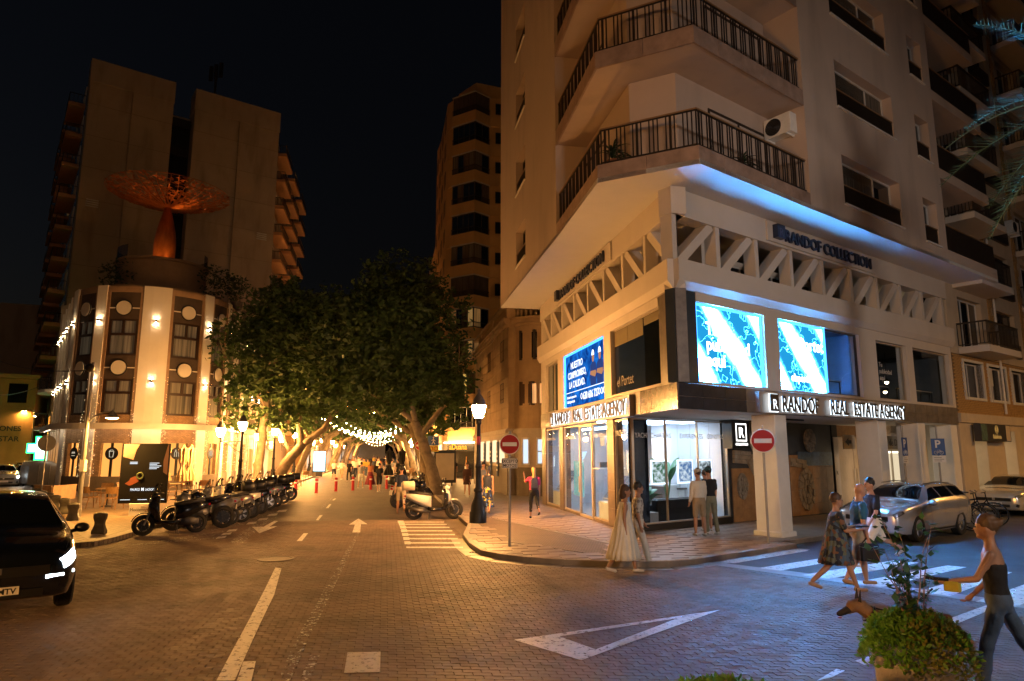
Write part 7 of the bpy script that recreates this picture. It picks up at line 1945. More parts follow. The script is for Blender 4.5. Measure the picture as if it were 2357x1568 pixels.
# ================================================================ waste containers and low wall on the left
M_cont = mat('container_grey', (.22, .22, .22), .35, .3, var=.1)
w0 = thing('waste_container', 'x', 'container', (0, 0, 0), 'rounded waste containers')
prof = [(-.8, .25), (-.85, .9), (-.8, 1.35), (-.6, 1.62), (-.2, 1.75), (.2, 1.75), (.6, 1.62), (.8, 1.35), (.85, .9), (.8, .25)]
MB().loft([[(x_, y_, z_) for (y_, z_) in prof] for x_ in (-1.0, -.9, .9, 1.0)]).build('body', M_cont, w0, 'auto')
for x_ in (-.45, .45): MB().box(x_ - .02, x_ + .02, -.9, -.78, .4, 1.5).build('rib', M_cont, w0)
for x_ in (-.8, .8):
    for y_ in (-.5, .5): MB().cyl((x_ - .05, y_, .13), (x_ + .05, y_, .13), .12).build('wheel', M_black, w0)
for k, (u, v, lab) in enumerate(((138, 1128, 'grey rounded waste container nearest the low wall'), (112, 1124, 'middle grey rounded waste container'), (92, 1121, 'farthest grey rounded waste container by the headlights'))):
    p = (*G(u, v, 0), 0)
    if k == 0: w0.location = p; w0.rotation_euler = (0, 0, radians(20)); w0['label'] = lab
    else: dup(w0, p, radians(20), lab)
lw = thing('barrier_box', 'low pale angled site barrier in front of the waste containers', 'barrier', (*G(120, 1152, SWZ), SWZ))
pts = [G(78, 1150, SWZ), G(118, 1153, SWZ), G(172, 1147, SWZ)]
for a, b in zip(pts, pts[1:]):
    d = Vector((b[0] - a[0], b[1] - a[1], 0)); F_ = T(a[0], a[1], SWZ) @ RZ(atan2(d.y, d.x))
    MB(F_).bbox(0, d.length, -.04, .04, 0, .62, .01).build('panel', mat('barrier_board', (.5, .33, .18), .7, var=.2, vs=3), lw)
    MB(F_).box(0, d.length, -.06, .06, .62, .68).build('top_rail', MATS['barrier_board'], lw)
# ================================================================ cars
def cat_rom(pts, n):
    out = []
    P = [Vector(p) for p in pts]
    for i in range(len(P) - 1):
        p0, p1, p2, p3 = P[max(i - 1, 0)], P[i], P[i + 1], P[min(i + 2, len(P) - 1)]
        for k in range(n):
            t = k / n
            out.append(.5 * ((2 * p1) + (p2 - p0) * t + (2 * p0 - 5 * p1 + 4 * p2 - p3) * t * t + (3 * p1 - p0 - 3 * p2 + p3) * t ** 3))
    out.append(P[-1])
    return out
M_tyre = mat('tyre_rubber', (.012, .012, .012), .8, bump=.2); M_rim = mat('alloy_rim', (.42, .42, .43), .3, .85); M_rimd = mat('rim_dark', (.04, .04, .04), .4, .6)
M_cg = mat('car_glass', (.006, .008, .010), .03, spec=.45, var=.2)
def wheel(t, c, R, w, side, rim=None, ns=5, ax=(0, 1, 0)):
    c = Vector(c); F_ = T(*c) @ (RX(pi / 2) if ax[1] else RY(pi / 2))
    wb = MB(F_); wb.lathe([(R * .66, -w / 2), (R * .92, -w / 2), (R, -w * .36), (R, w * .36), (R * .92, w / 2), (R * .66, w / 2), (R * .62, w * .3), (R * .62, -w * .3), (R * .66, -w / 2)], 28, cap=False)
    wh_ = wb.build('tyre', M_tyre, t, 'auto')
    rm = MB(F_); rm.lathe([(R * .68, -w * .42), (R * .70, -w * .42), (R * .70, w * .42), (R * .68, w * .42), (R * .62, w * .38), (R * .6, -w * .38), (R * .68, -w * .42)], 24, cap=False)
    rm.lathe([(R * .16, -w * .4), (R * .16, w * .4)], 12)
    for k in range(ns):
        for o in (-.14, .14):
            a = 2 * pi * k / ns + o; b = 2 * pi * k / ns + o * .3
            d = Vector((cos(a), sin(a), 0)); e_ = Vector((cos(b), sin(b), 0)); n_ = Vector((-sin(a), cos(a), 0)) * R * .045
            for s_ in (-1, 1):
                zz = s_ * w * .36; p = [e_ * R * .14 - n_, d * R * .64 - n_, d * R * .64 + n_, e_ * R * .14 + n_]
                rm.add([(q.x, q.y, zz) for q in p] + [(q.x, q.y, zz * .4) for q in p], [(0, 1, 2, 3), (7, 6, 5, 4), (0, 4, 5, 1), (2, 6, 7, 3)])
    rm.build('rim', rim or M_rim, wh_)
    MB(F_).cyl((0, 0, -w * .1), (0, 0, w * .1), R * .5, n=16).build('brake_disc', M_rimd, wh_)
    return wh_
BOOL = []
def car(label, col, loc, head, L_=4.6, W_=1.82, H_=1.47, estate=True, beams=0, suv=False, plate=None, loc_is_front=False, simple=False, group='parked and passing cars'):
    t = thing('car', label, 'car', (0, 0, 0), group)
    k = L_ / 4.6; h = H_ / 1.47; w = W_ / 1.82
    st = [(2.30, .32, .66, .74, .62, .52), (2.2, .24, .77, .87, .80, .62), (1.75, .2, .86, .97, .89, .73), (1.0, .2, .95, 1.05, .91, .75), (.1, .2, .99, 1.41, .915, .6), (-.75, .2, 1.0, 1.465, .915, .6), (-1.85 if estate else -1.6, .21, 1.0, 1.42 if estate else 1.37, .905, .58), (-2.17 if estate else -2.1, .24, .98, 1.12, .88, .67), (-2.27, .32, .74, .82, .79, .62)]
    rings = []
    for x, zl, zb, zt, wb, wt in st:
        zb, zt = zb * h, zt * h; zl = zl * (1.25 if suv else 1)
        hf = [(0, zl), (wb * .82, zl), (wb * .95, zl + .1), (wb, zl + (zb - zl) * .55), (wb * .955, zb), (wt + (wb - wt) * .12, zt - (zt - zb) * .22), (wt * .88, zt), (0, zt + .03)]
        rings.append([Vector((x * k, y * w, z)) for y, z in hf] + [Vector((x * k, -y * w, z)) for y, z in hf[-2:0:-1]])
    NS_, NV = 5, 3
    cols = list(zip(*rings)); cols = [cat_rom(c, NS_) for c in cols]; sm = [list(r) for r in zip(*cols)]
    full = []
    for r in sm:
        half = cat_rom(r[:8], NV)
        full.append(half + [Vector((p.x, -p.y, p.z)) for p in half[-2:0:-1]])
    mb = MB(); mb.loft(full)
    paint_ = mat('car_paint_' + label[:12], col, .22, .55 if not suv else .2, var=.03, coat=1.0)
    body = mb.build('body', paint_, t, True)
    wr = .35 * (1.08 if suv else 1); wx = (1.36 * k, -1.32 * k); wy = .80 * w
    if not simple:
        cb_ = MB()
        for x in wx:
            for s_ in (-1, 1): cb_.cyl((x, s_ * W_ * .62, wr), (x, s_ * W_ * .30, wr), wr * 1.13, n=24)
        cut = bpy.data.objects.new('cutter', cb_.mesh('cutter', M_black)); C.objects.link(cut)
        md = body.modifiers.new('b', 'BOOLEAN'); md.operation = 'DIFFERENCE'; md.object = cut; md.solver = 'EXACT'
        BOOL.append((body, cut))
    nu, nv = len(full), len(full[0])
    def sp(u, v):
        u = max(0, min(len(st) - 1.001, u)) * NS_; v = v % 14 * NV; i, j = int(u), int(v); f, g_ = u - i, v - j
        a, b = full[i], full[min(i + 1, nu - 1)]; j2 = (j + 1) % nv
        return (a[j] * (1 - f) + b[j] * f) * (1 - g_) + (a[j2] * (1 - f) + b[j2] * f) * g_
    def patch(name, q, m, off=.008, n=8, both=True, par=None):
        for s_ in ((1, -1) if both else (1,)):
            mb = MB(); vs_ = []
            for i in range(n + 1):
                for j in range(n + 1):
                    f, g_ = i / n, j / n
                    u = (q[0][0] * (1 - f) + q[1][0] * f) * (1 - g_) + (q[3][0] * (1 - f) + q[2][0] * f) * g_
                    v = (q[0][1] * (1 - f) + q[1][1] * f) * (1 - g_) + (q[3][1] * (1 - f) + q[2][1] * f) * g_
                    e = .03; p = sp(u, v); nn = (sp(u + e, v) - sp(u - e, v)).cross(sp(u, v + e) - sp(u, v - e))
                    nn = nn.normalized() if nn.length > 1e-9 else Vector((0, 0, 1))
                    if nn.dot(Vector((0, p.y, p.z - .6))) < 0: nn = -nn
                    p = p + nn * off
                    vs_.append((p.x, p.y * s_, p.z))
            mb.add(vs_, [(i * (n + 1) + j, (i + 1) * (n + 1) + j, (i + 1) * (n + 1) + j + 1, i * (n + 1) + j + 1) for i in range(n) for j in range(n)])
            o = mb.build(name, m, par or t, True)
        return o
    patch('windscreen', [(3.12, 5.5), (3.92, 5.9), (3.92, 8.1), (3.12, 8.5)], M_cg, both=False)
    patch('side_window', [(3.45, 4.25), (4.45, 4.25), (4.42, 5.1), (4.02, 5.05)], M_cg)
    patch('side_window', [(4.52, 4.25), (5.35, 4.25), (5.3, 5.1), (4.49, 5.1)], M_cg)
    if estate: patch('side_window', [(5.42, 4.25), (6.35, 4.35), (6.02, 5.1), (5.37, 5.1)], M_cg)
    patch('rear_window', [(6.15, 5.6), (6.92, 5.5), (6.92, 8.5), (6.15, 8.4)], M_cg, both=False)
    lm = emis('headlight_beam%d' % beams, (.85, .96, 1.0), beams) if beams else mat('headlight_lens', (.35, .37, .4), .1, .5, spec=.8)
    patch('headlight', [(.55, 3.55), (1.55, 3.75), (1.5, 4.1), (.5, 4.25)], M_black, .006)
    patch('headlight_glass', [(.55, 3.45), (1.5, 3.6), (1.55, 4.15), (.5, 4.3)] if suv else [(.62, 3.65), (1.35, 3.8), (1.3, 4.02), (.6, 4.12)], lm, .014)
    patch('bumper_intake', [(.5, 1.9), (.95, 1.9), (.9, 2.6), (.5, 2.7)], M_black, .006)
    patch('tail_light', [(7.1, 3.7), (7.7, 3.7), (7.6, 4.2), (7.1, 4.2)], mat('tail_red', (.35, .01, .01), .2), .01)
    patch('door_seam', [(4.46, 2.2), (4.475, 2.2), (4.475, 4.2), (4.46, 4.2)], M_black, .004, 4)
    patch('door_seam', [(5.4, 2.6), (5.415, 2.6), (5.37, 4.2), (5.355, 4.2)], M_black, .004, 4)
    patch('door_seam', [(3.5, 2.3), (3.515, 2.3), (3.46, 4.2), (3.445, 4.2)], M_black, .004, 4)
    patch('bonnet_seam', [(1.3, 4.6), (3.0, 5.0), (3.0, 5.04), (1.3, 4.64)], M_black, .004, 6)
    patch('sill_trim', [(3.0, 1.7), (6.2, 1.7), (6.2, 2.0), (3.0, 2.0)], M_black, .006, 6)
    xf = 2.31 * k
    MB().box(xf - .04, xf + .012, -.55 * w, .55 * w, .56 * h, .68 * h).build('grille', M_black, t)
    MB().box(xf - .04, xf + .010, -.5 * w, .5 * w, .34, .44).build('lower_grille', M_black, t)
    MB().cyl((xf + .01, 0, .64 * h), (xf + .02, 0, .64 * h), .06, n=4).build('badge', M_rim, t)
    pz = .46 if not suv else .44
    pl_ = MB().box(xf + .012, xf + .028, -.26, .26, pz - .055, pz + .055).build('number_plate', M_ref, t)
    if plate: text(plate, .105, .001, T(xf + .03, 0, pz - .038) @ RZ(pi / 2) @ RX(pi / 2), M_black, 'lettering', pl_, 'CENTER', .003)
    for s_ in (-1, 1):
        mm = MB(); mm.ball((.72 * k, s_ * (W_ / 2 + .11), 1.0 * h), .1, 10, 6, .8, 1.15, .8); mm.tube([(.74 * k, s_ * (W_ / 2 - .06), .95 * h), (.72 * k, s_ * (W_ / 2 + .06), .97 * h)], .03, 6)
        mm.build('mirror', paint_ if not suv else M_black, t, True)
        MB().box(-.05 * k, .13 * k, s_ * W_ * .498 - .012, s_ * W_ * .498 + .012, .80 * h, .825 * h).build('door_handle', paint_, t)
        if estate and not suv: MB().tube([(.1 * k, s_ * .57, H_ + .0), (-.7 * k, s_ * .58, H_ + .035), (-1.6 * k, s_ * .55, H_ - .02)], .016, 5).build('roof_rail', M_rim, t)
        for x in wx: wheel(t, (x, s_ * wy, wr), wr, .22, s_, M_rimd if suv else None)
    hd = Vector((head[0], head[1], 0)).normalized(); p = Vector((*loc, 0)) if len(loc) == 2 else Vector(loc)
    if loc_is_front: p = p - hd * (2.3 * k)
    t.location = p; t.rotation_euler = (0, 0, atan2(hd.y, hd.x))
    return t
fw = -e1
nr = Vector((cos(AZR), -sin(AZR), 0))
silver = car('silver estate car parked nose towards the crossing', (.62, .62, .64), tuple(Vector((11.13, 20.32)) + nr.to_2d() * .28), fw, 4.65, 1.82, 1.46, True, plate='4512 LKD')
white2 = car('white hatchback parked behind the row of bicycles', (.74, .73, .70), tuple(Vector((19.6, 27.4)) + nr.to_2d() * .1), fw, 4.4, 1.82, 1.45, False, plate='7745 KMR')
car('dark car at the right edge behind the white hatchback', (.03, .035, .03), tuple(Vector((24.0, 30.7))), fw, 4.4, 1.8, 1.5, False, simple=True)
suv = car('black car with bright headlights entering at the left edge', (.006, .008, .011), (-7.12, 9.85), (.60, -.80), 4.75, 1.98, 1.62, True, 22, True, '1482 MTV', True)
for s_ in (-1, 1):
    F_ = Matrix.Translation(suv.location) @ RZ(suv.rotation_euler[2])
x0 = 2.3 * 4.75 / 4.6
for s_ in (-1, 1):
    o = MB().tube([(x0 - .20, s_ * .90, .62), (x0 - .04, s_ * .76, .60), (x0 + .0, s_ * .56, .59)], .03, 6).build('running_light', emis('drl', (.85, .96, 1), 9), None); o.parent = suv
p = G(2, 1122); car('car with glaring headlights at the far left edge', (.6, .6, .58), p, (.62, -.78), beams=260, simple=True)
p = G(62, 1119); car('second oncoming car with glaring headlights beside the containers', (.2, .22, .22), p, (.62, -.78), beams=420, simple=True)
p = G(30, 1108); car('unlit car queueing between the two headlight cars', (.45, .42, .36), (p[0] - 2, p[1] + 4), (.62, -.78), simple=True)
# ================================================================ scooters and motorcycles
M_bblk = mat('bike_black', (.008, .008, .009), .22, coat=.5); M_seatm = mat('seat_vinyl', (.015, .014, .014), .55); M_eng = mat('engine_grey', (.08, .08, .085), .45, .6)
def scooter(label, bm_=M_bblk, box=None, moto=False, R=.27, screen=True, group='motorcycles parked in rows', rimm=None, trim=None):
    t = thing('scooter' if not moto else 'motorcycle', label, 'scooter' if not moto else 'motorcycle', (0, 0, 0), group)
    trim = trim or bm_
    xf, xr = .68, -.62
    wheel(t, (xf, 0, R), R, .10, 1, rimm or M_rimd, 5); wheel(t, (xr, 0, R), R, .12, 1, rimm or M_rimd, 5)
    mb = MB()
    for s_ in (-.075, .075): mb.tube([(xf, s_, R), (xf - .2, s_ * .9, R + .5), (xf - .27, s_ * .7, R + .66)], .022, 6)
    mb.build('fork', M_rim, t)
    mb = MB(); a = [(xf + (R + .03) * cos(radians(q)), R + (R + .03) * sin(radians(q))) for q in range(20, 161, 14)]
    mb.loft([[(x, -.07, z), (x, -.04, z + .025), (x, .04, z + .025), (x, .07, z)] for x, z in a]); mb.build('front_fender', bm_, t, True)
    def lo(name, secs, m): return MB().loft([[(x, y * w, zc + z * h) for y, z in ((-1, -.4), (-.8, -1), (.8, -1), (1, -.4), (1, .4), (.7, 1), (-.7, 1), (-1, .4))] for x, zc, w, h in secs]).build(name, m, t, True)
    if not moto:
        zl = lambda nm, secs, m: MB().loft([[(x0_, -w_, z), (x0_ + d_ * .6, -w_ * .7, z), (x0_ + d_, 0, z), (x0_ + d_ * .6, w_ * .7, z), (x0_, w_, z), (x0_ - .03, w_ * .6, z), (x0_ - .04, 0, z), (x0_ - .03, -w_ * .6, z)] for z, x0_, d_, w_ in secs]).build(nm, m, t, True)
        zl('leg_shield', [(.30, .30, .12, .16), (.45, .33, .17, .2), (.62, .36, .2, .22), (.8, .37, .19, .21), (.98, .34, .15, .13)], trim)
        zl('front_cowl', [(.48, .40, .14, .14), (.62, .42, .18, .18), (.80, .42, .17, .18), (.98, .38, .13, .12)], bm_)
        lo('floorboard', [(.4, .34, .16, .05), (.0, .31, .18, .05), (-.2, .36, .17, .08)], M_bblk)
        lo('tail_body', [(-.08, .55, .14, .2), (-.3, .6, .2, .19), (-.6, .68, .19, .14), (-.88, .76, .1, .07)], bm_)
        lo('seat', [(-.05, .78, .11, .05), (-.25, .8, .16, .06), (-.5, .84, .16, .06), (-.8, .88, .11, .05)], M_seatm)
        lo('engine', [(-.15, .34, .1, .1), (-.4, .33, .13, .11), (-.66, .32, .1, .09)], M_eng)
    else:
        lo('tank', [(.32, .88, .1, .09), (.12, .92, .18, .13), (-.12, .86, .13, .09)], bm_)
        lo('fairing', [(.28, .75, .2, .22), (.48, .85, .2, .2), (.62, .82, .1, .12)], trim)
        lo('tail_body', [(-.1, .74, .12, .1), (-.4, .78, .14, .09), (-.8, .9, .08, .05)], bm_)
        lo('seat', [(-.08, .84, .1, .04), (-.3, .85, .15, .05), (-.72, .95, .1, .04)], M_seatm)
        lo('engine', [(.3, .45, .14, .14), (.1, .46, .19, .18), (-.2, .45, .16, .15)], M_eng)
    MB().tube([(.30, -.33, 1.08), (.37, -.18, 1.1), (.42, 0, 1.04), (.37, .18, 1.1), (.30, .33, 1.08)], .016, 6).build('handlebar', M_eng, t)
    lo('headset', [(.34, 1.03, .09, .05), (.46, 1.02, .11, .07), (.53, .99, .06, .04)], bm_)
    MB().ball((.545, 0, .92 if not moto else .9), .075, 10, 6, .5, 1.1, .8).build('headlight', mat('headlight_lens', (.35, .37, .4), .1, .5, spec=.8), t, True)
    for s_ in (-1, 1):
        mm = MB(); mm.tube([(.36, s_ * .2, 1.09), (.37, s_ * .27, 1.24)], .008, 5); mm.ball((.36, s_ * .29, 1.28), .06, 8, 5, .35, 1.1, .8); mm.build('mirror', M_bblk, t)
        MB().cyl((.305, s_ * .24, 1.085), (.295, s_ * .36, 1.075), .02).build('grip', M_seatm, t)
    if screen:
        MB().loft([[(x, -w_, z), (x, w_, z), (x + .012, w_, z), (x + .012, -w_, z)] for x, z, w_ in ((.52, 1.0, .17), (.46, 1.18, .19), (.38, 1.34, .13))]).build('windscreen', glass('bike_screen', (.6, .6, .6)), t)
    MB().tube([(-.1, -.14, .24), (-.45, -.17, .28), (-.85, -.17, .40)], [.03, .055, .05], 8).build('exhaust', M_eng, t, True)
    MB().box(-.95, -.9, -.06, .06, .72, .78).build('tail_light', mat('tail_red', (.35, .01, .01), .2), t)
    MB().box(-.97, -.955, -.1, .1, .52, .66).build('number_plate', M_ref, t)
    MB().tube([(-.95, 0, .7), (-.96, 0, .5), (xr - .1, 0, R + .1)], .015, 5).build('plate_arm', M_bblk, t)
    MB().tube([(-.1, .1, .28), (-.14, .2, .0)], .013, 5).build('stand', M_eng, t); MB().tube([(-.12, -.1, .28), (-.16, -.14, .0)], .013, 5).build('stand', M_eng, t)
    if box: lo('top_box', [(-.62, 1.06, .17, .12), (-.66, 1.08, .22, .15), (-.98, 1.08, .22, .15), (-1.03, 1.06, .17, .12)], box)
    return t
def put(t, p, hd, lab=None, lean=.06):
    t.location = p; t.rotation_euler = (lean, 0, atan2(hd[1], hd[0])); t.scale = (1.08,) * 3
    if lab: t['label'] = lab
    return t
M_bw = mat('bike_white', (.62, .6, .56), .3, coat=.4); M_bg = mat('bike_grey', (.2, .2, .2), .3, .3, coat=.4); M_box = mat('box_black', (.012, .012, .012), .35)
hdL = (-.90, -.42)
put(scooter('black scooter with grey apron at the near end of the left row', M_bblk, None, trim=M_bblk), (-9.85, 20.35, 0), (-.80, -.60))
put(scooter('black motorcycle with tall spoked wheels second in the left row', M_bblk, None, True, .32, False, trim=M_bg), (*S(-5.55, 23.0)[:2], 0), (-.86, -.5))
rows = [(24.7, M_bg, None, False, 'grey scooter with silver wheels third in the left row', M_rim), (26.3, M_bw, M_box, False, 'white-tailed scooter with top box fourth in the left row', None), (27.9, M_bblk, M_box, False, 'black scooter with top box fifth in the left row', None), (29.6, M_bblk, None, True, 'black motorcycle sixth in the left row', M_rim), (31.3, M_bg, M_box, False, 'dark scooter with top box seventh in the left row', None), (33.2, M_bblk, M_box, False, 'black scooter with top box eighth in the left row', None), (35.2, M_bblk, M_box, True, 'farthest black motorcycle with top box in the left row', None)]
for s_, m_, bx_, mo_, lab, rm in rows: put(scooter(lab, m_, bx_, mo_, .27 if not mo_ else .31, s_ > 25, rimm=rm), (*S(-5.35 + .02 * (s_ - 24), s_)[:2], 0), hdL)
BK = [o for o in bpy.data.objects if o.parent is None and o.get('category') in ('scooter', 'motorcycle')][2:]
for k, (s_, lab) in enumerate(((23.9, 'dark scooter squeezed between the second and third of the left row'), (25.6, 'motorcycle squeezed in beside the grey scooter of the left row'), (27.1, 'scooter squeezed in behind the white-tailed one'), (28.8, 'scooter squeezed in before the sixth of the left row'), (30.5, 'scooter squeezed in behind the sixth of the left row'), (32.3, 'motorcycle squeezed in towards the far end of the left row'))):
    o = dup(BK[(k * 3 + 2) % len(BK)], (*S(-5.5, s_)[:2], 0), 0, lab); o.rotation_euler = (.05, 0, atan2(-.42, -.9) + .15); o.scale = (1.06,) * 3
M_boxw = mat('box_cream', (.58, .48, .36), .5)
put(scooter('white scooter with cream top box parked on the right', M_bw, M_boxw, False, .3, False, trim=M_bblk), (-2.78, 24.75, 0), (.97, .24), lean=-.05)
put(scooter('big black touring motorcycle behind the white scooter', M_bblk, M_box, True, .33, True), (*S(1.15, 30.2)[:2], 0), (.75, .66))
put(scooter('second black motorcycle by the trunk of the leaning tree', M_bblk, None, True, .33, True), (*S(1.2, 32.4)[:2], 0), (.75, .66))
# ================================================================ bicycles
def bicycle(label):
    t = thing('bicycle', label, 'bicycle', (0, 0, 0), 'bicycles between the parked cars')
    for x in (-.52, .52):
        w_ = MB().torus((x, 0, .34), (0, 1, 0), .325, .018, 28, 6).build('wheel', M_tyre, t, True)
        MB().torus((x, 0, .34), (0, 1, 0), .305, .008, 28, 4).build('rim', M_rim, w_)
        sp_ = MB()
        for k in range(14): sp_.tube([(x, 0, .34), (x + .3 * cos(k * pi / 7), 0, .34 + .3 * sin(k * pi / 7))], .003, 3)
        sp_.build('spokes', M_rim, w_, kind='stuff')
    f = MB()
    for a, b in (((-.05, 0, .3), (-.18, 0, .78)), ((-.05, 0, .3), (.36, 0, .72)), ((-.15, 0, .7), (.36, 0, .78)), ((-.52, 0, .34), (-.05, 0, .3)), ((-.52, 0, .34), (-.16, 0, .72))): f.tube([a, b], .017, 6)
    f.build('frame', M_bblk, t)
    MB().tube([(.52, 0, .34), (.36, 0, .75), (.34, 0, .95)], .015, 6).build('fork', M_bblk, t)
    MB().tube([(.28, -.28, .98), (.36, -.1, .97), (.36, .1, .97), (.28, .28, .98)], .012, 6).build('handlebar', M_eng, t)
    MB().tube([(-.18, 0, .76), (-.2, 0, .9)], .013, 6).build('seat_post', M_rim, t)
    MB().loft([[(x, -w_, .92), (x, w_, .92), (x, w_ * .7, .95), (x, -w_ * .7, .95)] for x, w_ in ((-.33, .07), (-.25, .08), (-.12, .03), (-.05, .02))]).build('saddle', M_seatm, t)
    MB().torus((-.05, .03, .3), (0, 1, 0), .09, .008, 18, 4).build('chainring', M_eng, t)
    MB().tube([(-.05, .05, .3), (.05, .06, .16)], .01, 5).build('crank', M_eng, t)
    return t
b0_ = bicycle('x')
for k in range(5):
    p = FR @ Vector((10.85 + .5 * k, -1.35 + .08 * (k % 2), 0)); lab = ['nearest bicycle leaning beside the silver car', 'second bicycle from the silver car', 'third, middle bicycle of the row', 'fourth bicycle from the silver car', 'farthest bicycle, against the white hatchback'][k]
    ang = atan2(nr.y, nr.x) + .15 + .1 * (k % 3)
    o = b0_ if k == 0 else dup(b0_, p, 0, lab)
    o.location = p; o.rotation_euler = (.12, 0, ang); o['label'] = lab; o.scale = (1.12,) * 3
# apply the wheel-arch cuts
bpy.context.view_layer.update()
dg = bpy.context.evaluated_depsgraph_get()
for body, cut in BOOL:
    me = bpy.data.meshes.new_from_object(body.evaluated_get(dg)); body.modifiers.clear(); body.data = me
    autosmooth(me, 35)
for body, cut in BOOL: bpy.data.objects.remove(cut)
# ================================================================ people
def skinm(n, c): return mat('skin_' + n, c, .5, var=.06)
SK = skinm('warm', (.46, .24, .15)); SKD = skinm('tan', (.34, .185, .115))
def cloth(n, c, var=.1, vs=6): return mat('cloth_' + n, c, .85, var=var, vs=vs, bump=.15, bs=60)
def patterned(n, cols, sc):
    m = cloth(n, cols[0]); nt = m.node_tree; b = nt.nodes["Principled BSDF"]; N = nt.nodes.new; L = nt.links.new
    tc = N("ShaderNodeTexCoord"); vo = N("ShaderNodeTexVoronoi"); vo.inputs['Scale'].default_value = sc; L(tc.outputs['Object'], vo.inputs['Vector'])
    sp = N("ShaderNodeSeparateColor"); L(vo.outputs['Color'], sp.inputs[0]); cr = N("ShaderNodeValToRGB"); cr.color_ramp.interpolation = 'CONSTANT'
    e = cr.color_ramp.elements
    for i, c in enumerate(cols):
        el = e[i] if i < 2 else e.new(i / len(cols))
        el.position = i / len(cols); el.color = (*c, 1)
    L(sp.outputs[0], cr.inputs[0]); L(cr.outputs[0], b.inputs['Base Color'])
    return m
JOBS = []; WR = [bpy.data.textures.new('folds', 'CLOUDS'), bpy.data.textures.new('strands', 'CLOUDS')]; WR[0].noise_scale = .11; WR[1].noise_scale = .04
def job(name, mb, m, parent, vox, extra=None):
    o = mb.build(name, m, parent); r = o.modifiers.new('r', 'REMESH'); r.mode = 'VOXEL'; r.voxel_size = vox
    if name in ('top', 'trousers', 'shorts', 'hair'):
        d = o.modifiers.new('d', 'DISPLACE'); d.texture = WR[name == 'hair']; d.strength = .03 if name != 'hair' else .035; d.mid_level = .5; d.texture_coords = 'LOCAL'
    s = o.modifiers.new('s', 'SMOOTH'); s.iterations = 2 if vox < .02 else 4; s.factor = .5
    JOBS.append((o, extra)); return o
def capsule(mb, a, r0, b, r1, n=9):
    a, b = Vector(a), Vector(b); d = (b - a)
    if d.length < 1e-5: d = Vector((0, 0, 1e-3))
    d = d.normalized()
    mb.tube([a - d * r0 * .95, a - d * r0 * .6, a, b, b + d * r1 * .6, b + d * r1 * .95], [r0 * .3, r0 * .8, r0, r1, r1 * .8, r1 * .3], n)
def limb(o, pitch, side, l1, l2, bend, out=0.0, fwd=1):
    "two-bone chain hanging from o; pitch swings it forward (+y)"
    d1 = Vector((side * sin(out), sin(pitch) * cos(out), -cos(pitch) * cos(out)))
    p1 = Vector(o) + d1 * l1; a2 = pitch + bend * fwd
    d2 = Vector((side * sin(out) * .6, sin(a2) * cos(out), -cos(a2) * cos(out))).normalized()
    return p1, p1 + d2 * l2, d2
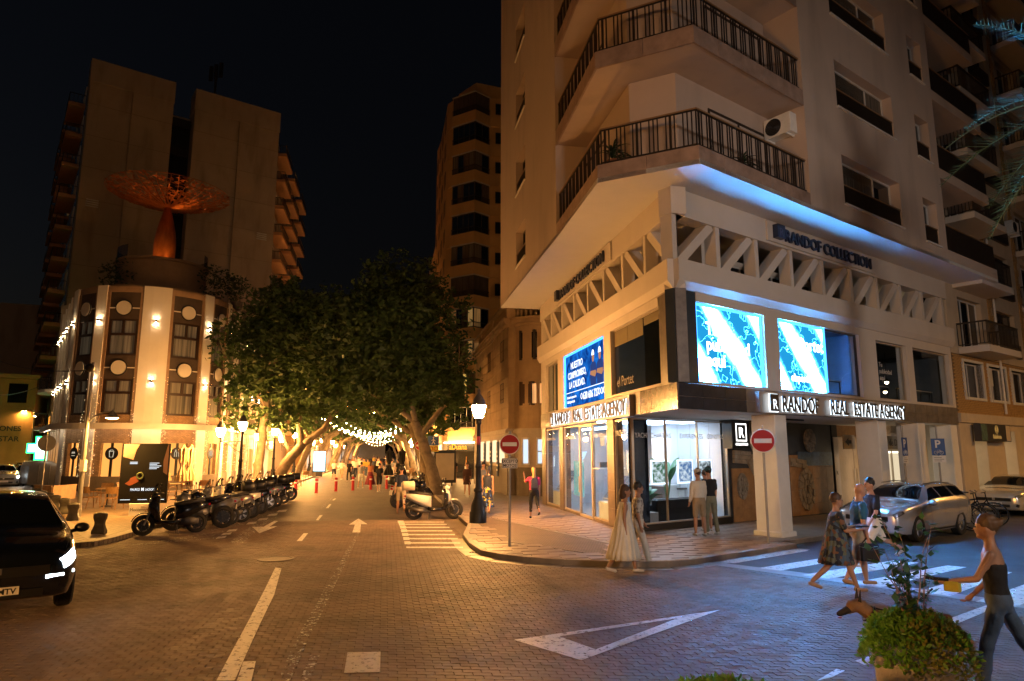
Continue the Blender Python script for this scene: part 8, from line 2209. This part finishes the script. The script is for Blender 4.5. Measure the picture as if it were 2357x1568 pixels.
def person(label, loc, face, legs=((.35, .1), (-.3, .35)), arms=((.1, .08, .3), (-.1, .08, .3)), top=None, bottom=None, hair=None, style='short', skin=None, h=1.72, sleeve=.45, leglen=.45, skirt=None, shoes=None, extra=None, near=True, lean=.04, yaw=0.0, build=1.0, group='people walking'):
    skin = skin or SK; t = thing('person', label, 'person', (0, 0, 0), group); vox = .017 if near else .028
    B = build
    hz = .93; hip = [Vector((s * .092 * B, 0, hz - .02)) for s in (-1, 1)]; LG = []
    for i, s in enumerate((-1, 1)): LG.append(limb(hip[i], legs[i][0], s, .44, .43, -abs(legs[i][1]), .03))
    low = min(l[1].z for l in LG) - .07
    ln = lambda z: (z - hz) * sin(lean)
    sh = [Vector((s * .175 * B, ln(1.40), 1.385)) for s in (-1, 1)]; AR = []
    for i, s in enumerate((-1, 1)): AR.append(limb(sh[i], arms[i][0], s, .29, .25, abs(arms[i][2]), arms[i][1]))
    tor = [(.80, .11, .085), (.90, .165, .115), (1.0, .15, .105), (1.08, .138, .098), (1.18, .155, .108), (1.29, .172, .115), (1.38, .165, .10), (1.44, .09, .07), (1.50, .055, .055), (1.56, .052, .055)]
    def rings(z0, z1, g): return [[(x * 1.0, y, z) for x, y in [((rx * B + g) * cos(2 * pi * k / 14), ln(z) + (ry * B + g) * sin(2 * pi * k / 14)) for k in range(14)]] for z, rx, ry in tor if z0 <= z <= z1]
    b = MB(); b.loft(rings(.8, 1.56, 0))
    hc = Vector((0, ln(1.63) + .015, 1.645)); cy_, sy_ = cos(yaw), sin(yaw)
    hv = lambda x, y, z: hc + Vector((x * cy_ - y * sy_, x * sy_ + y * cy_, z))
    b.ball(hc, .1, 12, 8, .8, .98, 1.18); capsule(b, hv(0, .02, -.06), .06, hv(0, .055, -.09), .038); capsule(b, hv(0, .09, .0), .010, hv(0, .102, -.028), .013)
    for s in (-1, 1): capsule(b, hv(s * .082, -.005, .01), .014, hv(s * .085, -.01, -.03), .012)
    for i in (0, 1):
        k, a, d2 = LG[i]; capsule(b, hip[i], .085 * B, k, .055 * B); capsule(b, k, .052 * B, k.lerp(a, .35), .057 * B); capsule(b, k.lerp(a, .35), .057 * B, a, .036)
        e, w, d = AR[i]; capsule(b, sh[i], .05 * B, e, .04 * B); capsule(b, e, .04 * B, w, .027); hd = w + d * .075; capsule(b, w, .027, hd, .033)
    fing = MB()
    if near:
        for i, s in enumerate((-1, 1)):
            e, w, d = AR[i]; base = w + d * .085; sd = d.cross(Vector((0, 0, 1))).normalized() if abs(d.z) < .9 else Vector((0, 1, 0)); nrm = sd.cross(d)
            for q in range(4):
                p = base + sd * (.024 - .016 * q); L_ = (.062, .075, .07, .055)[q]
                fing.tube([p, p + d * L_ * .5, p + (d * .8 + nrm * .45).normalized() * L_], [.009, .0085, .006], 5)
            p = w + d * .035 + sd * .028; fing.tube([p, p + (d + sd * .9).normalized() * .035, p + (d * 1.4 + sd * .7).normalized() * .06], [.011, .01, .007], 5)
    job('body', b, skin, t, vox, fing)
    for i in (0, 1):
        k, a, d2 = LG[i]; f = Vector((0, 1, 0)); tip = -.5 * max(0, -d2.y)
        f = Vector((0, cos(tip), sin(tip))); sm_ = MB(); capsule(sm_, a + Vector((0, -.03, -.035)), .042, a + f * .15 + Vector((0, 0, -.045)), .034)
        job('shoe', sm_, shoes or cloth('shoe_white', (.55, .52, .48)), t, .014)
    if top:
        c = MB(); z0 = .88 if not skirt or skirt[0] < 1.1 else 1.05; c.loft(rings(z0, 1.30 if style == 'bun' else 1.45, .016))
        if sleeve:
            for i in (0, 1):
                e, w, d = AR[i]; q = sh[i].lerp(e, min(1, sleeve * 1.6)) if sleeve < .6 else e; capsule(c, sh[i], .062 * B, q, .056 * B)
                if sleeve > .8: capsule(c, e, .052 * B, e.lerp(w, .9), .042)
        job('top', c, top, t, vox)
    if bottom:
        c = MB(); c.loft(rings(.8, 1.02, .02))
        for i in (0, 1):
            k, a, d2 = LG[i]; capsule(c, hip[i], .10 * B, hip[i].lerp(k, min(1, leglen * 2)), .078 * B if leglen < .6 else .068)
            if leglen > .55: capsule(c, k, .07, k.lerp(a, min(1, (leglen - .5) * 2)), .062 if leglen > .8 else .055)
        job('trousers' if leglen > .6 else 'shorts', c, bottom, t, vox)
    if skirt:
        zt, zb, w0, w1, m = skirt; n = 80; rg = []
        kx = sum((l[0].y + l[1].y) for l in LG) / 4
        for q in range(9):
            f = q / 8; z = zt + (zb - zt) * f; r = w0 + (w1 - w0) * f ** 1.2
            rg.append([(r * B * (1 + .09 * f * cos(16 * 2 * pi * k / n + 2 * sin(5 * f + k * .2))) * cos(2 * pi * k / n), ln(z) * max(0, 1 - f) + kx * f + r * B * (.8 + .25 * f) * (1 + .09 * f * cos(16 * 2 * pi * k / n + 2 * sin(5 * f + k * .2))) * sin(2 * pi * k / n), z) for k in range(n)])
        MB().loft(rg).build('dress' if zt > 1.1 else 'skirt', m, t, True)
    if hair:
        c = MB(); c.ball(hv(0, -.018, .035), .108, 12, 8, .84, .98, 1.05)
        if style == 'long': capsule(c, hv(0, -.07, .0), .075, hv(0, -.1, -.22), .06)
        if style == 'bob': capsule(c, hv(0, -.05, .0), .09, hv(0, -.055, -.10), .085)
        if style == 'tail': capsule(c, hv(0, -.1, .03), .04, hv(0, -.14, -.2), .03)
        if style == 'bun': c.ball(hv(0, -.12, .06), .045)
        # face opening
        job('hair', c, hair, t, .016)
        fm = MB(); fm.ball(hv(0, .02, -.03), .088, 12, 8, .80, .95, .9); capsule(fm, hv(0, .09, -.005), .010, hv(0, .104, -.03), .012); capsule(fm, hv(0, .05, -.085), .038, hv(0, .066, -.095), .028); fm.build('face', skin, t, True)
        if near:
            for s in (-1, 1): MB().ball(hv(s * .03, .092, .0), .009).build('eye', M_black, t)
            MB().box(-.02, .02, -.002, .002, -.003, .003).build('mouth', mat('lip', (.25, .07, .06), .5), t).matrix_local = Matrix.Translation(hv(0, .101, -.058)) @ RZ(yaw)
    if extra: extra(t, dict(sh=sh, AR=AR, LG=LG, hv=hv, hip=hip, ln=ln))
    sc = h / 1.76
    t.location = (loc[0], loc[1], (loc[2] if len(loc) > 2 else 0) - low * sc); t.scale = (sc,) * 3
    t.rotation_euler = (0, 0, atan2(face[1], face[0]) - pi / 2)
    return t
H_br = mat('hair_brown', (.05, .025, .014), .6, var=.3); H_bk = mat('hair_black', (.012, .01, .009), .55); H_bl = mat('hair_blonde', (.42, .25, .09), .6, var=.3); H_gr = mat('hair_grey', (.3, .28, .26), .6)
cw, cn, cbk = cloth('white', (.68, .66, .6)), cloth('navy', (.018, .025, .05)), cloth('black', (.012, .012, .014))
ckh, cgr, cdn, cpk, cbl = cloth('khaki', (.36, .28, .18)), cloth('grey', (.25, .25, .25)), cloth('denim', (.06, .09, .14), .3), cloth('pink', (.55, .04, .16)), cloth('blue', (.02, .12, .25))
crs, cyl_ = cloth('rust', (.35, .13, .05)), cloth('yellow', (.5, .33, .05))
cwn = cloth('wine', (.16, .02, .03)); tan = cloth('tan', (.35, .2, .1))
fl1 = patterned('floral', [(.015, .02, .05), (.03, .09, .35), (.01, .01, .02), (.45, .36, .05), (.02, .03, .08)], 16)
fl2 = patterned('print', [(.02, .03, .06), (.06, .10, .16), (.16, .08, .05), (.015, .02, .03), (.1, .12, .1)], 14)
gsh = lambda u, v, z=0.0: (*G(u, v, z), z)
def cap_x(m):
    def f(t, k):
        hv = k['hv']; c = MB(); c.ball(hv(0, -.01, .05), .112, 14, 8, .86, 1, .85); c.build('cap', m, t, True)
        b = MB(); q = [hv(.08 * cos(a), .09 + .08 * sin(a), .05) for a in [pi * i / 8 for i in range(9)]]; b.add(q + [p + Vector((0, 0, .012)) for p in q], [tuple(range(9)), tuple(range(17, 8, -1))] + [(i, i + 1, i + 10, i + 9) for i in range(8)]); b.build('cap_peak', m, t)
    return f
def pack_x(m):
    def f(t, k):
        MB().loft([[(x * w, -.13 - y * d, z) for x, y in ((-1, 0), (-.8, 1), (.8, 1), (1, 0))] for z, w, d in ((.98, .11, .08), (1.05, .14, .14), (1.3, .13, .12), (1.4, .09, .05))]).build('backpack', m, t, 'auto')
        for s in (-1, 1): MB().tube([(s * .09, -.12, 1.38), (s * .1, .0, 1.46), (s * .12, .12, 1.3), (s * .13, .02, 1.08)], .014, 5).build('strap', m, t)
    return f
def bag_x(m, side=1):
    def f(t, k):
        w = k['AR'][1 if side > 0 else 0][1]; MB().bbox(w.x - .06, w.x + .08, w.y - .16, w.y + .16, w.z - .42, w.z - .12, .03).build('bag', m, t)
        MB().tube([(w.x, w.y - .1, w.z - .12), (w.x, w.y, w.z - .01), (w.x, w.y + .1, w.z - .12)], .01, 5).build('bag_handle', m, t)
    return f
def tray_x(t, k):
    w = k['AR'][0][1]; MB().bbox(w.x - .1, w.x + .12, w.y - .02, w.y + .2, w.z - .01, w.z + .02, .005).build('tablet', cbk, t)
E1 = (e1.x, e1.y)
# women in front of the shop
person('woman in a long white pleated dress walking past the shop corner', gsh(1440, 1318), (.99, -.1), ((.3, .1), (-.28, .3)), ((.12, .06, .15), (-.1, .06, .2)), None, None, H_br, 'bob', SKD, 1.68, 0, skirt=(1.42, .28, .15, .34, cw))
person('woman in a striped pale blouse and white trousers beside the white dress', gsh(1470, 1302), (.99, -.05), ((-.2, .15), (.3, .1)), ((.05, .08, .5), (-.1, .06, .3)), patterned('stripe', [(.55, .52, .46), (.6, .58, .52), (.25, .22, .2)], 20), cw, H_bk, 'short', SK, 1.70, .5, leglen=.95)
# three at the window
fs = (-.35, .94)
person('man in a white shirt and pale cap looking into the shop window', gsh(1612, 1233, SWZ), (-.2, .98), ((.05, .03), (-.06, .05)), ((.1, .08, .25), (.0, .08, .4)), cw, ckh, H_br, 'short', SK, 1.74, .9, leglen=.46, extra=cap_x(cloth('cap_cream', (.5, .45, .36))), lean=.02, yaw=.2)
person('man in a black T-shirt and teal cap looking into the shop window', gsh(1638, 1230, SWZ), (-.3, .95), ((.06, .05), (-.1, .08)), ((.1, .08, .3), (.0, .08, .2)), cbk, cloth('olive', (.22, .22, .15)), H_bk, 'short', SK, 1.78, .45, leglen=.95, extra=cap_x(cloth('cap_teal', (.03, .09, .1))), yaw=-.2)
person('person in a pale top half hidden between the two men at the window', gsh(1628, 1222, SWZ), (-.1, .98), ((.02, .02), (-.02, .04)), ((.1, .06, .4), (.05, .06, .3)), cloth('peach', (.5, .36, .3)), ckh, H_br, 'short', SK, 1.68, .45, leglen=.42)
# on the crossing
person('woman in a dark printed dress striding over the crossing', gsh(1935, 1362), (.97, -.2), ((.42, .1), (-.42, .4)), ((.45, .05, 1.3), (.35, .05, 1.35)), fl2, None, H_br, 'short', SKD, 1.66, .5, skirt=(1.36, .52, .17, .28, fl2), shoes=tan, extra=tray_x)
person('bald man in a blue T-shirt and khaki shorts on the crossing', gsh(1985, 1347), (.9, -.1), ((.18, .08), (-.22, .3)), ((.12, .08, .25), (-.1, .08, .3)), cbl, ckh, None, 'short', SK, 1.76, .45, leglen=.5, shoes=tan, lean=.1, build=1.1, extra=bag_x(cbk, 1))
person('tall man in a dark T-shirt and white shorts striding behind the others', gsh(2020, 1302), (-.96, -.1), ((.5, .15), (-.6, .5)), ((.2, .1, .5), (-.3, .1, .5)), cbk, cw, H_bk, 'short', SK, 1.84, .45, leglen=.45)
# right foreground
def phone_x(t, k):
    w = k['AR'][0][1]; MB().bbox(w.x - .04, w.x + .04, w.y, w.y + .22, w.z + .0, w.z + .03, .005).build('phone', cbk, t)
    MB().bbox(w.x - .05, w.x + .1, w.y - .1, w.y + .05, w.z - .1, w.z - .0, .02).build('yellow_pouch', cloth('pouch', (.4, .33, .03)), t)
pw = gsh(2322, 1600)
person('woman in a black strapless top and jeans walking her dog', pw, (-.72, .55), ((.3, .12), (-.42, .45)), ((.5, .05, .9), (.15, .1, .6)), cbk, cdn, mat('hair_dkblonde', (.075, .042, .018), .6, var=.4), 'bun', SKD, 1.7, 0, leglen=1.0, shoes=cbk, extra=phone_x, build=.92)
# right pavement
def specs_x(t, k): pass
person('blonde woman in a pink top with a blue backpack by the shop', gsh(1229, 1193, SWZ), (-.12, .99), ((.1, .05), (-.4, .5)), ((1.0, .35, 2.3), (-.05, .1, .2)), cpk, cbk, H_bl, 'long', SK, 1.66, .45, leglen=.8, shoes=cbk, extra=pack_x(cloth('pack', (.02, .025, .06))))
person('woman in a long floral skirt with a pale shoulder bag behind the lamp post', gsh(1122, 1186, SWZ), (.1, .99), ((.08, .05), (-.35, .4)), ((.1, .1, .3), (-.05, .1, .2)), cn, None, H_bk, 'tail', SK, 1.68, 0, skirt=(1.02, .28, .14, .26, fl1), shoes=tan, extra=bag_x(cloth('bag_cream', (.5, .42, .32)), -1))
person('woman in a short dark dress walking towards us by the bar', gsh(1075, 1143, SWZ), (.1, -.99), ((.25, .1), (-.25, .3)), ((.1, .08, .3), (-.1, .08, .2)), cloth('plum', (.06, .025, .02)), None, H_br, 'long', SK, 1.66, .9, skirt=(1.1, .62, .15, .2, cloth('plum', (.06, .025, .02))), near=False)
person('man half hidden behind the lamp post', gsh(1112, 1160, SWZ), (.2, -.98), ((.2, .1), (-.2, .2)), ((.1, .08, .3), (-.1, .08, .2)), cgr, cbk, H_bk, 'short', SK, 1.76, .45, leglen=.5, near=False)
person('man in a black T-shirt and khaki shorts outside the bar', gsh(1045, 1112, SWZ), (-.3, .95), ((.1, .05), (-.1, .1)), ((.1, .08, .2), (-.1, .08, .2)), cbk, ckh, H_bk, 'short', SK, 1.78, .45, leglen=.5, near=False)
person('man in a navy T-shirt and pale shorts beside the white scooter', gsh(922, 1183), (-.2, .97), ((.2, .08), (-.4, .45)), ((-.25, .12, .3), (.2, .12, .4)), cn, cloth('sand', (.45, .36, .24)), H_bk, 'short', SK, 1.78, .45, leglen=.47, shoes=tan)
# promenade walkers
P_ = [(768, 1104, (.0, 1), cw, cn, .45, 'short', H_gr, 'man in a white T-shirt and navy shorts, left of the walking pair'), (786, 1104, (.05, 1), cw, ckh, .45, 'short', H_gr, 'man in white beside the one in navy shorts'), (803, 1108, (-.1, -1), cbk, cbk, .95, 'short', H_bk, 'person all in black walking towards us on the promenade'), (812, 1095, (0, 1), cw, cn, .95, 'short', H_gr, 'man in a white shirt behind the one in black'),
      (830, 1124, (.05, 1), cgr, cw, .47, 'short', H_bk, 'man in a grey T-shirt and white shorts passing the bollards'), (838, 1096, (.0, -1), cyl_, cdn, .9, 'short', H_br, 'person in a yellow shirt on the promenade'), (828, 1092, (.1, -1), cw, cbk, .9, 'short', H_br, 'person in a white T-shirt left of the yellow one'), (852, 1121, (.2, 1), crs, None, 0, 'long', H_br, 'woman in a rust top and long wine skirt at the bollards'), (862, 1118, (.1, 1), cbk, ckh, .47, 'long', H_bk, 'woman in black beside the long wine skirt'), (872, 1133, (.0, 1), cbk, cbk, .55, 'short', H_bk, 'youth in black with a backpack at the rightmost bollards'),
      (735, 1097, (.3, -1), cn, cn, .9, 'short', H_br, 'person in dark blue near the left lantern'), (916, 1108, (-.8, .4), cbk, cbk, .95, 'short', H_bk, 'waiter in black leaning over the terrace tables')]
for k, (u, v, f, tp_, bt, ll, stl, hr, lab) in enumerate(P_):
    ph = 1 if k % 2 else -1
    person(lab, gsh(u, v), f, ((.25 * ph, .1), (-.25 * ph, .3)), ((.12, .08, .25), (-.12, .08, .25)), tp_, bt, hr, stl, SK, 1.66 + .03 * (k % 4), .45, leglen=ll or .45, skirt=(1.0, .15, .16, .36, cwn) if bt is None else None, near=False, extra=pack_x(cbk) if 'backpack' in lab else None)
# the far crowd: a few figures copied by hand along the street
far_src = [o for o in bpy.data.objects if o.get('category') == 'person'][-9:-1]
rr = random.Random(77); pos = []
nm = ['left', 'middle', 'right']
for k in range(20):
    s_ = 62 + k * 2.6 + rr.uniform(-.8, .8); t_ = rr.uniform(-4.6, 1.8); pos.append((s_, t_))
def run_jobs():
    bpy.context.view_layer.update(); dg = bpy.context.evaluated_depsgraph_get()
    for o, ex in JOBS:
        me = bpy.data.meshes.new_from_object(o.evaluated_get(dg))
        if ex is not None and ex.v:
            bm = bmesh.new(); bm.from_mesh(me); q = [bm.verts.new(v) for v in ex.v]
            for f in ex.f: bm.faces.new([q[i] for i in f])
            bm.to_mesh(me); bm.free()
        me.polygons.foreach_set('use_smooth', [True] * len(me.polygons)); m = o.data.materials[0]
        if not me.materials: me.materials.append(m)
        o.modifiers.clear(); o.data = me
    JOBS.clear()
run_jobs()
ORD = ['nearest', 'second', 'third', 'fourth', 'fifth', 'sixth', 'seventh', 'eighth', 'ninth', 'tenth', 'eleventh', 'twelfth', 'thirteenth', 'fourteenth', 'fifteenth', 'sixteenth', 'seventeenth', 'eighteenth', 'nineteenth', 'farthest']
for k, (s_, t_) in enumerate(pos):
    src = far_src[k % len(far_src)]; o = dup(src, S(t_, s_, 0), rr.choice([0, pi]) + rr.uniform(-.4, .4) - AZS, 'x', 'distant crowd on the promenade')
    o['label'] = '%s distant stroller on the %s of the promenade under the garlands' % (ORD[k], 'left' if t_ < -1.4 else 'right'); o.location.z = src.location.z; o.scale = src.scale
# terrace guests and furniture on the right of the promenade
M_tch = mat('terrace_chair', (.3, .2, .11), .7)
for k in range(8):
    s_ = 50 + 2.2 * k
    dup(ch, S(1.5 + .8 * (k % 2), s_, 0), .8 * k, ['first', 'second', 'third', 'fourth', 'fifth', 'sixth', 'seventh', 'last'][k] + ' chair of the terrace on the right of the promenade')
    if k % 2 == 0: dup(tb, S(.9, s_ + .6, 0), 0, ['nearest', 'second', 'third', 'farthest'][k // 2] + ' table of the right-hand terrace')
# driver in the black car
F_ = Matrix.Translation(suv.location) @ RZ(suv.rotation_euler[2])
# ================================================================ dog
M_fur = mat('dog_fawn', (.20, .11, .05), .8, var=.3, vs=8, bump=.3, bs=60); M_furd = mat('dog_black', (.015, .012, .01), .7)
dp = Vector((*G(2112, 1556), 0)); dog = thing('dog', 'brown shepherd dog with black muzzle on a leash behind the planter', 'dog', (0, 0, 0))
b = MB()
b.loft([[(x, y * ry, z + zz * rz) for y, zz in [(cos(2 * pi * k / 12), sin(2 * pi * k / 12)) for k in range(12)]] for x, z, ry, rz in ((.36, .50, .09, .13), (.22, .48, .13, .19), (0, .5, .12, .16), (-.22, .52, .11, .13), (-.38, .52, .08, .12))])
capsule(b, (.34, 0, .56), .085, (.52, 0, .68), .07); capsule(b, (.52, 0, .70), .075, (.60, 0, .70), .065); capsule(b, (.6, 0, .67), .05, (.72, 0, .615), .03)
for s in (-1, 1):
    capsule(b, (.26, s * .08, .42), .06, (.25, s * .08, .25), .035); capsule(b, (.25, s * .08, .25), .032, (.27 + s * .06, s * .08, .04), .026); capsule(b, (.27 + s * .06, s * .08, .03), .028, (.33 + s * .06, s * .08, .025), .024)
    capsule(b, (-.32, s * .08, .46), .08, (-.27, s * .08, .30), .05); capsule(b, (-.27, s * .08, .30), .04, (-.40 + s * .05, s * .08, .18), .026); capsule(b, (-.40 + s * .05, s * .08, .18), .025, (-.37 + s * .05, s * .08, .04), .024); capsule(b, (-.37 + s * .05, s * .08, .03), .026, (-.31 + s * .05, s * .08, .025), .022)
capsule(b, (-.40, 0, .52), .04, (-.56, 0, .36), .03)
job('body', b, M_fur, dog, .014)
m = MB(); capsule(m, (.63, 0, .66), .046, (.745, 0, .605), .03); job('muzzle', m, M_furd, dog, .012)
for s in (-1, 1): MB().loft([[(.52, s * .03, .75), (.56, s * .05, .75), (.53, s * .075, .74)], [(.525, s * .05, .87), (.53, s * .055, .87), (.525, s * .06, .87)]]).build('ear', M_furd, dog)
MB().ball((.74, 0, .57), .016, 8, 5, 1.6, 1, .6).build('tongue', mat('tongue', (.45, .12, .12), .5), dog)
MB().torus((.44, 0, .62), (.75, 0, .6), .09, .014, 18, 6).build('collar', M_black, dog)
run_jobs()
dog.location = dp; dog.rotation_euler = (0, 0, radians(172))
dp2 = dog.matrix_basis @ Vector((.44, 0, .7)); hnd = Vector((pw[0] - .5, pw[1] + .25, .95))
tag(MB().tube([dp2.lerp(hnd, i / 10) - Vector((0, 0, .12 * 4 * (i / 10) * (1 - i / 10))) for i in range(11)], .009, 5).build('dog_leash', M_black), 'dark leash between the woman in jeans and the dog', 'leash')
# ================================================================ planters in front
M_pot = mat('planter_concrete', (.46, .43, .40), .8, var=.15, vs=4, bump=.3, bs=50, stain=.3)
M_bush = leafmat('bush_leaf', (.16, .36, .04)); M_bush2 = leafmat('bush_leaf_olive', (.26, .26, .05)); M_hib = leafmat('hibiscus_leaf', (.06, .15, .05))
def planter(loc, R_, label, hib=True, seed=1):
    rr = random.Random(seed); t = thing('planter', label, 'planter', loc); F_ = T(*loc)
    MB(F_).lathe([(R_ * .8, 0), (R_ * .86, .1), (R_, .72), (R_ * 1.04, .74), (R_ * 1.04, .80), (R_ * .92, .80), (R_ * .9, .72), (.01, .72)], 32).build('pot', M_pot, t, 'auto')
    base = Vector(loc) + Vector((0, 0, .78))
    for name, m, n, sgn in (('green_foliage', M_bush, 5200, -1), ('olive_foliage', M_bush2, 3000, 1)):
        mb = MB()
        for _ in range(n):
            a = rr.uniform(0, 2 * pi); f = sqrt(rr.random()); x = cos(a) * f; y = sin(a) * f
            if sgn > 0 and x * .8 - y * .6 < -.1: continue
            if sgn < 0 and x * .8 - y * .6 > .25 and rr.random() < .8: continue
            R2 = R_ * 1.28; z = .30 * (1 - f * f) ** .5 - (.5 if sgn > 0 else .16) * max(0, f - .75) + rr.uniform(-.06, .05)
            p = base + Vector((x * R2, y * R2, z)); s_ = .024 * rr.uniform(.7, 1.3)
            d = Vector((rr.gauss(0, 1), rr.gauss(0, 1), rr.gauss(.6, .6))).normalized(); e_ = d.cross(Vector((rr.gauss(0, 1), rr.gauss(0, 1), rr.gauss(0, 1)))).normalized()
            mb.add([p, p + d * s_ + e_ * s_ * .5, p + d * s_ * 2, p + d * s_ - e_ * s_ * .5], [(0, 1, 2, 3)])
        mb.build(name, m, t, kind='stuff')
    if hib:
        lf = []
        for k in range(13):
            a = rr.uniform(0, 2 * pi); pts = [base + Vector((.02 * cos(a), .02 * sin(a), 0))]; d = Vector((cos(a) * .13, sin(a) * .13, 1)).normalized(); hgt = rr.uniform(.55, 1.05)
            for i in range(7): pts.append(pts[-1] + d * hgt / 7); d = (d + Vector((rr.gauss(0, .09), rr.gauss(0, .09), 0))).normalized()
            MB().tube(pts, [.009 - .001 * i for i in range(8)], 5).build('stem', M_htr, t)
            mb = MB()
            for i in range(1, 8):
                for q in range(7):
                    p = pts[i] + Vector((rr.gauss(0, .035), rr.gauss(0, .035), rr.gauss(0, .03))); dd = Vector((rr.gauss(0, 1), rr.gauss(0, 1), rr.gauss(.1, .5))).normalized(); s_ = rr.uniform(.04, .075); e_ = dd.cross(Vector((0, 0, 1))).normalized()
                    mb.add([p, p + dd * s_ * .5 + e_ * s_ * .42, p + dd * s_ * 1.25, p + dd * s_ * .5 - e_ * s_ * .42], [(0, 1, 2, 3)])
            mb.build('leaves', M_hib, t)
    return t
pp = AT(2112, 1500, 5.6); planter((pp.x, pp.y, 0), .31, 'round concrete planter with clipped bush and a tall leggy shrub', True, 5)
pp = AT(1672, 1640, 3.85); planter((pp.x, pp.y, 0), .40, 'second planter whose leaf tips peep in at the bottom edge', False, 6)
